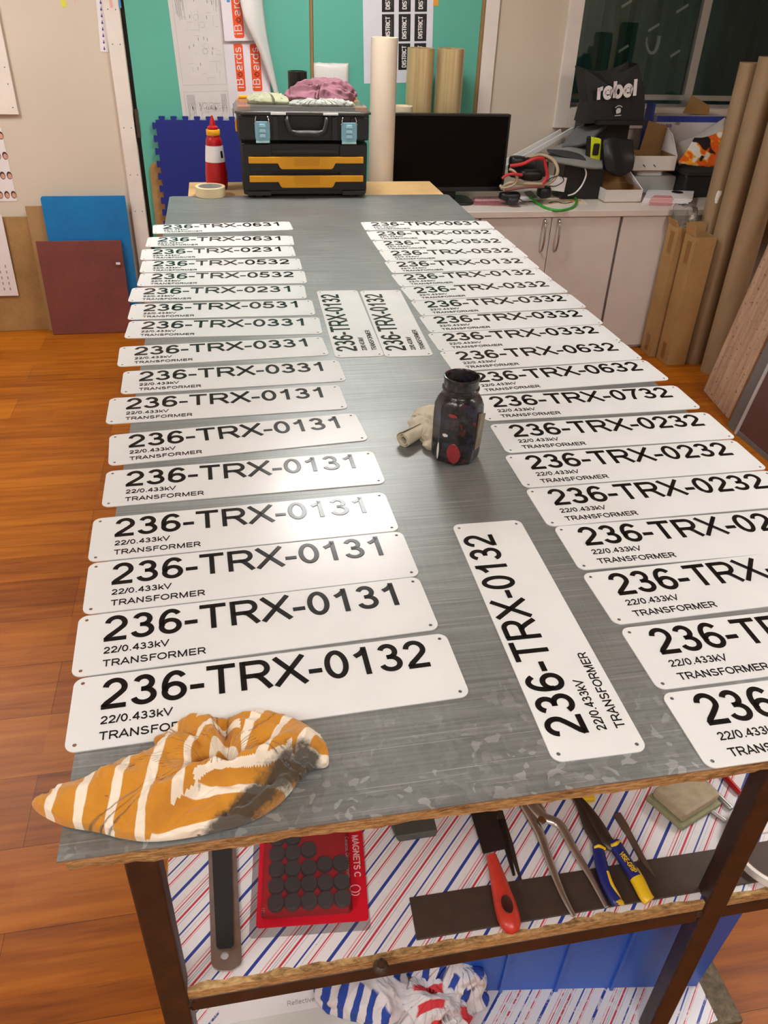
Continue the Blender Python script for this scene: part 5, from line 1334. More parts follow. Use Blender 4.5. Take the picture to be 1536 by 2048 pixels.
def lump(name, label, c, rx, ry, rz, m, cat='adapter', seed=0, rot=0.0, wob=.12, group=None):
    mb = MB(); n = 20; k = 10; vs = []; fs = []
    cr, sr = math.cos(rot), math.sin(rot)
    for j in range(k + 1):
        ph = -PI / 2 + PI * j / k
        for i in range(n):
            a = 2 * PI * i / n; d = 1 + wob * noise.noise(Vector((math.cos(a) * 1.5 + seed, math.sin(a) * 1.5, ph + seed)))
            ex = lambda v: math.copysign(abs(v) ** .55, v)
            x, y, z = rx * ex(math.cos(ph)) * ex(math.cos(a)) * d, ry * ex(math.cos(ph)) * ex(math.sin(a)) * d, rz * ex(math.sin(ph)) * d
            vs.append((c[0] + x * cr - y * sr, c[1] + x * sr + y * cr, c[2] + z))
    for j in range(k):
        for i in range(n): fs.append((j * n + i, j * n + (i + 1) % n, (j + 1) * n + (i + 1) % n, (j + 1) * n + i))
    return solo(mb.add(vs, fs), name, m, label, cat, c, group, smooth=True, angle=50)
lump('power_adapter', 'black power adapter lying in the middle of the cable pile', (1.742, 3.5, 0.8866), .060, .03, .026, BLACK, seed=1)
lump('power_adapter', 'dark round plug on top of the cable pile by the monitor', (1.678, 3.55, 0.9429), .040, .03, .024, BLACK, seed=2)
lump('power_adapter', 'low black adapter at the foot of the cable pile under the brown cable', (1.634, 3.47, 0.7938), .055, .03, .020, BLACK, seed=3)
lump('black_mouse', 'rounded black gadget lying at the front of the cable pile', (1.639, 3.44, 0.7813), .030, .028, .016, BLACK2, 'gadget', seed=4)
lump('power_adapter', 'black adapter right of the instruction sheet beside the green cable', (1.823, 3.5, 0.8054), .035, .03, .028, BLACK, seed=5)
lump('power_adapter', 'charcoal bundle of leads at the back of the cable pile', (1.743, 3.6, 0.9032), .085, .03, .050, BLACK, seed=6)
lump('power_adapter', 'black adapter behind the red cable arch', (1.822, 3.6, 0.9151), .040, .04, .055, BLACK2, seed=7)
cd_ = [(1.855, 3.53, 0.8805), (1.949, 3.53, 0.8659), (1.944, 3.53, 0.7983), (1.861, 3.53, 0.8085)]
solo(MB().slab([cd_[3], cd_[2], cd_[1], cd_[0]], .003), 'white_leaflet', WHITEP, 'white leaflet standing between the cables and the black box', 'paper', cd_[3])
# long white trunking lengths leaning against the wall
for (a, b, nm_) in (((1.696, 3.8, 0.8888), (2.042, 3.95, 1.014), 'upper'), ((1.697, 3.76, 0.8714), (2.099, 3.925, 1.028), 'lower')):
    a = Vector(a); b = Vector(b); d = (b - a).normalized(); b2 = b + d * .02; s_ = d.cross(Vector((0, -1, 0))).normalized() * .011; y_ = Vector((0, .014, 0))
    solo(MB().hexa([a - s_, b2 - s_, b2 + s_, a + s_], [a - s_ + y_, b2 - s_ + y_, b2 + s_ + y_, a + s_ + y_]), 'cable_trunking', WHITEG, '%s of the two white trunking lengths slanting along the wall' % nm_, 'trunking', tuple(a), 'white trunking lengths')
# black box with grey felt sleeves on top
b0, b1 = (1.951, 3.58, 0.7728), (2.186, 3.58, 0.7712); bt = (2.167, 3.58, 0.9184)[2]
solo(BX((b0[0], 3.58, CT + .0005), (b1[0] - .012, 3.72, bt)), 'black_box', BLACK, 'plain black box on the counter under the grey felt pad', 'box', (b0[0], 3.58, CT), bevel=.004)
def fold(name, label, pts, th, m, cat, at):
    """sheet of soft material through a grid of points"""
    R_ = len(pts); C_ = len(pts[0]); rows = [smooth_path(r, 6) for r in pts]; cols = list(zip(*rows)); cols = [smooth_path(c, 6) for c in cols]
    n = len(cols); m_ = len(cols[0]); vs = [p for c in cols for p in c]; fs = []
    for i in range(n - 1):
        for j in range(m_ - 1): fs.append((i * m_ + j, i * m_ + j + 1, (i + 1) * m_ + j + 1, (i + 1) * m_ + j))
    o = solo(MB().add(vs, fs), name, m, label, cat, at, smooth=True, angle=180); s_ = o.modifiers.new('thick', 'SOLIDIFY'); s_.thickness = th; return o
fold('felt_pad', 'pale grey felt pad draped on the black box', [[(1.834, 3.56, 0.9505), (1.944, 3.54, 0.9353), (2.064, 3.53, 0.9181), (2.139, 3.54, 0.9162)], [(1.885, 3.66, 0.9617), (1.989, 3.64, 0.9795), (2.088, 3.62, 0.9592), (2.167, 3.62, 0.9401)], [(1.945, 3.74, 0.9821), (2.025, 3.74, 1.002), (2.108, 3.72, 0.9907), (2.189, 3.72, 0.9764)]], .012, GREYF, 'pad', (1.834, 3.56, 0.9505))
fold('felt_band', 'charcoal band lying across the pale grey felt pad', [[(1.855, 3.6, 0.9811), (1.926, 3.575, 0.962), (2.007, 3.57, 0.9488), (2.054, 3.57, 0.9441)], [(1.863, 3.64, 0.9839), (1.948, 3.62, 0.9827), (2.019, 3.61, 0.9703), (2.059, 3.6, 0.9531)]], .006, DGREYF, 'band', (1.849, 3.6, 0.9858))
fold('laptop_sleeve', 'grey padded sleeve slanting up beneath the black shopping bag', [[(1.958, 3.68, 0.9966), (2.02, 3.66, 1.005), (2.091, 3.64, 1.022)], [(2.027, 3.76, 1.037), (2.099, 3.74, 1.054), (2.171, 3.72, 1.067)], [(2.096, 3.84, 1.064), (2.17, 3.82, 1.077), (2.244, 3.8, 1.085)]], .020, mat('mid_grey_felt', (98, 98, 98), .9, var=.1), 'sleeve', (1.958, 3.68, 0.9966))
# lime and black torch
l0, l1, l2, l3 = Vector((2.091, 3.6, 0.9436)), Vector((2.146, 3.6, 0.9316)), Vector((2.133, 3.6, 1.038)), Vector((2.077, 3.6, 1.047))
t = thing('work_light', 'lime green and black work light standing on the grey felt', 'lamp', tuple(l0))
MB().slab([l0, l1, l2, l3], .03).build('lime_face', LIME, t, bevel=.004)
c_ = (l0 + l1 + l2 + l3) / 4
MB().box((c_.x - .018, 3.585, c_.z - .028), (c_.x + .014, 3.6, c_.z + .028)).build('black_lens', BLACK, t, bevel=.006)
MB().slab([l1 + Vector((.002, 0, 0)), l1 + Vector((.03, .02, .005)), l2 + Vector((.03, .02, -.005)), l2 + Vector((.002, 0, 0))], .028).build('black_side', BLACK2, t, bevel=.004)
MB().slab([l0 - Vector((.025, -.01, 0)), l0 - Vector((.001, 0, 0)), l3 - Vector((.001, 0, 0)), l3 - Vector((.022, -.01, 0))], .028).build('black_grip', BLACK, t, bevel=.006)
# charcoal soft pouch
fold('soft_pouch', 'black soft pouch drooping beside the lime work light', [[(2.148, 3.62, 1.035), (2.185, 3.605, 1.047), (2.251, 3.615, 1.041), (2.317, 3.62, 1.031)], [(2.145, 3.57, 0.9678), (2.179, 3.545, 0.9768), (2.251, 3.565, 0.9641), (2.309, 3.56, 0.965)], [(2.167, 3.565, 0.9019), (2.203, 3.54, 0.9017), (2.269, 3.56, 0.893), (2.316, 3.56, 0.9074)], [(2.206, 3.57, 0.8718), (2.228, 3.555, 0.8674), (2.271, 3.565, 0.8677), (2.304, 3.57, 0.8838)]], .010, mat('black_nylon', (26, 26, 28), .5, bump=.3, bscale=50, bdist=.005), 'pouch', (2.228, 3.57, 0.8718))
# stack base of dark cases under the shopping bag
ck0, ck1 = (2.094, 3.74, 1.007), (2.418, 3.74, 1.008)
solo(BX((ck0[0] + .02, 3.80, bt + .02), (ck1[0] - .04, 3.93, (2.176, 3.74, 1.083)[2])), 'dark_case', BLACK, 'black case under the black shopping bag', 'case', (ck0[0], 3.74, bt), bevel=.01)
solo(BX((ck0[0] + .05, 3.80, CT + .0005), (ck1[0] - .04, 3.95, bt + .0195)), 'dark_crate', BLACK2, 'dark crate behind the black box on the counter', 'crate', (ck0[0], 3.82, CT), bevel=.006)

# black shopping bag
zb = (2.157, 3.7, 1.096)[2]
t = thing('shopping_bag', 'black rebel shopping bag standing on the cluttered counter', 'bag', ((2.226, 3.7, 1.096)[0], 3.70, zb))
F = [Vector((2.064, 3.7, 1.095)), Vector((2.397, 3.7, 1.105)), Vector((2.388, 3.7, 1.179)), Vector((2.373, 3.71, 1.251)), Vector((2.324, 3.73, 1.365)), Vector((2.255, 3.735, 1.332)), Vector((2.188, 3.735, 1.318)), Vector((2.128, 3.735, 1.319)), Vector((2.039, 3.73, 1.34)), Vector((2.054, 3.715, 1.269)), Vector((2.08, 3.705, 1.191))]
Bk = [p + Vector((-.015, .09, .004)) for p in F]; n = len(F)
# front panel (bulging), back panel and sides: an open-topped bag
cF = sum(F, Vector()) / n + Vector((0, -.012, 0)); cB = sum(Bk, Vector()) / n
vs = F + Bk + [cF, cB]; fs = []
for i in range(n):
    j = (i + 1) % n
    fs.append((i, j, 2 * n)); fs.append((n + j, n + i, 2 * n + 1))
    if i not in (4, 5, 6, 7): fs.append((i, n + i, n + j, j))
bag = MB().add(vs, fs).build('bag_body', BAGB, t)
bag.modifiers.new('fabric', 'SOLIDIFY').thickness = .003
S2 = [Vector((2.073, 3.76, 1.089)), Vector((2.116, 3.745, 1.089)), Vector((2.106, 3.75, 1.186)), Vector((2.066, 3.77, 1.326)), Vector((2.037, 3.775, 1.323)), Vector((2.066, 3.765, 1.23))]
m_ = MB(); m_.add(S2 + [p + Vector((0, .03, 0)) for p in S2], [list(range(6)), list(range(6, 12))[::-1]] + [(i, (i + 1) % 6, 6 + (i + 1) % 6, 6 + i) for i in range(6)]); m_.build('side_gusset', BAGB, t)
a, b = Vector((2.104, 3.672, 1.207)), Vector((2.319, 3.672, 1.23)); X = b - a; Y_ = Vector((X.z * -1, 0, X.x)) if False else Vector((-X.z, .02 * X.x, X.x))
Mt = frame_M(a, X, Y_); cap = X.length / text_width('rebel') * 1.02
mb = MB(); lettering(mb, 'rebel', cap * 1.05, Mt, .92, .235, .001); mb.build('bag_lettering', WHITEP, t)
e = Vector((2.234, 3.674, 1.158)); Me = frame_M(e, X, Y_)
mb = MB(); mb.prism([(-.011, -.012), (.010, -.010), (.013, .002), (.008, .013), (-.006, .014), (-.014, .004)], 0, .001, 0, Me)
strip(mb, el(0, 0, .024, .024, 40, 140, 10), .004, False, .001, 0, Me, 0); strip(mb, [(-.018, -.020), (.016, -.021)], .004, False, .001, 0, Me, 0); mb.build('bag_emblem', mat('pale_grey_print', (196, 196, 196), .6), t)
MB().box(tuple(Vector((2.128, 3.66, 1.097)) + Vector((0, 0, -.004))), tuple(Vector((2.397, 3.7, 1.114)))).build('bag_base_fold', BLACK, t, bevel=.003)

# small white open box with card inside, front
def open_box(name, label, x0, x1, y0, y1, z0, z1, m_out, m_in, flap=None, at=None, lidm=None):
    t = thing(name, label, 'box', (x0, y0, z0)); w_ = .003
    MB().box((x0, y0, z0 + .0004), (x1, y1, z0 + .004)).build('base', m_in, t)
    for nm, a, b in (('front_wall', (x0, y0, z0 + .0045), (x1, y0 + w_, z1)), ('back_wall', (x0, y1 - w_, z0 + .0045), (x1, y1, z1)), ('side_wall', (x0, y0 + w_, z0 + .0045), (x0 + w_, y1 - w_, z1)), ('side_wall', (x1 - w_, y0 + w_, z0 + .0045), (x1, y1 - w_, z1))):
        o = BX(a, b).build(nm, [m_out, m_in], t)
        c = Vector(((x0 + x1) / 2, (y0 + y1) / 2, 0)) - t.location
        for p in o.data.polygons:
            d = Vector((c.x - p.center.x, c.y - p.center.y, 0))
            if p.normal.x * d.x + p.normal.y * d.y > 0.6 * d.length: p.material_index = 1
    return t
ob0, ob1 = (2.161, 3.5, 0.7491), (2.375, 3.5, 0.7422); obz = (2.154, 3.5, 0.813)[2]
t = open_box('small_carton', 'small open white carton on the counter left of the leaflet stack', ob0[0], ob1[0] - .01, 3.50, 3.68, CT, obz, mat('white_carton', (210, 202, 196), .6, var=.05), CARDIN)
fl = [Vector((ob1[0] - .01, 3.50, obz)), Vector((ob1[0] - .01, 3.68, obz)), Vector((ob1[0] - .075, 3.69, obz + .085)), Vector((ob1[0] - .062, 3.60, obz + .085))]
MB().slab(fl, .003).build('raised_flap', WHITEP, t)
fl = [Vector((ob0[0], 3.682, obz)), Vector((ob1[0] - .012, 3.682, obz)), Vector((ob1[0] - .05, 3.695, obz + .075)), Vector((ob0[0] + .03, 3.695, obz + .05))]
MB().slab(fl, .003).build('back_flap', CARDIN, t)
# leaflet stack
q = [(2.341, 3.434, 0.75), (2.595, 3.401, 0.75), (2.708, 3.59, 0.75), (2.462, 3.634, 0.75)]
z = CT + .0004
for i in range(5):
    o_ = Vector((.006 * math.sin(i * 2.1), .004 * math.cos(i * 1.7), 0)); p = [Vector((v[0], v[1], z)) + o_ for v in q]; th = .0065
    t = thing('leaflet_pad', ['bottom pad of the white leaflet stack', 'second pad up in the white leaflet stack', 'middle pad of the white leaflet stack', 'pad just below the top of the white leaflet stack', 'top pad of the white leaflet stack with pink print'][i] + ' on the counter', 'pad', tuple(p[0]), 'leaflet pads on the counter')
    MB().hexa(p, [v + Vector((0, 0, th)) for v in p]).build('pages', WHITEP, t)
    u_ = (p[1] - p[0]); f0 = p[0] + u_ * .14; f1 = p[0] + u_ * .62; up_ = Vector((0, 0, th)); n_ = Vector((u_.y, -u_.x, 0)).normalized() * .0006
    MB().hexa([f0 + n_ + up_ * .1, f1 + n_ + up_ * .1, f1 + up_ * .1, f0 + up_ * .1], [f0 + n_ + up_ * .85, f1 + n_ + up_ * .85, f1 + up_ * .85, f0 + up_ * .85]).build('edge_print', PALEPINK, t)
    if i == 4:
        b_ = (p[3] - p[0]); g = [f0 + b_ * .05, f0 + u_ * .46 + b_ * .05, f0 + u_ * .40 + b_ * .35, f0 + u_ * .05 + b_ * .35]; MB().hexa([v + up_ for v in g], [v + up_ + Vector((0, 0, .0004)) for v in g]).build('cover_print', PALEPINK, t)
    z += th + .0006
zs = z
# milky tub and white tray boxes behind
tx0, tx1 = (2.408, 3.7, 0.7388)[0], (2.654, 3.7, 0.737)[0]
solo(BX((tx0 + .0, 3.70, CT + .0005), (tx1, 3.90, (2.496, 3.7, 0.841)[2])), 'milky_tub', TUB, 'grey translucent tub on the counter behind the leaflet stack', 'tub', (tx0, 3.70, CT), bevel=.008)
wz0 = (2.492, 3.68, 0.8144)[2]
mb = MB(); wx0, wx1 = (2.427, 3.66, 0.8539)[0], (2.578, 3.66, 0.8535)[0]
hz = (2.496, 3.7, 0.841)[2] + .0008
solo(MB().prism([(wx0 + .02, 3.70), (wx1 - .02, 3.70), (wx1, 3.72), (wx1, 3.86), (wx0, 3.86), (wx0, 3.72)], hz, hz + .03), 'white_tray', WHITEG, 'white plastic tray on the grey tub under the open carton', 'tray', (wx0, 3.70, hz), bevel=.003)
cz0 = hz + .031; ox0, ox1 = (2.369, 3.66, 0.8666)[0], (2.609, 3.66, 0.866)[0]
t = open_box('white_carton', 'white open carton with raised brown flap beside the black shopping bag', ox0, ox1, 3.66, 3.84, cz0, cz0 + .075, mat('carton_white', (214, 208, 200), .6, var=.04), CARDIN)
f0 = Vector((ox1 - .13, 3.842, cz0 + .075)); f1 = Vector((ox1, 3.842, cz0 + .075))
MB().slab([f0, f1, f1 + Vector((.0, -.02, .12)), f0 + Vector((.02, .0, .145))], .003).build('raised_flap', CARDIN, t)
MB().slab([Vector((ox1, 3.66, cz0 + .075)), Vector((ox1, 3.842, cz0 + .075)), Vector((ox1 - .002, 3.82, cz0 + .19)), Vector((ox1 - .01, 3.74, cz0 + .17))], .003).build('side_flap', WHITEP, t)
for k in range(2):
    x = ox0 + .05 + k * .06; MB().slab([(x, 3.6592, cz0 + .03), (x + .016, 3.6592, cz0 + .018), (x + .018, 3.6592, cz0 + .024), (x + .002, 3.6592, cz0 + .036)], .0006).build('slot', DGREY, t)
# printer supply box (white and blue)
p0, p1 = (2.556, 3.86, 0.9443), (2.827, 3.86, 0.9449); pz1, pz0 = (2.597, 3.86, 1.114)[2], (2.651, 3.86, 0.8983)[2]
tz0 = CT + .0005
t = thing('printer_supply_box', 'white and blue printed supply box under the window', 'box', (p0[0], 3.86, tz0))
base_z = pz0
solo(BX((p0[0] + .005, 3.905, CT + .0005), (p1[0] + .12, 3.97, base_z - .0006)), 'brown_carton', KRAFT, 'plain brown carton at the back carrying the white and blue box', 'box', (p0[0], 3.9, CT))
BX((p0[0], 3.865, base_z), (p1[0] + .14, 3.970, pz1)).build('carton', mat('box_white', (206, 202, 204), .5), t, bevel=.001)
BX((p0[0] - .0006, 3.8640, pz1 - .030), (p1[0] + .1406, 3.8648, pz1)).build('blue_band', BOXBLUE, t)
mb = MB(); q = (2.582, 3.86, 1.057); lettering(mb, 'TN-1070', .016, frame_M((q[0], 3.8648, q[2]), (1, 0, 0), (0, 0, 1)), .8, .2); mb.build('box_lettering', BOXBLUE, t)
q = (2.671, 3.86, 1.08); mb = MB(); mb.prism([(-.016, -.008), (.012, -.013), (.02, .001), (-.006, .008)], 0, .0005, 0, frame_M((q[0] + .01, 3.8648, q[2]), (1, 0, 0), (0, 0, 1))); mb.build('box_picture', GREYT, t)
mb = MB(); 
for k in range(3): mb.box((p0[0] + .01, 3.8642, base_z + .022 + k * .012), (p0[0] + .075 - k * .01, 3.8648, base_z + .024 + k * .012))
mb.build('box_small_print', GREYT, t)
s0 = (2.537, 3.9, 1.069); s1 = (2.58, 3.9, 1.172)
solo(BX((s0[0], 3.90, base_z + .0), (p0[0] - .003, 3.972, s1[2])), 'blue_white_box', BOXBLUE, 'slim blue and white box standing left of the printed supply box', 'box', (s0[0], 3.90, base_z))
kf = [Vector((2.711, 3.88, 1.127)), Vector((2.88, 3.9, 1.116)), Vector((2.891, 3.93, 1.157)), Vector((2.78, 3.95, 1.207)), ]
solo(MB().slab(kf, .003), 'card_flap', CARDIN, 'loose brown card flap sticking up on the supply box', 'card', tuple(kf[0]))
# white bag, orange and black packet, black tub, cap
fold('grey_bubble_mailer', 'pale grey padded mailer lying slanted beside the kraft tubes', [[(2.699, 3.78, 0.8766), (2.676, 3.81, 0.9326), (2.7, 3.84, 0.9733)], [(2.792, 3.76, 0.9563), (2.787, 3.8, 0.99), (2.819, 3.83, 1.021)], [(2.91, 3.74, 1.044), (2.913, 3.78, 1.073), (2.933, 3.81, 1.104)]], .02, mat('pale_mailer', (190, 186, 178), .5), 'mailer', (2.646, 3.7, 0.8963))
op = fold('orange_packet', 'orange and black printed packet lying on the black tub', [[(2.598, 3.62, 0.9207), (2.646, 3.6, 0.9144), (2.741, 3.59, 0.9063), (2.827, 3.59, 0.9111)], [(2.654, 3.66, 0.9629), (2.703, 3.64, 0.9761), (2.758, 3.63, 0.9877), (2.841, 3.63, 1.002)], [(2.705, 3.7, 1.025), (2.745, 3.68, 1.028), (2.793, 3.67, 1.045), (2.859, 3.67, 1.079)]], .012, ORANGEB, 'packet', (2.598, 3.62, 0.9207))
m = bpy.data.materials.new('orange_black_print'); m.use_nodes = True; tt = NT(m)
nz = tt.noise(tt.coords((1, .3, 1), (0, .6, 0)), 9, 2, .5); nz2 = tt.noise(tt.coords((1, .3, 1), (0, .6, 0)), 14, 2, .5)
tt.base(tt.mix(tt.ramp(nz, [(.565, (0, 0, 0, 1)), (.58, (1, 1, 1, 1))]), tt.ramp(nz2, [(.42, lin((232, 100, 24))), (.5, lin((246, 168, 40))), (.54, lin((232, 226, 220)))], 'CONSTANT'), lin((26, 24, 30)))); tt.b.inputs['Roughness'].default_value = .4
op.data.materials[0] = m
k0, k1 = (2.653, 3.6, 0.7328), (2.887, 3.6, 0.7257); kz = (2.696, 3.6, 0.8797)[2]
t = thing('black_tub', 'black plastic tub on the counter beside the kraft tubes', 'tub', (k0[0], 3.60, CT))
MB().prism([(k0[0] + .012, 3.60), (k1[0] + .04, 3.60), (k1[0] + .05, 3.61), (k1[0] + .05, 3.84), (k0[0], 3.84), (k0[0], 3.61)], CT + .0005, kz - .02).build('body', BLACK, t, bevel=.006)
MB().prism([(k0[0] - .004, 3.592), (k1[0] + .06, 3.592), (k1[0] + .06, 3.85), (k0[0] - .008, 3.85)], kz - .0195, kz - .002).build('rim', BLACK2, t, bevel=.004)
cp = (2.546, 3.469, 0.79)
cpz = CT + .0005
solo(MB().lathe([(.0, 0), (.030, 0), (.032, .004), (.032, .034), (.028, .038), (.0, .038)], 28, 0, Matrix.Translation((2.60, 3.565, zs if False else CT + .0005)), False, False), 'black_puck', BLACK, 'round black puck standing in front of the black tub', 'puck', (2.60, 3.565, CT), smooth=True, angle=40)

# ================================================================== floor things on the right
def ktube(label, u_left, y, r, h):
    return roll('kraft_tube', label, u_left + r, y, r, 0, h, KRAFT2, .005, 'kraft cardboard tubes', CARDIN)
k1t = ktube('kraft tube with a small white paint mark, nearest the window', (2.59, 3.25, 0.7677)[0], 3.25, .0475, (2.633, 3.25, 1.414)[2])
k2t = ktube('kraft tube between the white marked tube and the widest front tube', (2.611, 3.15, 0.7906)[0] + .004, 3.150, .055, (2.635, 3.15, 1.444)[2])
k3t = ktube('kraft tube standing nearest the camera beside the weathered plank', (2.646, 3, 0.0193)[0], 3.00, .058, 1.36)
k4t = ktube('rightmost kraft tube half out of the picture', 2.835, 3.02, .058, 1.50)
wm = (2.59, 3.205, 0.8418)
cx_, cy_, r_ = k1t.location.x, k1t.location.y, .0478
mb = MB(); vs = []; fs = []
for j, (z, a0, a1) in enumerate(((wm[2] - .033, -.12, .10), (wm[2] - .012, -.22, .16), (wm[2] + .012, -.20, .30), (wm[2] + .026, -.12, .26))):
    for i in range(5):
        a = -PI / 2 - .50 + a0 + (a1 - a0) * i / 4; vs.append((cx_ + r_ * math.cos(a), cy_ + r_ * math.sin(a), z))
for j in range(3):
    for i in range(4): fs.append((j * 5 + i, j * 5 + i + 1, (j + 1) * 5 + i + 1, (j + 1) * 5 + i))
pm = mb.add(vs, fs).build('white_paint_mark', WHITEPT, k1t); pm.modifiers.new('skin', 'SOLIDIFY').thickness = .0006

# two tall kraft cartons
def tall_carton(label, x0, x1, y0, y1, h, flap):
    t = thing('tall_carton', label, 'carton', (x0, y0, 0), 'tall kraft cartons')
    w_ = .004
    mb = MB(); mb.box((x0, y0, .001), (x1, y0 + w_, h)); mb.box((x0, y1 - w_, .001), (x1, y1, h)); mb.box((x0, y0 + w_, .001), (x0 + w_, y1 - w_, h)); mb.box((x1 - w_, y0 + w_, .001), (x1, y1 - w_, h)); mb.box((x0 + w_, y0 + w_, .001), (x1 - w_, y1 - w_, .005)); mb.box((x0 + w_, y0 + w_, h - .06), (x1 - w_, y1 - w_, h - .055))
    mb.build('carton_body', KRAFT, t)
    MB().slab([(x0 - .0, y0 + .004, h + .0005), (x0 - .0, y1 - .004, h + .0005), (x0 - .012, y1 - .01, h + flap), (x0 - .012, y0 + .01, h + flap)], .003).build('top_flap', KRAFT, t)
    MB().slab([(x0 + .004, y1 - .003, h + .0005), (x1 - .004, y1 - .003, h + .0005), (x1 - .004, y1 - .0, h + flap), (x0 + .004, y1 - .0, h + flap)], .003).build('top_flap', KRAFT, t)
    tm = mat('brown_tape', (140, 96, 44), .3)
    BX((x0 - .0008, y0 + (y1 - y0) * .35, .02), (x0 - .0001, y0 + (y1 - y0) * .65, .11)).build('tape_or_streak', tm, t)
    BX((x0 - .0008, y0 + (y1 - y0) * .3, h - .14), (x0 - .0001, y0 + (y1 - y0) * .65, h - .03)).build('tape_or_streak', tm, t)
    return t
tall_carton('taller kraft carton standing against the white cabinet, clear film in its top', 2.456, 2.565, 3.222, 3.334, .69, .03)
tall_carton('kraft carton standing in front of the other carton, open flap at its top', 2.490, 2.600, 3.100, 3.212, .672, .05)
lump('clear_film_bag', 'crinkled clear plastic film stuffed in the top of the rear carton', (2.505, 3.275, .735), .05, .045, .055, BAGCLEAR, 'film', 9, 0, .5)

# weathered plank and maroon framed panel leaning to the right
k = (0.652 - 0.532) / 0.723
H = 1.25
solo(MB().hexa([(2.532, 2.780, .001), (2.486, 2.466, .001), (2.512, 2.462, .001), (2.558, 2.776, .001)], [(2.532 + k * H, 2.780, H), (2.486 + k * H, 2.466, H), (2.512 + k * H, 2.462, H), (2.558 + k * H, 2.776, H)]), 'weathered_plank', PLANK, 'pale weathered plank leaning at the right beside the kraft tubes', 'plank', (2.5, 2.6, 0), bevel=.002)
a0, a1 = Vector((2.429, 2.4, -0.0762)), Vector((2.514, 2.4, 0.4174))
dv = (a1 - a0); dv = dv / dv.z
f0 = a0 - dv * a0.z; f0.z = .001
t = thing('framed_panel', 'dark maroon panel with grey metal frame leaning at the right edge', 'panel', (f0.x, 2.40, 0))
H = 1.1; yb = 1.55
P = lambda y, z, off=0: Vector((f0.x + dv.x * z + off, y, z + .001))
MB().hexa([P(2.334, 0.02, .004), P(yb, 0.02, .004), P(yb, 0.02, .022), P(2.334, 0.02, .022)], [P(2.334, H, .004), P(yb, H, .004), P(yb, H, .022), P(2.334, H, .022)]).build('panel_face', MARPANEL, t)
MB().hexa([P(2.40, 0), P(2.335, 0), P(2.335, 0, .03), P(2.40, 0, .03)], [P(2.40, H), P(2.335, H), P(2.335, H, .03), P(2.40, H, .03)]).build('frame_side', GREYALU, t)
MB().hexa([P(2.334, 0, -.004), P(2.320, 0, -.004), P(2.320, 0, .003), P(2.334, 0, .003)], [P(2.334, H, -.004), P(2.320, H, -.004), P(2.320, H, .003), P(2.334, H, .003)]).build('frame_lip', LIGHTALU, t)
MB().hexa([P(2.319, 0, 0), P(yb, 0, 0), P(yb, 0, .03), P(2.319, 0, .03)], [P(2.319, .0195, 0), P(yb, .0195, 0), P(yb, .0195, .03), P(2.319, .0195, .03)]).build('frame_side', GREYALU, t)

# ================================================================== things on the upper shelf
# sanding plate with a black pad
t = thing('sanding_plate', 'flat grey metal plate with black abrasive pad and hanging hole', 'tool', (0.1417, 0.1817, 0.48))
za = SH + .0002
p0, p1, p2, p3 = (0.1208, 0.0866, 0.48), (0.1642, 0.085, 0.48), (0.1615, 0.2589, 0.48), (0.1169, 0.2635, 0.48)
def ext(p, q, k): return (q[0] + (q[0] - p[0]) * k, q[1] + (q[1] - p[1]) * k)
far_l, far_r = ext(p0, p3, .35), ext(p1, p2, .35)
bm_pts = [p0[:2], (p0[0] + .003, p0[1] - .006), (p0[0] + .012, p0[1] - .012), (p1[0] - .014, p1[1] - .013), (p1[0] - .003, p1[1] - .008), p1[:2], far_r, far_l]
bm = bmesh.new()
def eloop(pts, z):
    v = [bm.verts.new((x, y, z)) for x, y in pts]; return [bm.edges.new((v[i], v[(i + 1) % len(v)])) for i in range(len(v))]
hc = (0.1401, 0.0941, 0.48)
ed = eloop(bm_pts, za + .004) + eloop([(hc[0] + .0058 * math.cos(2 * PI * i / 20), hc[1] + .0058 * math.sin(2 * PI * i / 20)) for i in range(20)], za + .004)
bmesh.ops.triangle_fill(bm, use_beauty=True, use_dissolve=False, edges=ed)
r_ = bmesh.ops.extrude_face_region(bm, geom=bm.faces[:]); bmesh.ops.translate(bm, vec=(0, 0, -.004), verts=[v for v in r_['geom'] if isinstance(v, bmesh.types.BMVert)])
bmesh.ops.recalc_face_normals(bm, faces=bm.faces)
me = bpy.data.meshes.new('plate'); bmesh.ops.translate(bm, vec=-t.location, verts=bm.verts); bm.to_mesh(me); bm.free(); me.materials.append(TOOLM)
o = bpy.data.objects.new('plate', me); COL.objects.link(o); o.parent = t
q0, q1 = (0.1284, 0.1055, 0.484), (0.1536, 0.1042, 0.484); q2, q3 = (0.153, 0.2577, 0.484), (0.1228, 0.26, 0.484)
poly = [(q0[0], q0[1] + .004), (q0[0] + .004, q0[1]), (q1[0] - .004, q1[1]), (q1[0], q1[1] + .004), ext(q1, q2, .3), ext(q0, q3, .3)]
MB().prism(poly, za + .0041, za + .0075).build('abrasive_pad', mat('black_abrasive', (36, 32, 32), .8), t)

# blister card of magnets
ca, cb, cc = Vector((0.1865, 0.1286, 0.48)), Vector((0.3556, 0.1127, 0.48)), Vector((0.2053, 0.2756, 0.48))
ux = (cb - ca).normalized(); uy = Vector((-ux.y, ux.x, 0)); CWd = (cb - ca).length; CHt = 0.235
M = frame_M((ca.x, ca.y, SH + .0005), ux, uy)
t = thing('magnet_pack', 'red blister card of round black magnets lying on the striped shelf', 'package', tuple(ca))
mb = MB(); mb.prism([(p[0] + CWd / 2, p[1] + CHt / 2) for p in rrect(CWd, CHt, .006)], 0.0, .001, 0, M)
mb.build('card', REDCARD, t)
mb = MB(); mb.prism([(p[0] + CWd / 2 - .004, p[1] + CHt / 2 - .004) for p in rrect(CWd + .012, CHt + .02, .006)], -.0003, .0001, 0, M)
mb.build('clear_backing', BLISTER, t)
MP = .0255; MPY = .0275; R0 = .0127
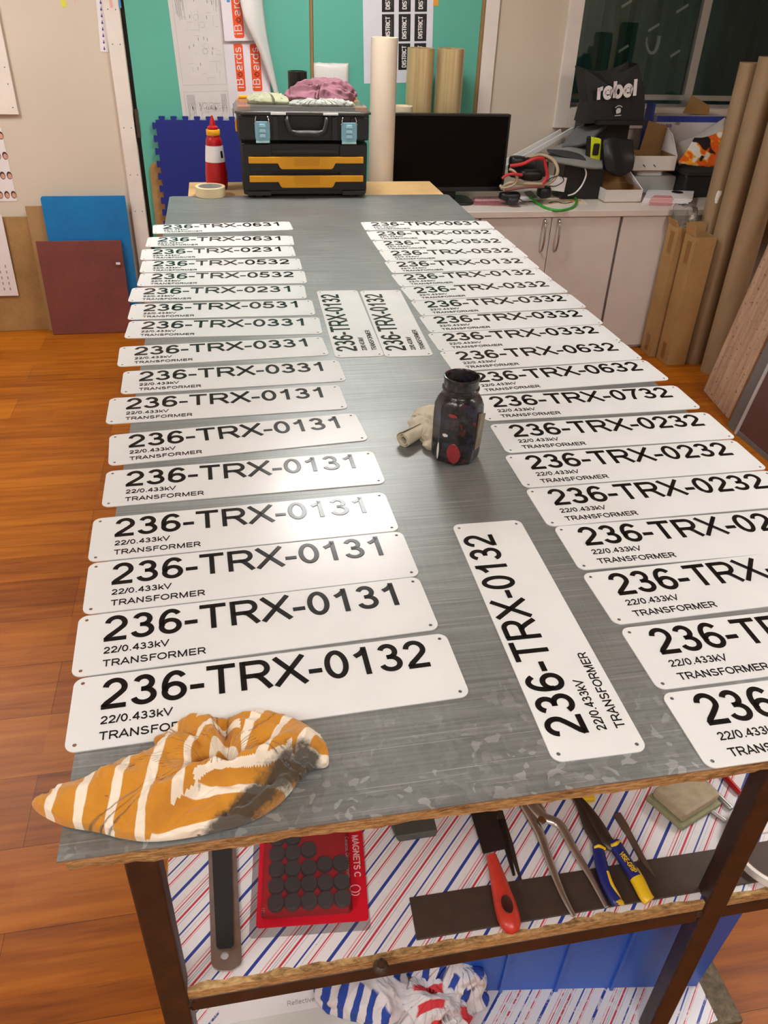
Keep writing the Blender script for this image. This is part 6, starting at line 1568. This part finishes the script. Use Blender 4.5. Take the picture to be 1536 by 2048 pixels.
rows = [7, 7, 4, 3, 3]
bx0 = .0165; by0 = .034
for cix, nr_ in enumerate(rows):
    for rj in range(nr_):
        off = 0.004 * cix - .002 * (rj % 2)
        px, py = bx0 + MP * cix + .0125, by0 + MPY * rj + (.004 if rj == nr_ - 1 and cix >= 2 else 0)
        mb = MB(); mb.lathe([(R0 - .0006, .0012), (R0, .0018), (R0, .0098), (R0 - .0006, .0105)], 26, 0, M @ Matrix.Translation((px, py, 0)))
        mb.build('magnet', MAGN, t, smooth=True, angle=40)
bw, bh = MP * 5 + .008, .200
mb = MB(); top = [(p[0] + bx0 - .008 + bw / 2, p[1] + by0 - .018 + bh / 2) for p in rrect(bw, bh, .008)]
n = len(top); cx, cy = bx0 - .004 + bw / 2, by0 - .022 + bh / 2
lo = [(cx + (x - cx) * 1.03, cy + (y - cy) * 1.03, .0011) for x, y in top]; hi = [(x, y, .0125) for x, y in top]
mb.add(lo + hi, [list(range(n, 2 * n))] + [(i, (i + 1) % n, n + (i + 1) % n, n + i) for i in range(n)], 0, M)
mb.build('blister', BLISTER, t, smooth=True, angle=30)
mb = MB(); Mt = M @ Matrix.Translation((CWd - .018, .146, .0011)) @ Matrix.Rotation(-PI / 2, 4, 'Z')
lettering(mb, 'MAGNETS C', .0105, Mt, .86, .17); lettering(mb, 'Ceramic Disc Magnets', .0062, Mt @ Matrix.Translation((0.002, -.012, 0)), .85, .13)
lettering(mb, '7331', .005, M @ Matrix.Translation((.012, .018, .0011)) @ Matrix.Rotation(PI / 2, 4, 'Z'), .85, .1)
Mg = M @ Matrix.Translation((CWd - .018, .052, .0011))
strip(mb, el(0, 0, .008, .006, 0, 360, 20)[:-1], .0012, True, .0003, 0, Mg, 0); strip(mb, el(0, -.007, .006, .004, 180, 360, 10), .0012, False, .0003, 0, Mg, 0)
mb.build('card_lettering', mat('pale_pink_ink', (240, 196, 200), .5), t)

# brown flat bar
t = [(0.4206, 0.0652, 0.48), None, None, (0.4232, 0.1309, 0.48)]
e1, e2 = Vector((0.8473, 0.0614, 0.48)), Vector((0.9302, 0.1258, 0.48))
a0, a3 = Vector(t[0]) + Vector((0, .006, 0)), Vector(t[3]) + Vector((0, .006, 0)); e1.y += .010; e2.y += .010; k1 = (1.12 - a0.x) / (e1.x - a0.x); k2 = (1.12 - a3.x) / (e2.x - a3.x)
a1 = a0 + (e1 - a0) * k1; a2 = a3 + (e2 - a3) * k2
BAR = .004
up = lambda p, h: (p[0], p[1], SH + h)
solo(MB().hexa([up(p, .0002) for p in (a0, a1, a2, a3)], [up(p, BAR) for p in (a0, a1, a2, a3)]), 'flat_bar', BROWNBAR, 'long dull brown flat steel bar across the front of the striped shelf', 'bar', up(a0, 0), bevel=.0008)

# filling knife with worn red handle
t = thing('filling_knife', 'wide bladed filling knife with worn red plastic handle', 'knife', (0.5753, 0.1545, 0.49))
hA, hB = Vector((0.5666, 0.1755, 0.498)), Vector((0.5622, 0.0509, 0.496)); hd = (hB - hA); hl = hd.length; hd.normalize(); hs = Vector((-hd.y, hd.x, 0))
hp = [(0, .0085, .008), (.04, .0090, .008), (.14, .0105, .009), (.30, .0125, .0105), (.5, .0155, .012), (.66, .0178, .0125), (.80, .0180, .0125), (.90, .0160, .0115), (.97, .011, .009), (1.0, .004, .004)]
vs = []; fs = []; n = 20
for f, w_, h_ in hp:
    c = hA + hd * (hl * f)
    for k in range(n):
        a = 2 * PI * k / n; vs.append(c + hs * (w_ * math.cos(a)) + Vector((0, 0, h_ * math.sin(a))))
for j in range(len(hp) - 1):
    for k in range(n): fs.append((j * n + k, j * n + (k + 1) % n, (j + 1) * n + (k + 1) % n, (j + 1) * n + k))
fs.append(list(range(n))); fs.append([(len(hp) - 1) * n + k for k in range(n)])
MB().add(vs, fs).build('handle', REDH, t, smooth=True, angle=60)
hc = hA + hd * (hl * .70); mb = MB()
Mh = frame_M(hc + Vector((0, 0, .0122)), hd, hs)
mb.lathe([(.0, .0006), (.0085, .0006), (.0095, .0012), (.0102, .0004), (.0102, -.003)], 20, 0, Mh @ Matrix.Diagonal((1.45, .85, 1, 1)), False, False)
mb.build('hole_shade_disc', mat('hole_shadow_red', (58, 14, 12), .6), t, smooth=True)  # solid dark disc painted for the shade inside the handle's hole
b0, b1 = Vector((0.5568, 0.1872, 0.488)), Vector((0.5969, 0.1897, 0.488)); c0, c1 = Vector((0.5579, 0.2568, 0.488)), Vector((0.6003, 0.2619, 0.488))
d0 = b0 + (c0 - b0) * 1.9; d1 = b1 + (c1 - b1) * 1.9
mb = MB().hexa([b0, b1, d1, d0], [p + Vector((0, 0, .0018)) for p in (b0, b1, d1, d0)]); mb.build('blade', mat('blued_blade', (58, 50, 48), .4, metal=.5, var=.15, vscale=40), t)

def taper(name, pts, ws, h, m, label, cat, group=None, z=SH):
    P = [Vector(p) for p in pts]; L = []; R2 = []
    for i, p in enumerate(P):
        d = (P[min(i + 1, len(P) - 1)] - P[max(i - 1, 0)]).normalized(); s_ = Vector((-d.y, d.x, 0)) * ws[i] / 2
        L.append(p + s_); R2.append(p - s_)
    poly = [tuple(p)[:2] for p in L] + [tuple(p)[:2] for p in R2[::-1]]
    return solo(MB().prism(poly, z + .0003, z + h), name, m, label, cat, tuple(P[0]), group, bevel=min(.0008, h / 4))
taper('tapered_punch', [(0.6075, 0.2479, 0.481), (0.6014, 0.201, 0.481), (0.5971, 0.1461, 0.481)], [.012, .010, .004], .005, mat('blackened_steel', (44, 38, 36), .45, metal=.5), 'short black tapered steel tool lying against the red handled knife', 'tool')
taper('saw_blade', [(0.6094, 0.2655, 0.481), (0.608, 0.1999, 0.481), (0.6054, 0.1284, 0.481)], [.013, .011, .002], .0025, DKMETAL, 'thin narrow saw blade lying between the red knife and the bare metal pliers', 'blade')

# bare metal slip-joint pliers
t = thing('slip_joint_pliers', 'bare steel slip joint pliers with long thin handles', 'pliers', (0.675, 0.2289, 0.484))
pv = Vector((0.6721, 0.2273, 0.487))
j0 = Vector((0.6653, 0.2561, 0.487))
l1 = smooth_path([Vector((0.657, 0.2635, 0.487)), Vector((0.6604, 0.237, 0.487)), Vector((0.6627, 0.2038, 0.487)), Vector((0.66, 0.1455, 0.489)), Vector((0.6602, 0.098, 0.49)), Vector((0.6653, 0.0644, 0.488))], 6)
l2 = smooth_path([Vector((0.6654, 0.2633, 0.491)), Vector((0.6772, 0.2354, 0.491)), Vector((0.7004, 0.216, 0.491)), Vector((0.7072, 0.166, 0.491)), Vector((0.7155, 0.1152, 0.491)), Vector((0.7208, 0.0696, 0.488))], 6)
rad = lambda n, a, b, c: [a + (b - a) * min(1, i / (n * .35)) if i < n * .35 else b + (c - b) * (i - n * .35) / (n * .65) for i in range(n)]
MB().tube(l1, rad(len(l1), .011, .008, .0036), 10, flat=.62).build('handle', TOOLM, t, smooth=True)
MB().tube(l2, rad(len(l2), .011, .0085, .0036), 10, flat=.62).build('handle', TOOLM, t, smooth=True)
MB().prism([tuple((j0 + Vector((x, y, 0))))[:2] for x, y in ((-.012, .05), (.012, .05), (.018, .012), (.022, -.012), (.004, -.022), (-.012, -.010))], SH + .003, SH + .012).build('jaw', TOOLM, t, bevel=.002)
MB().lathe([(.0075, 0), (.0075, .003), (.004, .0045), (.0, .0046)], 20, 0, Matrix.Translation((pv.x, pv.y, SH + .0135)), True, False).build('pivot_bolt', CHROME, t, smooth=True)

# long-nose pliers with navy and yellow grips
t = thing('long_nose_pliers', 'long nose pliers with navy blue and yellow grips', 'pliers', (0.7715, 0.1676, 0.4895))
A = [(0.7504, 0.2685, 0.4905), (0.7563, 0.2511, 0.4905), (0.7626, 0.2146, 0.4925), (0.7652, 0.1752, 0.4935), (0.773, 0.161, 0.4935)]
j = smooth_path(A, 6); nn = len(j)
MB().tube(j, [.0035 + .0085 * min(1, i / (nn * .6)) for i in range(nn)], 10, flat=.55).build('jaw', DKMETAL, t, smooth=True)
A = [(0.7452, 0.2688, 0.4885), (0.7496, 0.2475, 0.4885), (0.7483, 0.2093, 0.4895), (0.7514, 0.1832, 0.4905), (0.7524, 0.1608, 0.4905)]
j = smooth_path(A, 6); nn = len(j)
MB().tube(j, [.0035 + .0075 * min(1, i / (nn * .6)) for i in range(nn)], 10, flat=.55).build('jaw', DKMETAL, t, smooth=True)
def grip(pts, rs, m, nm='grip'):
    j = smooth_path(pts, 6); nn = len(j)
    rr = [rs[min(len(rs) - 2, int(i / (nn - 1) * (len(rs) - 1)))] + (rs[min(len(rs) - 1, int(i / (nn - 1) * (len(rs) - 1)) + 1)] - rs[min(len(rs) - 2, int(i / (nn - 1) * (len(rs) - 1)))]) * ((i / (nn - 1) * (len(rs) - 1)) % 1.0 if i < nn - 1 else 1) for i in range(nn)]
    return MB().tube(j, rr, 14, flat=.8).build(nm, m, t, smooth=True)
gl = grip([(0.7472, 0.1658, 0.4925), (0.7395, 0.1369, 0.4945), (0.7344, 0.1059, 0.4955), (0.7365, 0.0762, 0.4945), (0.7381, 0.0683, 0.4935)], [.0095, .0105, .0105, .010, .0085], BLUEY)
MB().tube(smooth_path([(0.7401, 0.1173, 0.5005), (0.7384, 0.0948, 0.5015), (0.742, 0.0751, 0.4975), (0.7392, 0.0676, 0.4945)], 6), [.0032] * 14 + [.006, .0072, .008, .0085, .008], 12).build('yellow_inlay', YGRIP, t, smooth=True)
gr = grip([(0.7756, 0.1672, 0.4945), (0.7778, 0.1418, 0.4965), (0.7811, 0.1159, 0.4975), (0.783, 0.1018, 0.4975)], [.0115, .0112, .0108, .0105], BLUEY)
gy = grip([(0.7827, 0.1148, 0.496), (0.7847, 0.0973, 0.496), (0.7854, 0.074, 0.4955), (0.7885, 0.0643, 0.4945)], [.0112, .0115, .0108, .0100], YGRIP, 'yellow_grip')
MB().tube(smooth_path([(0.7681, 0.1603, 0.4985), (0.7739, 0.1597, 0.5035), (0.7827, 0.1653, 0.4985)], 5), .0035, 8).build('yellow_collar', YGRIP, t, smooth=True)
MB().tube(smooth_path([(0.7397, 0.1626, 0.4965), (0.7455, 0.162, 0.5015), (0.7553, 0.1582, 0.4965)], 5), .0028, 8).build('yellow_collar', YGRIP, t, smooth=True)
a, b = Vector((0.7714, 0.1465, 0.5075)), Vector((0.7799, 0.1107, 0.5075))
mb = MB(); lettering(mb, 'VISE-GRIP', .0085, frame_M(a + Vector((-.002, -.006, 0)), b - a, Vector((-(b - a).y, (b - a).x, 0))), (b - a).length / (text_width('VISE-GRIP') * .0085), .16, .0006)
mb.build('grip_lettering', YGRIP, t)

taper('needle_file', [(0.809, 0.2252, 0.481), (0.8118, 0.199, 0.481), (0.8128, 0.1873, 0.481), (0.8153, 0.1305, 0.485), (0.8203, 0.1034, 0.485)], [.013, .013, .010, .009, .001], .0068, mat('brown_file_steel', (104, 84, 70), .5, metal=.4, var=.15, vscale=80), 'short brown file with a pointed tang beside the blue and yellow pliers', 'file')

# sanding sponge
s0 = [Vector((0.9039, 0.1756, 0.482)), Vector((0.9718, 0.2002, 0.482))]
t = thing('sanding_sponge', 'worn beige sanding sponge block with greenish gritty underside', 'sponge', tuple(s0[0]))
c0 = Vector((0.9039, 0.1756, 0.482)); c1 = Vector((0.9976, 0.2102, 0.482)); c3 = Vector((0.8716, 0.245, 0.482))
ex = (c1 - c0); ey = (c3 - c0)
mb = MB().hexa([c0, c0 + ex, c0 + ex + ey, c0 + ey], [p + Vector((0, 0, .012)) for p in (c0, c0 + ex, c0 + ex + ey, c0 + ey)]); mb.build('grit_layer', SPONGE2, t, bevel=.003)
i0 = c0 + ex * .06 + ey * .08 + Vector((0, 0, .0122)); ex2 = ex * .90; ey2 = ey * .86
mb = MB().hexa([i0, i0 + ex2, i0 + ex2 + ey2, i0 + ey2], [p + Vector((0, 0, .022)) for p in (i0, i0 + ex2, i0 + ex2 + ey2, i0 + ey2)]); mb.build('block', SPONGE, t, bevel=.005, seg=3)

# steel rods and red pen further right
for (a, b, r, m, nm, lb, ct) in (((1.003, 0.2338, 0.4855), (1.013, 0.2011, 0.4855), .0048, ALU, 'metal_rod', 'short grey metal rod lying behind the sanding sponge', 'rod'),
                                ((0.9737, 0.2082, 0.4845), (0.99, 0.1804, 0.4845), .0040, ALU, 'metal_rod', 'short grey metal rod lying against the sponge near the right table leg', 'rod'),
                                ((1.041, 0.2513, 0.4855), (1.046, 0.2269, 0.4855), .0055, RED, 'red_pencil', 'red round pencil at the right end of the striped shelf', 'pencil')):
    a = Vector(a); b = Vector(b); a2 = a + (a - b) * 1.1
    solo(MB().tube([a2, a + (b - a) * .9, b], [r, r, r * .8], 12), nm, m, lb, ct, tuple(a), smooth=True, angle=40)
# grey tool block seen under the table edge
g0, g1 = Vector((0.42, 0.235, 0.48)), Vector((0.4918, 0.2355, 0.48)); gd = (g1 - g0); gp = Vector((-gd.y, gd.x, 0)).normalized() * .06
solo(MB().hexa([g0 + gd * .1, g1 - gd * .02, g1 + gp + gd * .1, g0 + gp - gd * .08], [p + Vector((0, 0, .016)) for p in (g0, g1, g1 + gp, g0 + gp)]), 'steel_block', mat('dull_grey_block', (96, 98, 94), .5, metal=.4, var=.15), 'dull grey metal block on the shelf right of the magnet pack', 'block', tuple(g0), bevel=.002)
# yellow tape measure end and white tape roll
y0 = Vector((0.7722, 0.2557, 0.485))
solo(MB().box((y0.x - .014, y0.y, SH + .0003), (y0.x + .010, y0.y + .03, SH + .012)), 'yellow_block', YGRIP, 'yellow plastic block peeking from under the table edge above the pliers', 'block', (y0.x, y0.y, SH), bevel=.002)
_p, _q, _r = Vector((0.9692, 0.0964, 0.485)), Vector((0.9802, 0.0735, 0.485)), Vector((0.9979, 0.0552, 0.485))
_d = 2 * (_p.x * (_q.y - _r.y) + _q.x * (_r.y - _p.y) + _r.x * (_p.y - _q.y)); _s = lambda v: v.x ** 2 + v.y ** 2
rc = Vector(((_s(_p) * (_q.y - _r.y) + _s(_q) * (_r.y - _p.y) + _s(_r) * (_p.y - _q.y)) / _d, (_s(_p) * (_r.x - _q.x) + _s(_q) * (_p.x - _r.x) + _s(_r) * (_q.x - _p.x)) / _d, SH)); RR = max(.05, min(.11, (Vector((_p.x, _p.y, 0)) - Vector((rc.x, rc.y, 0))).length))
t = thing('white_tape_roll', 'white ring of tape lying on the brown bar at the right edge', 'tape', (rc.x, rc.y, SH + BAR))
MB().lathe([(RR - .006, 0), (RR, .0), (RR, .015), (RR - .006, .015), (RR - .006, 0)], 56, 0, Matrix.Translation((rc.x, rc.y, SH + BAR + .0002)), False, False).build('tape', WHITEG, t, smooth=True, angle=40)
MB().lathe([(RR - .0085, 0.001), (RR - .0062, .001), (RR - .0062, .014), (RR - .0085, .014), (RR - .0085, .001)], 56, 0, Matrix.Translation((rc.x, rc.y, SH + BAR + .0002)), False, False).build('core', CARDIN, t, smooth=True, angle=40)
k0 = Vector((1.038, 0.1499, 0.482))
solo(MB().box((k0.x - .004, k0.y, SH + .0003), (k0.x + .05, k0.y + .028, SH + .006)), 'label_card', WHITEP, 'small white and blue label card at the right end of the shelf', 'card', (k0.x, k0.y, SH))

# ================================================================== things on the lower shelf
q0 = Vector((0.6206, 0.174, 0.0305)); q1 = Vector((1.025, 0.1139, 0.0305))
t = thing('plastic_crate', 'blue ribbed plastic crate on the lower shelf', 'crate', tuple(q0))
Mc = frame_M(q0 - (q1 - q0).normalized() * .10, q1 - q0, Vector((0, 1, 0)))
CL, CW_, CH_ = (q1 - q0).length + .10, .34, .30; tp = .014
lo_ = [(tp, tp * .4), (CL, tp * .4), (CL, CW_ - tp), (tp, CW_ - tp)]; hi_ = [(0, 0), (CL + tp, 0), (CL + tp, CW_), (0, CW_)]
sh_ = lambda pts, k, z: [(x + (CL / 2 - x) * k, y + (CW_ / 2 - y) * k, z) for x, y in pts]
vs = sh_(lo_, 0, .0005) + sh_(hi_, 0, CH_) + sh_(hi_, .03, CH_) + sh_(lo_, .03, .005)
MB().add(vs, [(0, 3, 2, 1)] + [(i, (i + 1) % 4, 4 + (i + 1) % 4, 4 + i) for i in range(4)] + [(4 + i, 4 + (i + 1) % 4, 8 + (i + 1) % 4, 8 + i) for i in range(4)] + [(8 + i, 8 + (i + 1) % 4, 12 + (i + 1) % 4, 12 + i) for i in range(4)] + [(12, 13, 14, 15)], 0, Mc).build('body', BLUEC, t)
for xr in (.115, .225, .335):
    MB().hexa([Mc @ Vector(p) for p in ((xr - .003, tp * .4 - .006, .001), (xr + .003, tp * .4 - .006, .001), (xr + .003, tp * .4, .001), (xr - .003, tp * .4, .001))],
              [Mc @ Vector(p) for p in ((xr - .003, -.007, CH_ - .01), (xr + .003, -.007, CH_ - .01), (xr + .003, .001, CH_ - .01), (xr - .003, .001, CH_ - .01))]).build('rib', BLUEC, t)
mb = MB(); 
for a_, b_ in (((-.006, -.008), (CL + tp + .006, .004)), ((-.006, CW_ - .004), (CL + tp + .006, CW_ + .006)), ((-.006, .004), (.004, CW_ - .004)), ((CL + tp - .004, .004), (CL + tp + .006, CW_ - .004))):
    mb.box((a_[0], a_[1], CH_ - .008), (b_[0], b_[1], CH_), 0, Mc)
mb.build('rim', BLUEC, t)

# white paper stack with a printed line
pz = LO; PZ = .050
solo(MB().box((0.10, 0.075, pz + .0003), (0.40, 0.36, pz + PZ)), 'paper_stack', mat('grubby_white_card', (206, 204, 198), .7, var=.06), 'grubby white card stack on the lower shelf behind the left leg', 'paper', (0.1, 0.075, pz), bevel=.001)
tx = (0.224, 0.1952, 0.0815)
t = thing('printed_sheet', 'white sheet printed with grey words on the lower shelf card stack', 'paper', (0.15, 0.16, pz + PZ + .0002))
MB().box((0.10, tx[1] - .012, pz + PZ + .0002), (0.40, 0.40, pz + PZ + .0010)).build('sheet', WHITEP, t)
mb = MB(); lettering(mb, 'Reflective Sheet', .0085, Matrix.Translation((tx[0], tx[1], pz + PZ + .0011)) @ Matrix.Shear('XZ', 4, (0, 0)) if False else Matrix.Translation((tx[0], tx[1], pz + PZ + .0011)), 1.0, .12); mb.build('printed_lettering', GREYT, t)

# heaps of printed cloth
def m_print(name, c1, seed):
    m = bpy.data.materials.new(name); m.use_nodes = True; tt = NT(m)
    uv = tt.add('ShaderNodeUVMap'); uv.uv_map = 'cloth'; sp = tt.add('ShaderNodeSeparateXYZ'); tt.link(uv.outputs[0], sp.inputs[0])
    wob = tt.noise(tt.coords(), 24, 2); u = tt.math('FRACT', tt.math('ADD', sp.outputs[0], tt.math('MULTIPLY', wob, .5)))
    seg = tt.math('ADD', sp.outputs[1], tt.math('MULTIPLY', tt.noise(tt.coords(), 12, 2), 0.5))
    sg = tt.math('FRACT', seg)
    a = tt.ramp(u, [(0, (0, 0, 0, 1)), (.5, (0, 0, 0, 1)), (.53, (1, 1, 1, 1)), (.95, (1, 1, 1, 1)), (1, (0, 0, 0, 1))])
    b = tt.ramp(sg, [(0, (0, 0, 0, 1)), (.30, (0, 0, 0, 1)), (.34, (1, 1, 1, 1)), (.92, (1, 1, 1, 1)), (.96, (0, 0, 0, 1))])
    c = tt.mix(tt.mix(1.0, a, b, 'MULTIPLY'), lin((222, 218, 222)), lin(c1))
    tt.base(c); tt.b.inputs['Roughness'].default_value = .95; tt.bump(tt.noise(tt.coords(), 260, 3), .2, .001)
    return m
PB = m_print('blue_print_cotton', (44, 74, 164), 1); PR = m_print('red_print_cotton', (214, 62, 70), 2)
def heap(name, label, ol, cen, z0, hh, seed, m, su, sv, rot, bulge=.012):
    cr, sr = math.cos(rot), math.sin(rot)
    w = cloth_mesh([p[:2] for p in ol], cen[:2], z0, hh, seed, .014, 70, 190, 22, 2.6, .0, lambda q, r, a: ((q.x * cr + q.y * sr) / su, (q.y * cr - q.x * sr) / sv), None, bulge)
    o = solo(w, name, m, label, 'cloth', (cen[0], cen[1], z0), 'printed cloths on the lower shelf', smooth=True, angle=180); set_uv(o, w.uv)
heap('printed_cloth', 'white cloth with wavy blue print heaped on the lower shelf, leftmost', [(0.2865, 0.2043, 0.081), (0.3079, 0.1655, 0.081), (0.362, 0.1425, 0.081), (0.4188, 0.1466, 0.081), (0.4366, 0.1878, 0.081), (0.4248, 0.2268, 0.081), (0.3706, 0.255, 0.081), (0.3101, 0.2415, 0.081)], (0.3566, 0.1969, 0.081), LO + PZ + .001, .055, 31, PB, .024, .09, -.5)
heap('printed_cloth', 'white cloth with red print hanging lowest in the heap', [(0.4327, 0.1577, 0.031), (0.47, 0.1081, 0.031), (0.5158, 0.1003, 0.031), (0.5477, 0.1292, 0.031), (0.551, 0.1782, 0.031), (0.4927, 0.2067, 0.031), (0.4454, 0.1961, 0.031)], (0.4842, 0.1489, 0.031), LO + .001, .085, 33, PR, .026, .07, 1.45)
heap('printed_cloth', 'white cloth with blue and red print heaped against the blue crate', [(0.4443, 0.2149, 0.031), (0.5046, 0.1723, 0.031), (0.5665, 0.1437, 0.031), (0.5986, 0.1581, 0.031), (0.5872, 0.1813, 0.031), (0.5372, 0.223, 0.031), (0.4726, 0.2535, 0.031)], (0.5412, 0.1985, 0.031), LO + .001, .110, 37, PB, .026, .045, -.7)
bq = (0.5495, 0.1359, 0.031)
solo(MB().box((bq[0] - .01, .062, LO + .0004), (bq[0] + .055, .098, LO + .022)), 'dark_box', BLACK2, 'small dark box on the lower shelf under the printed cloths', 'box', (bq[0], 0.062, LO), bevel=.003)
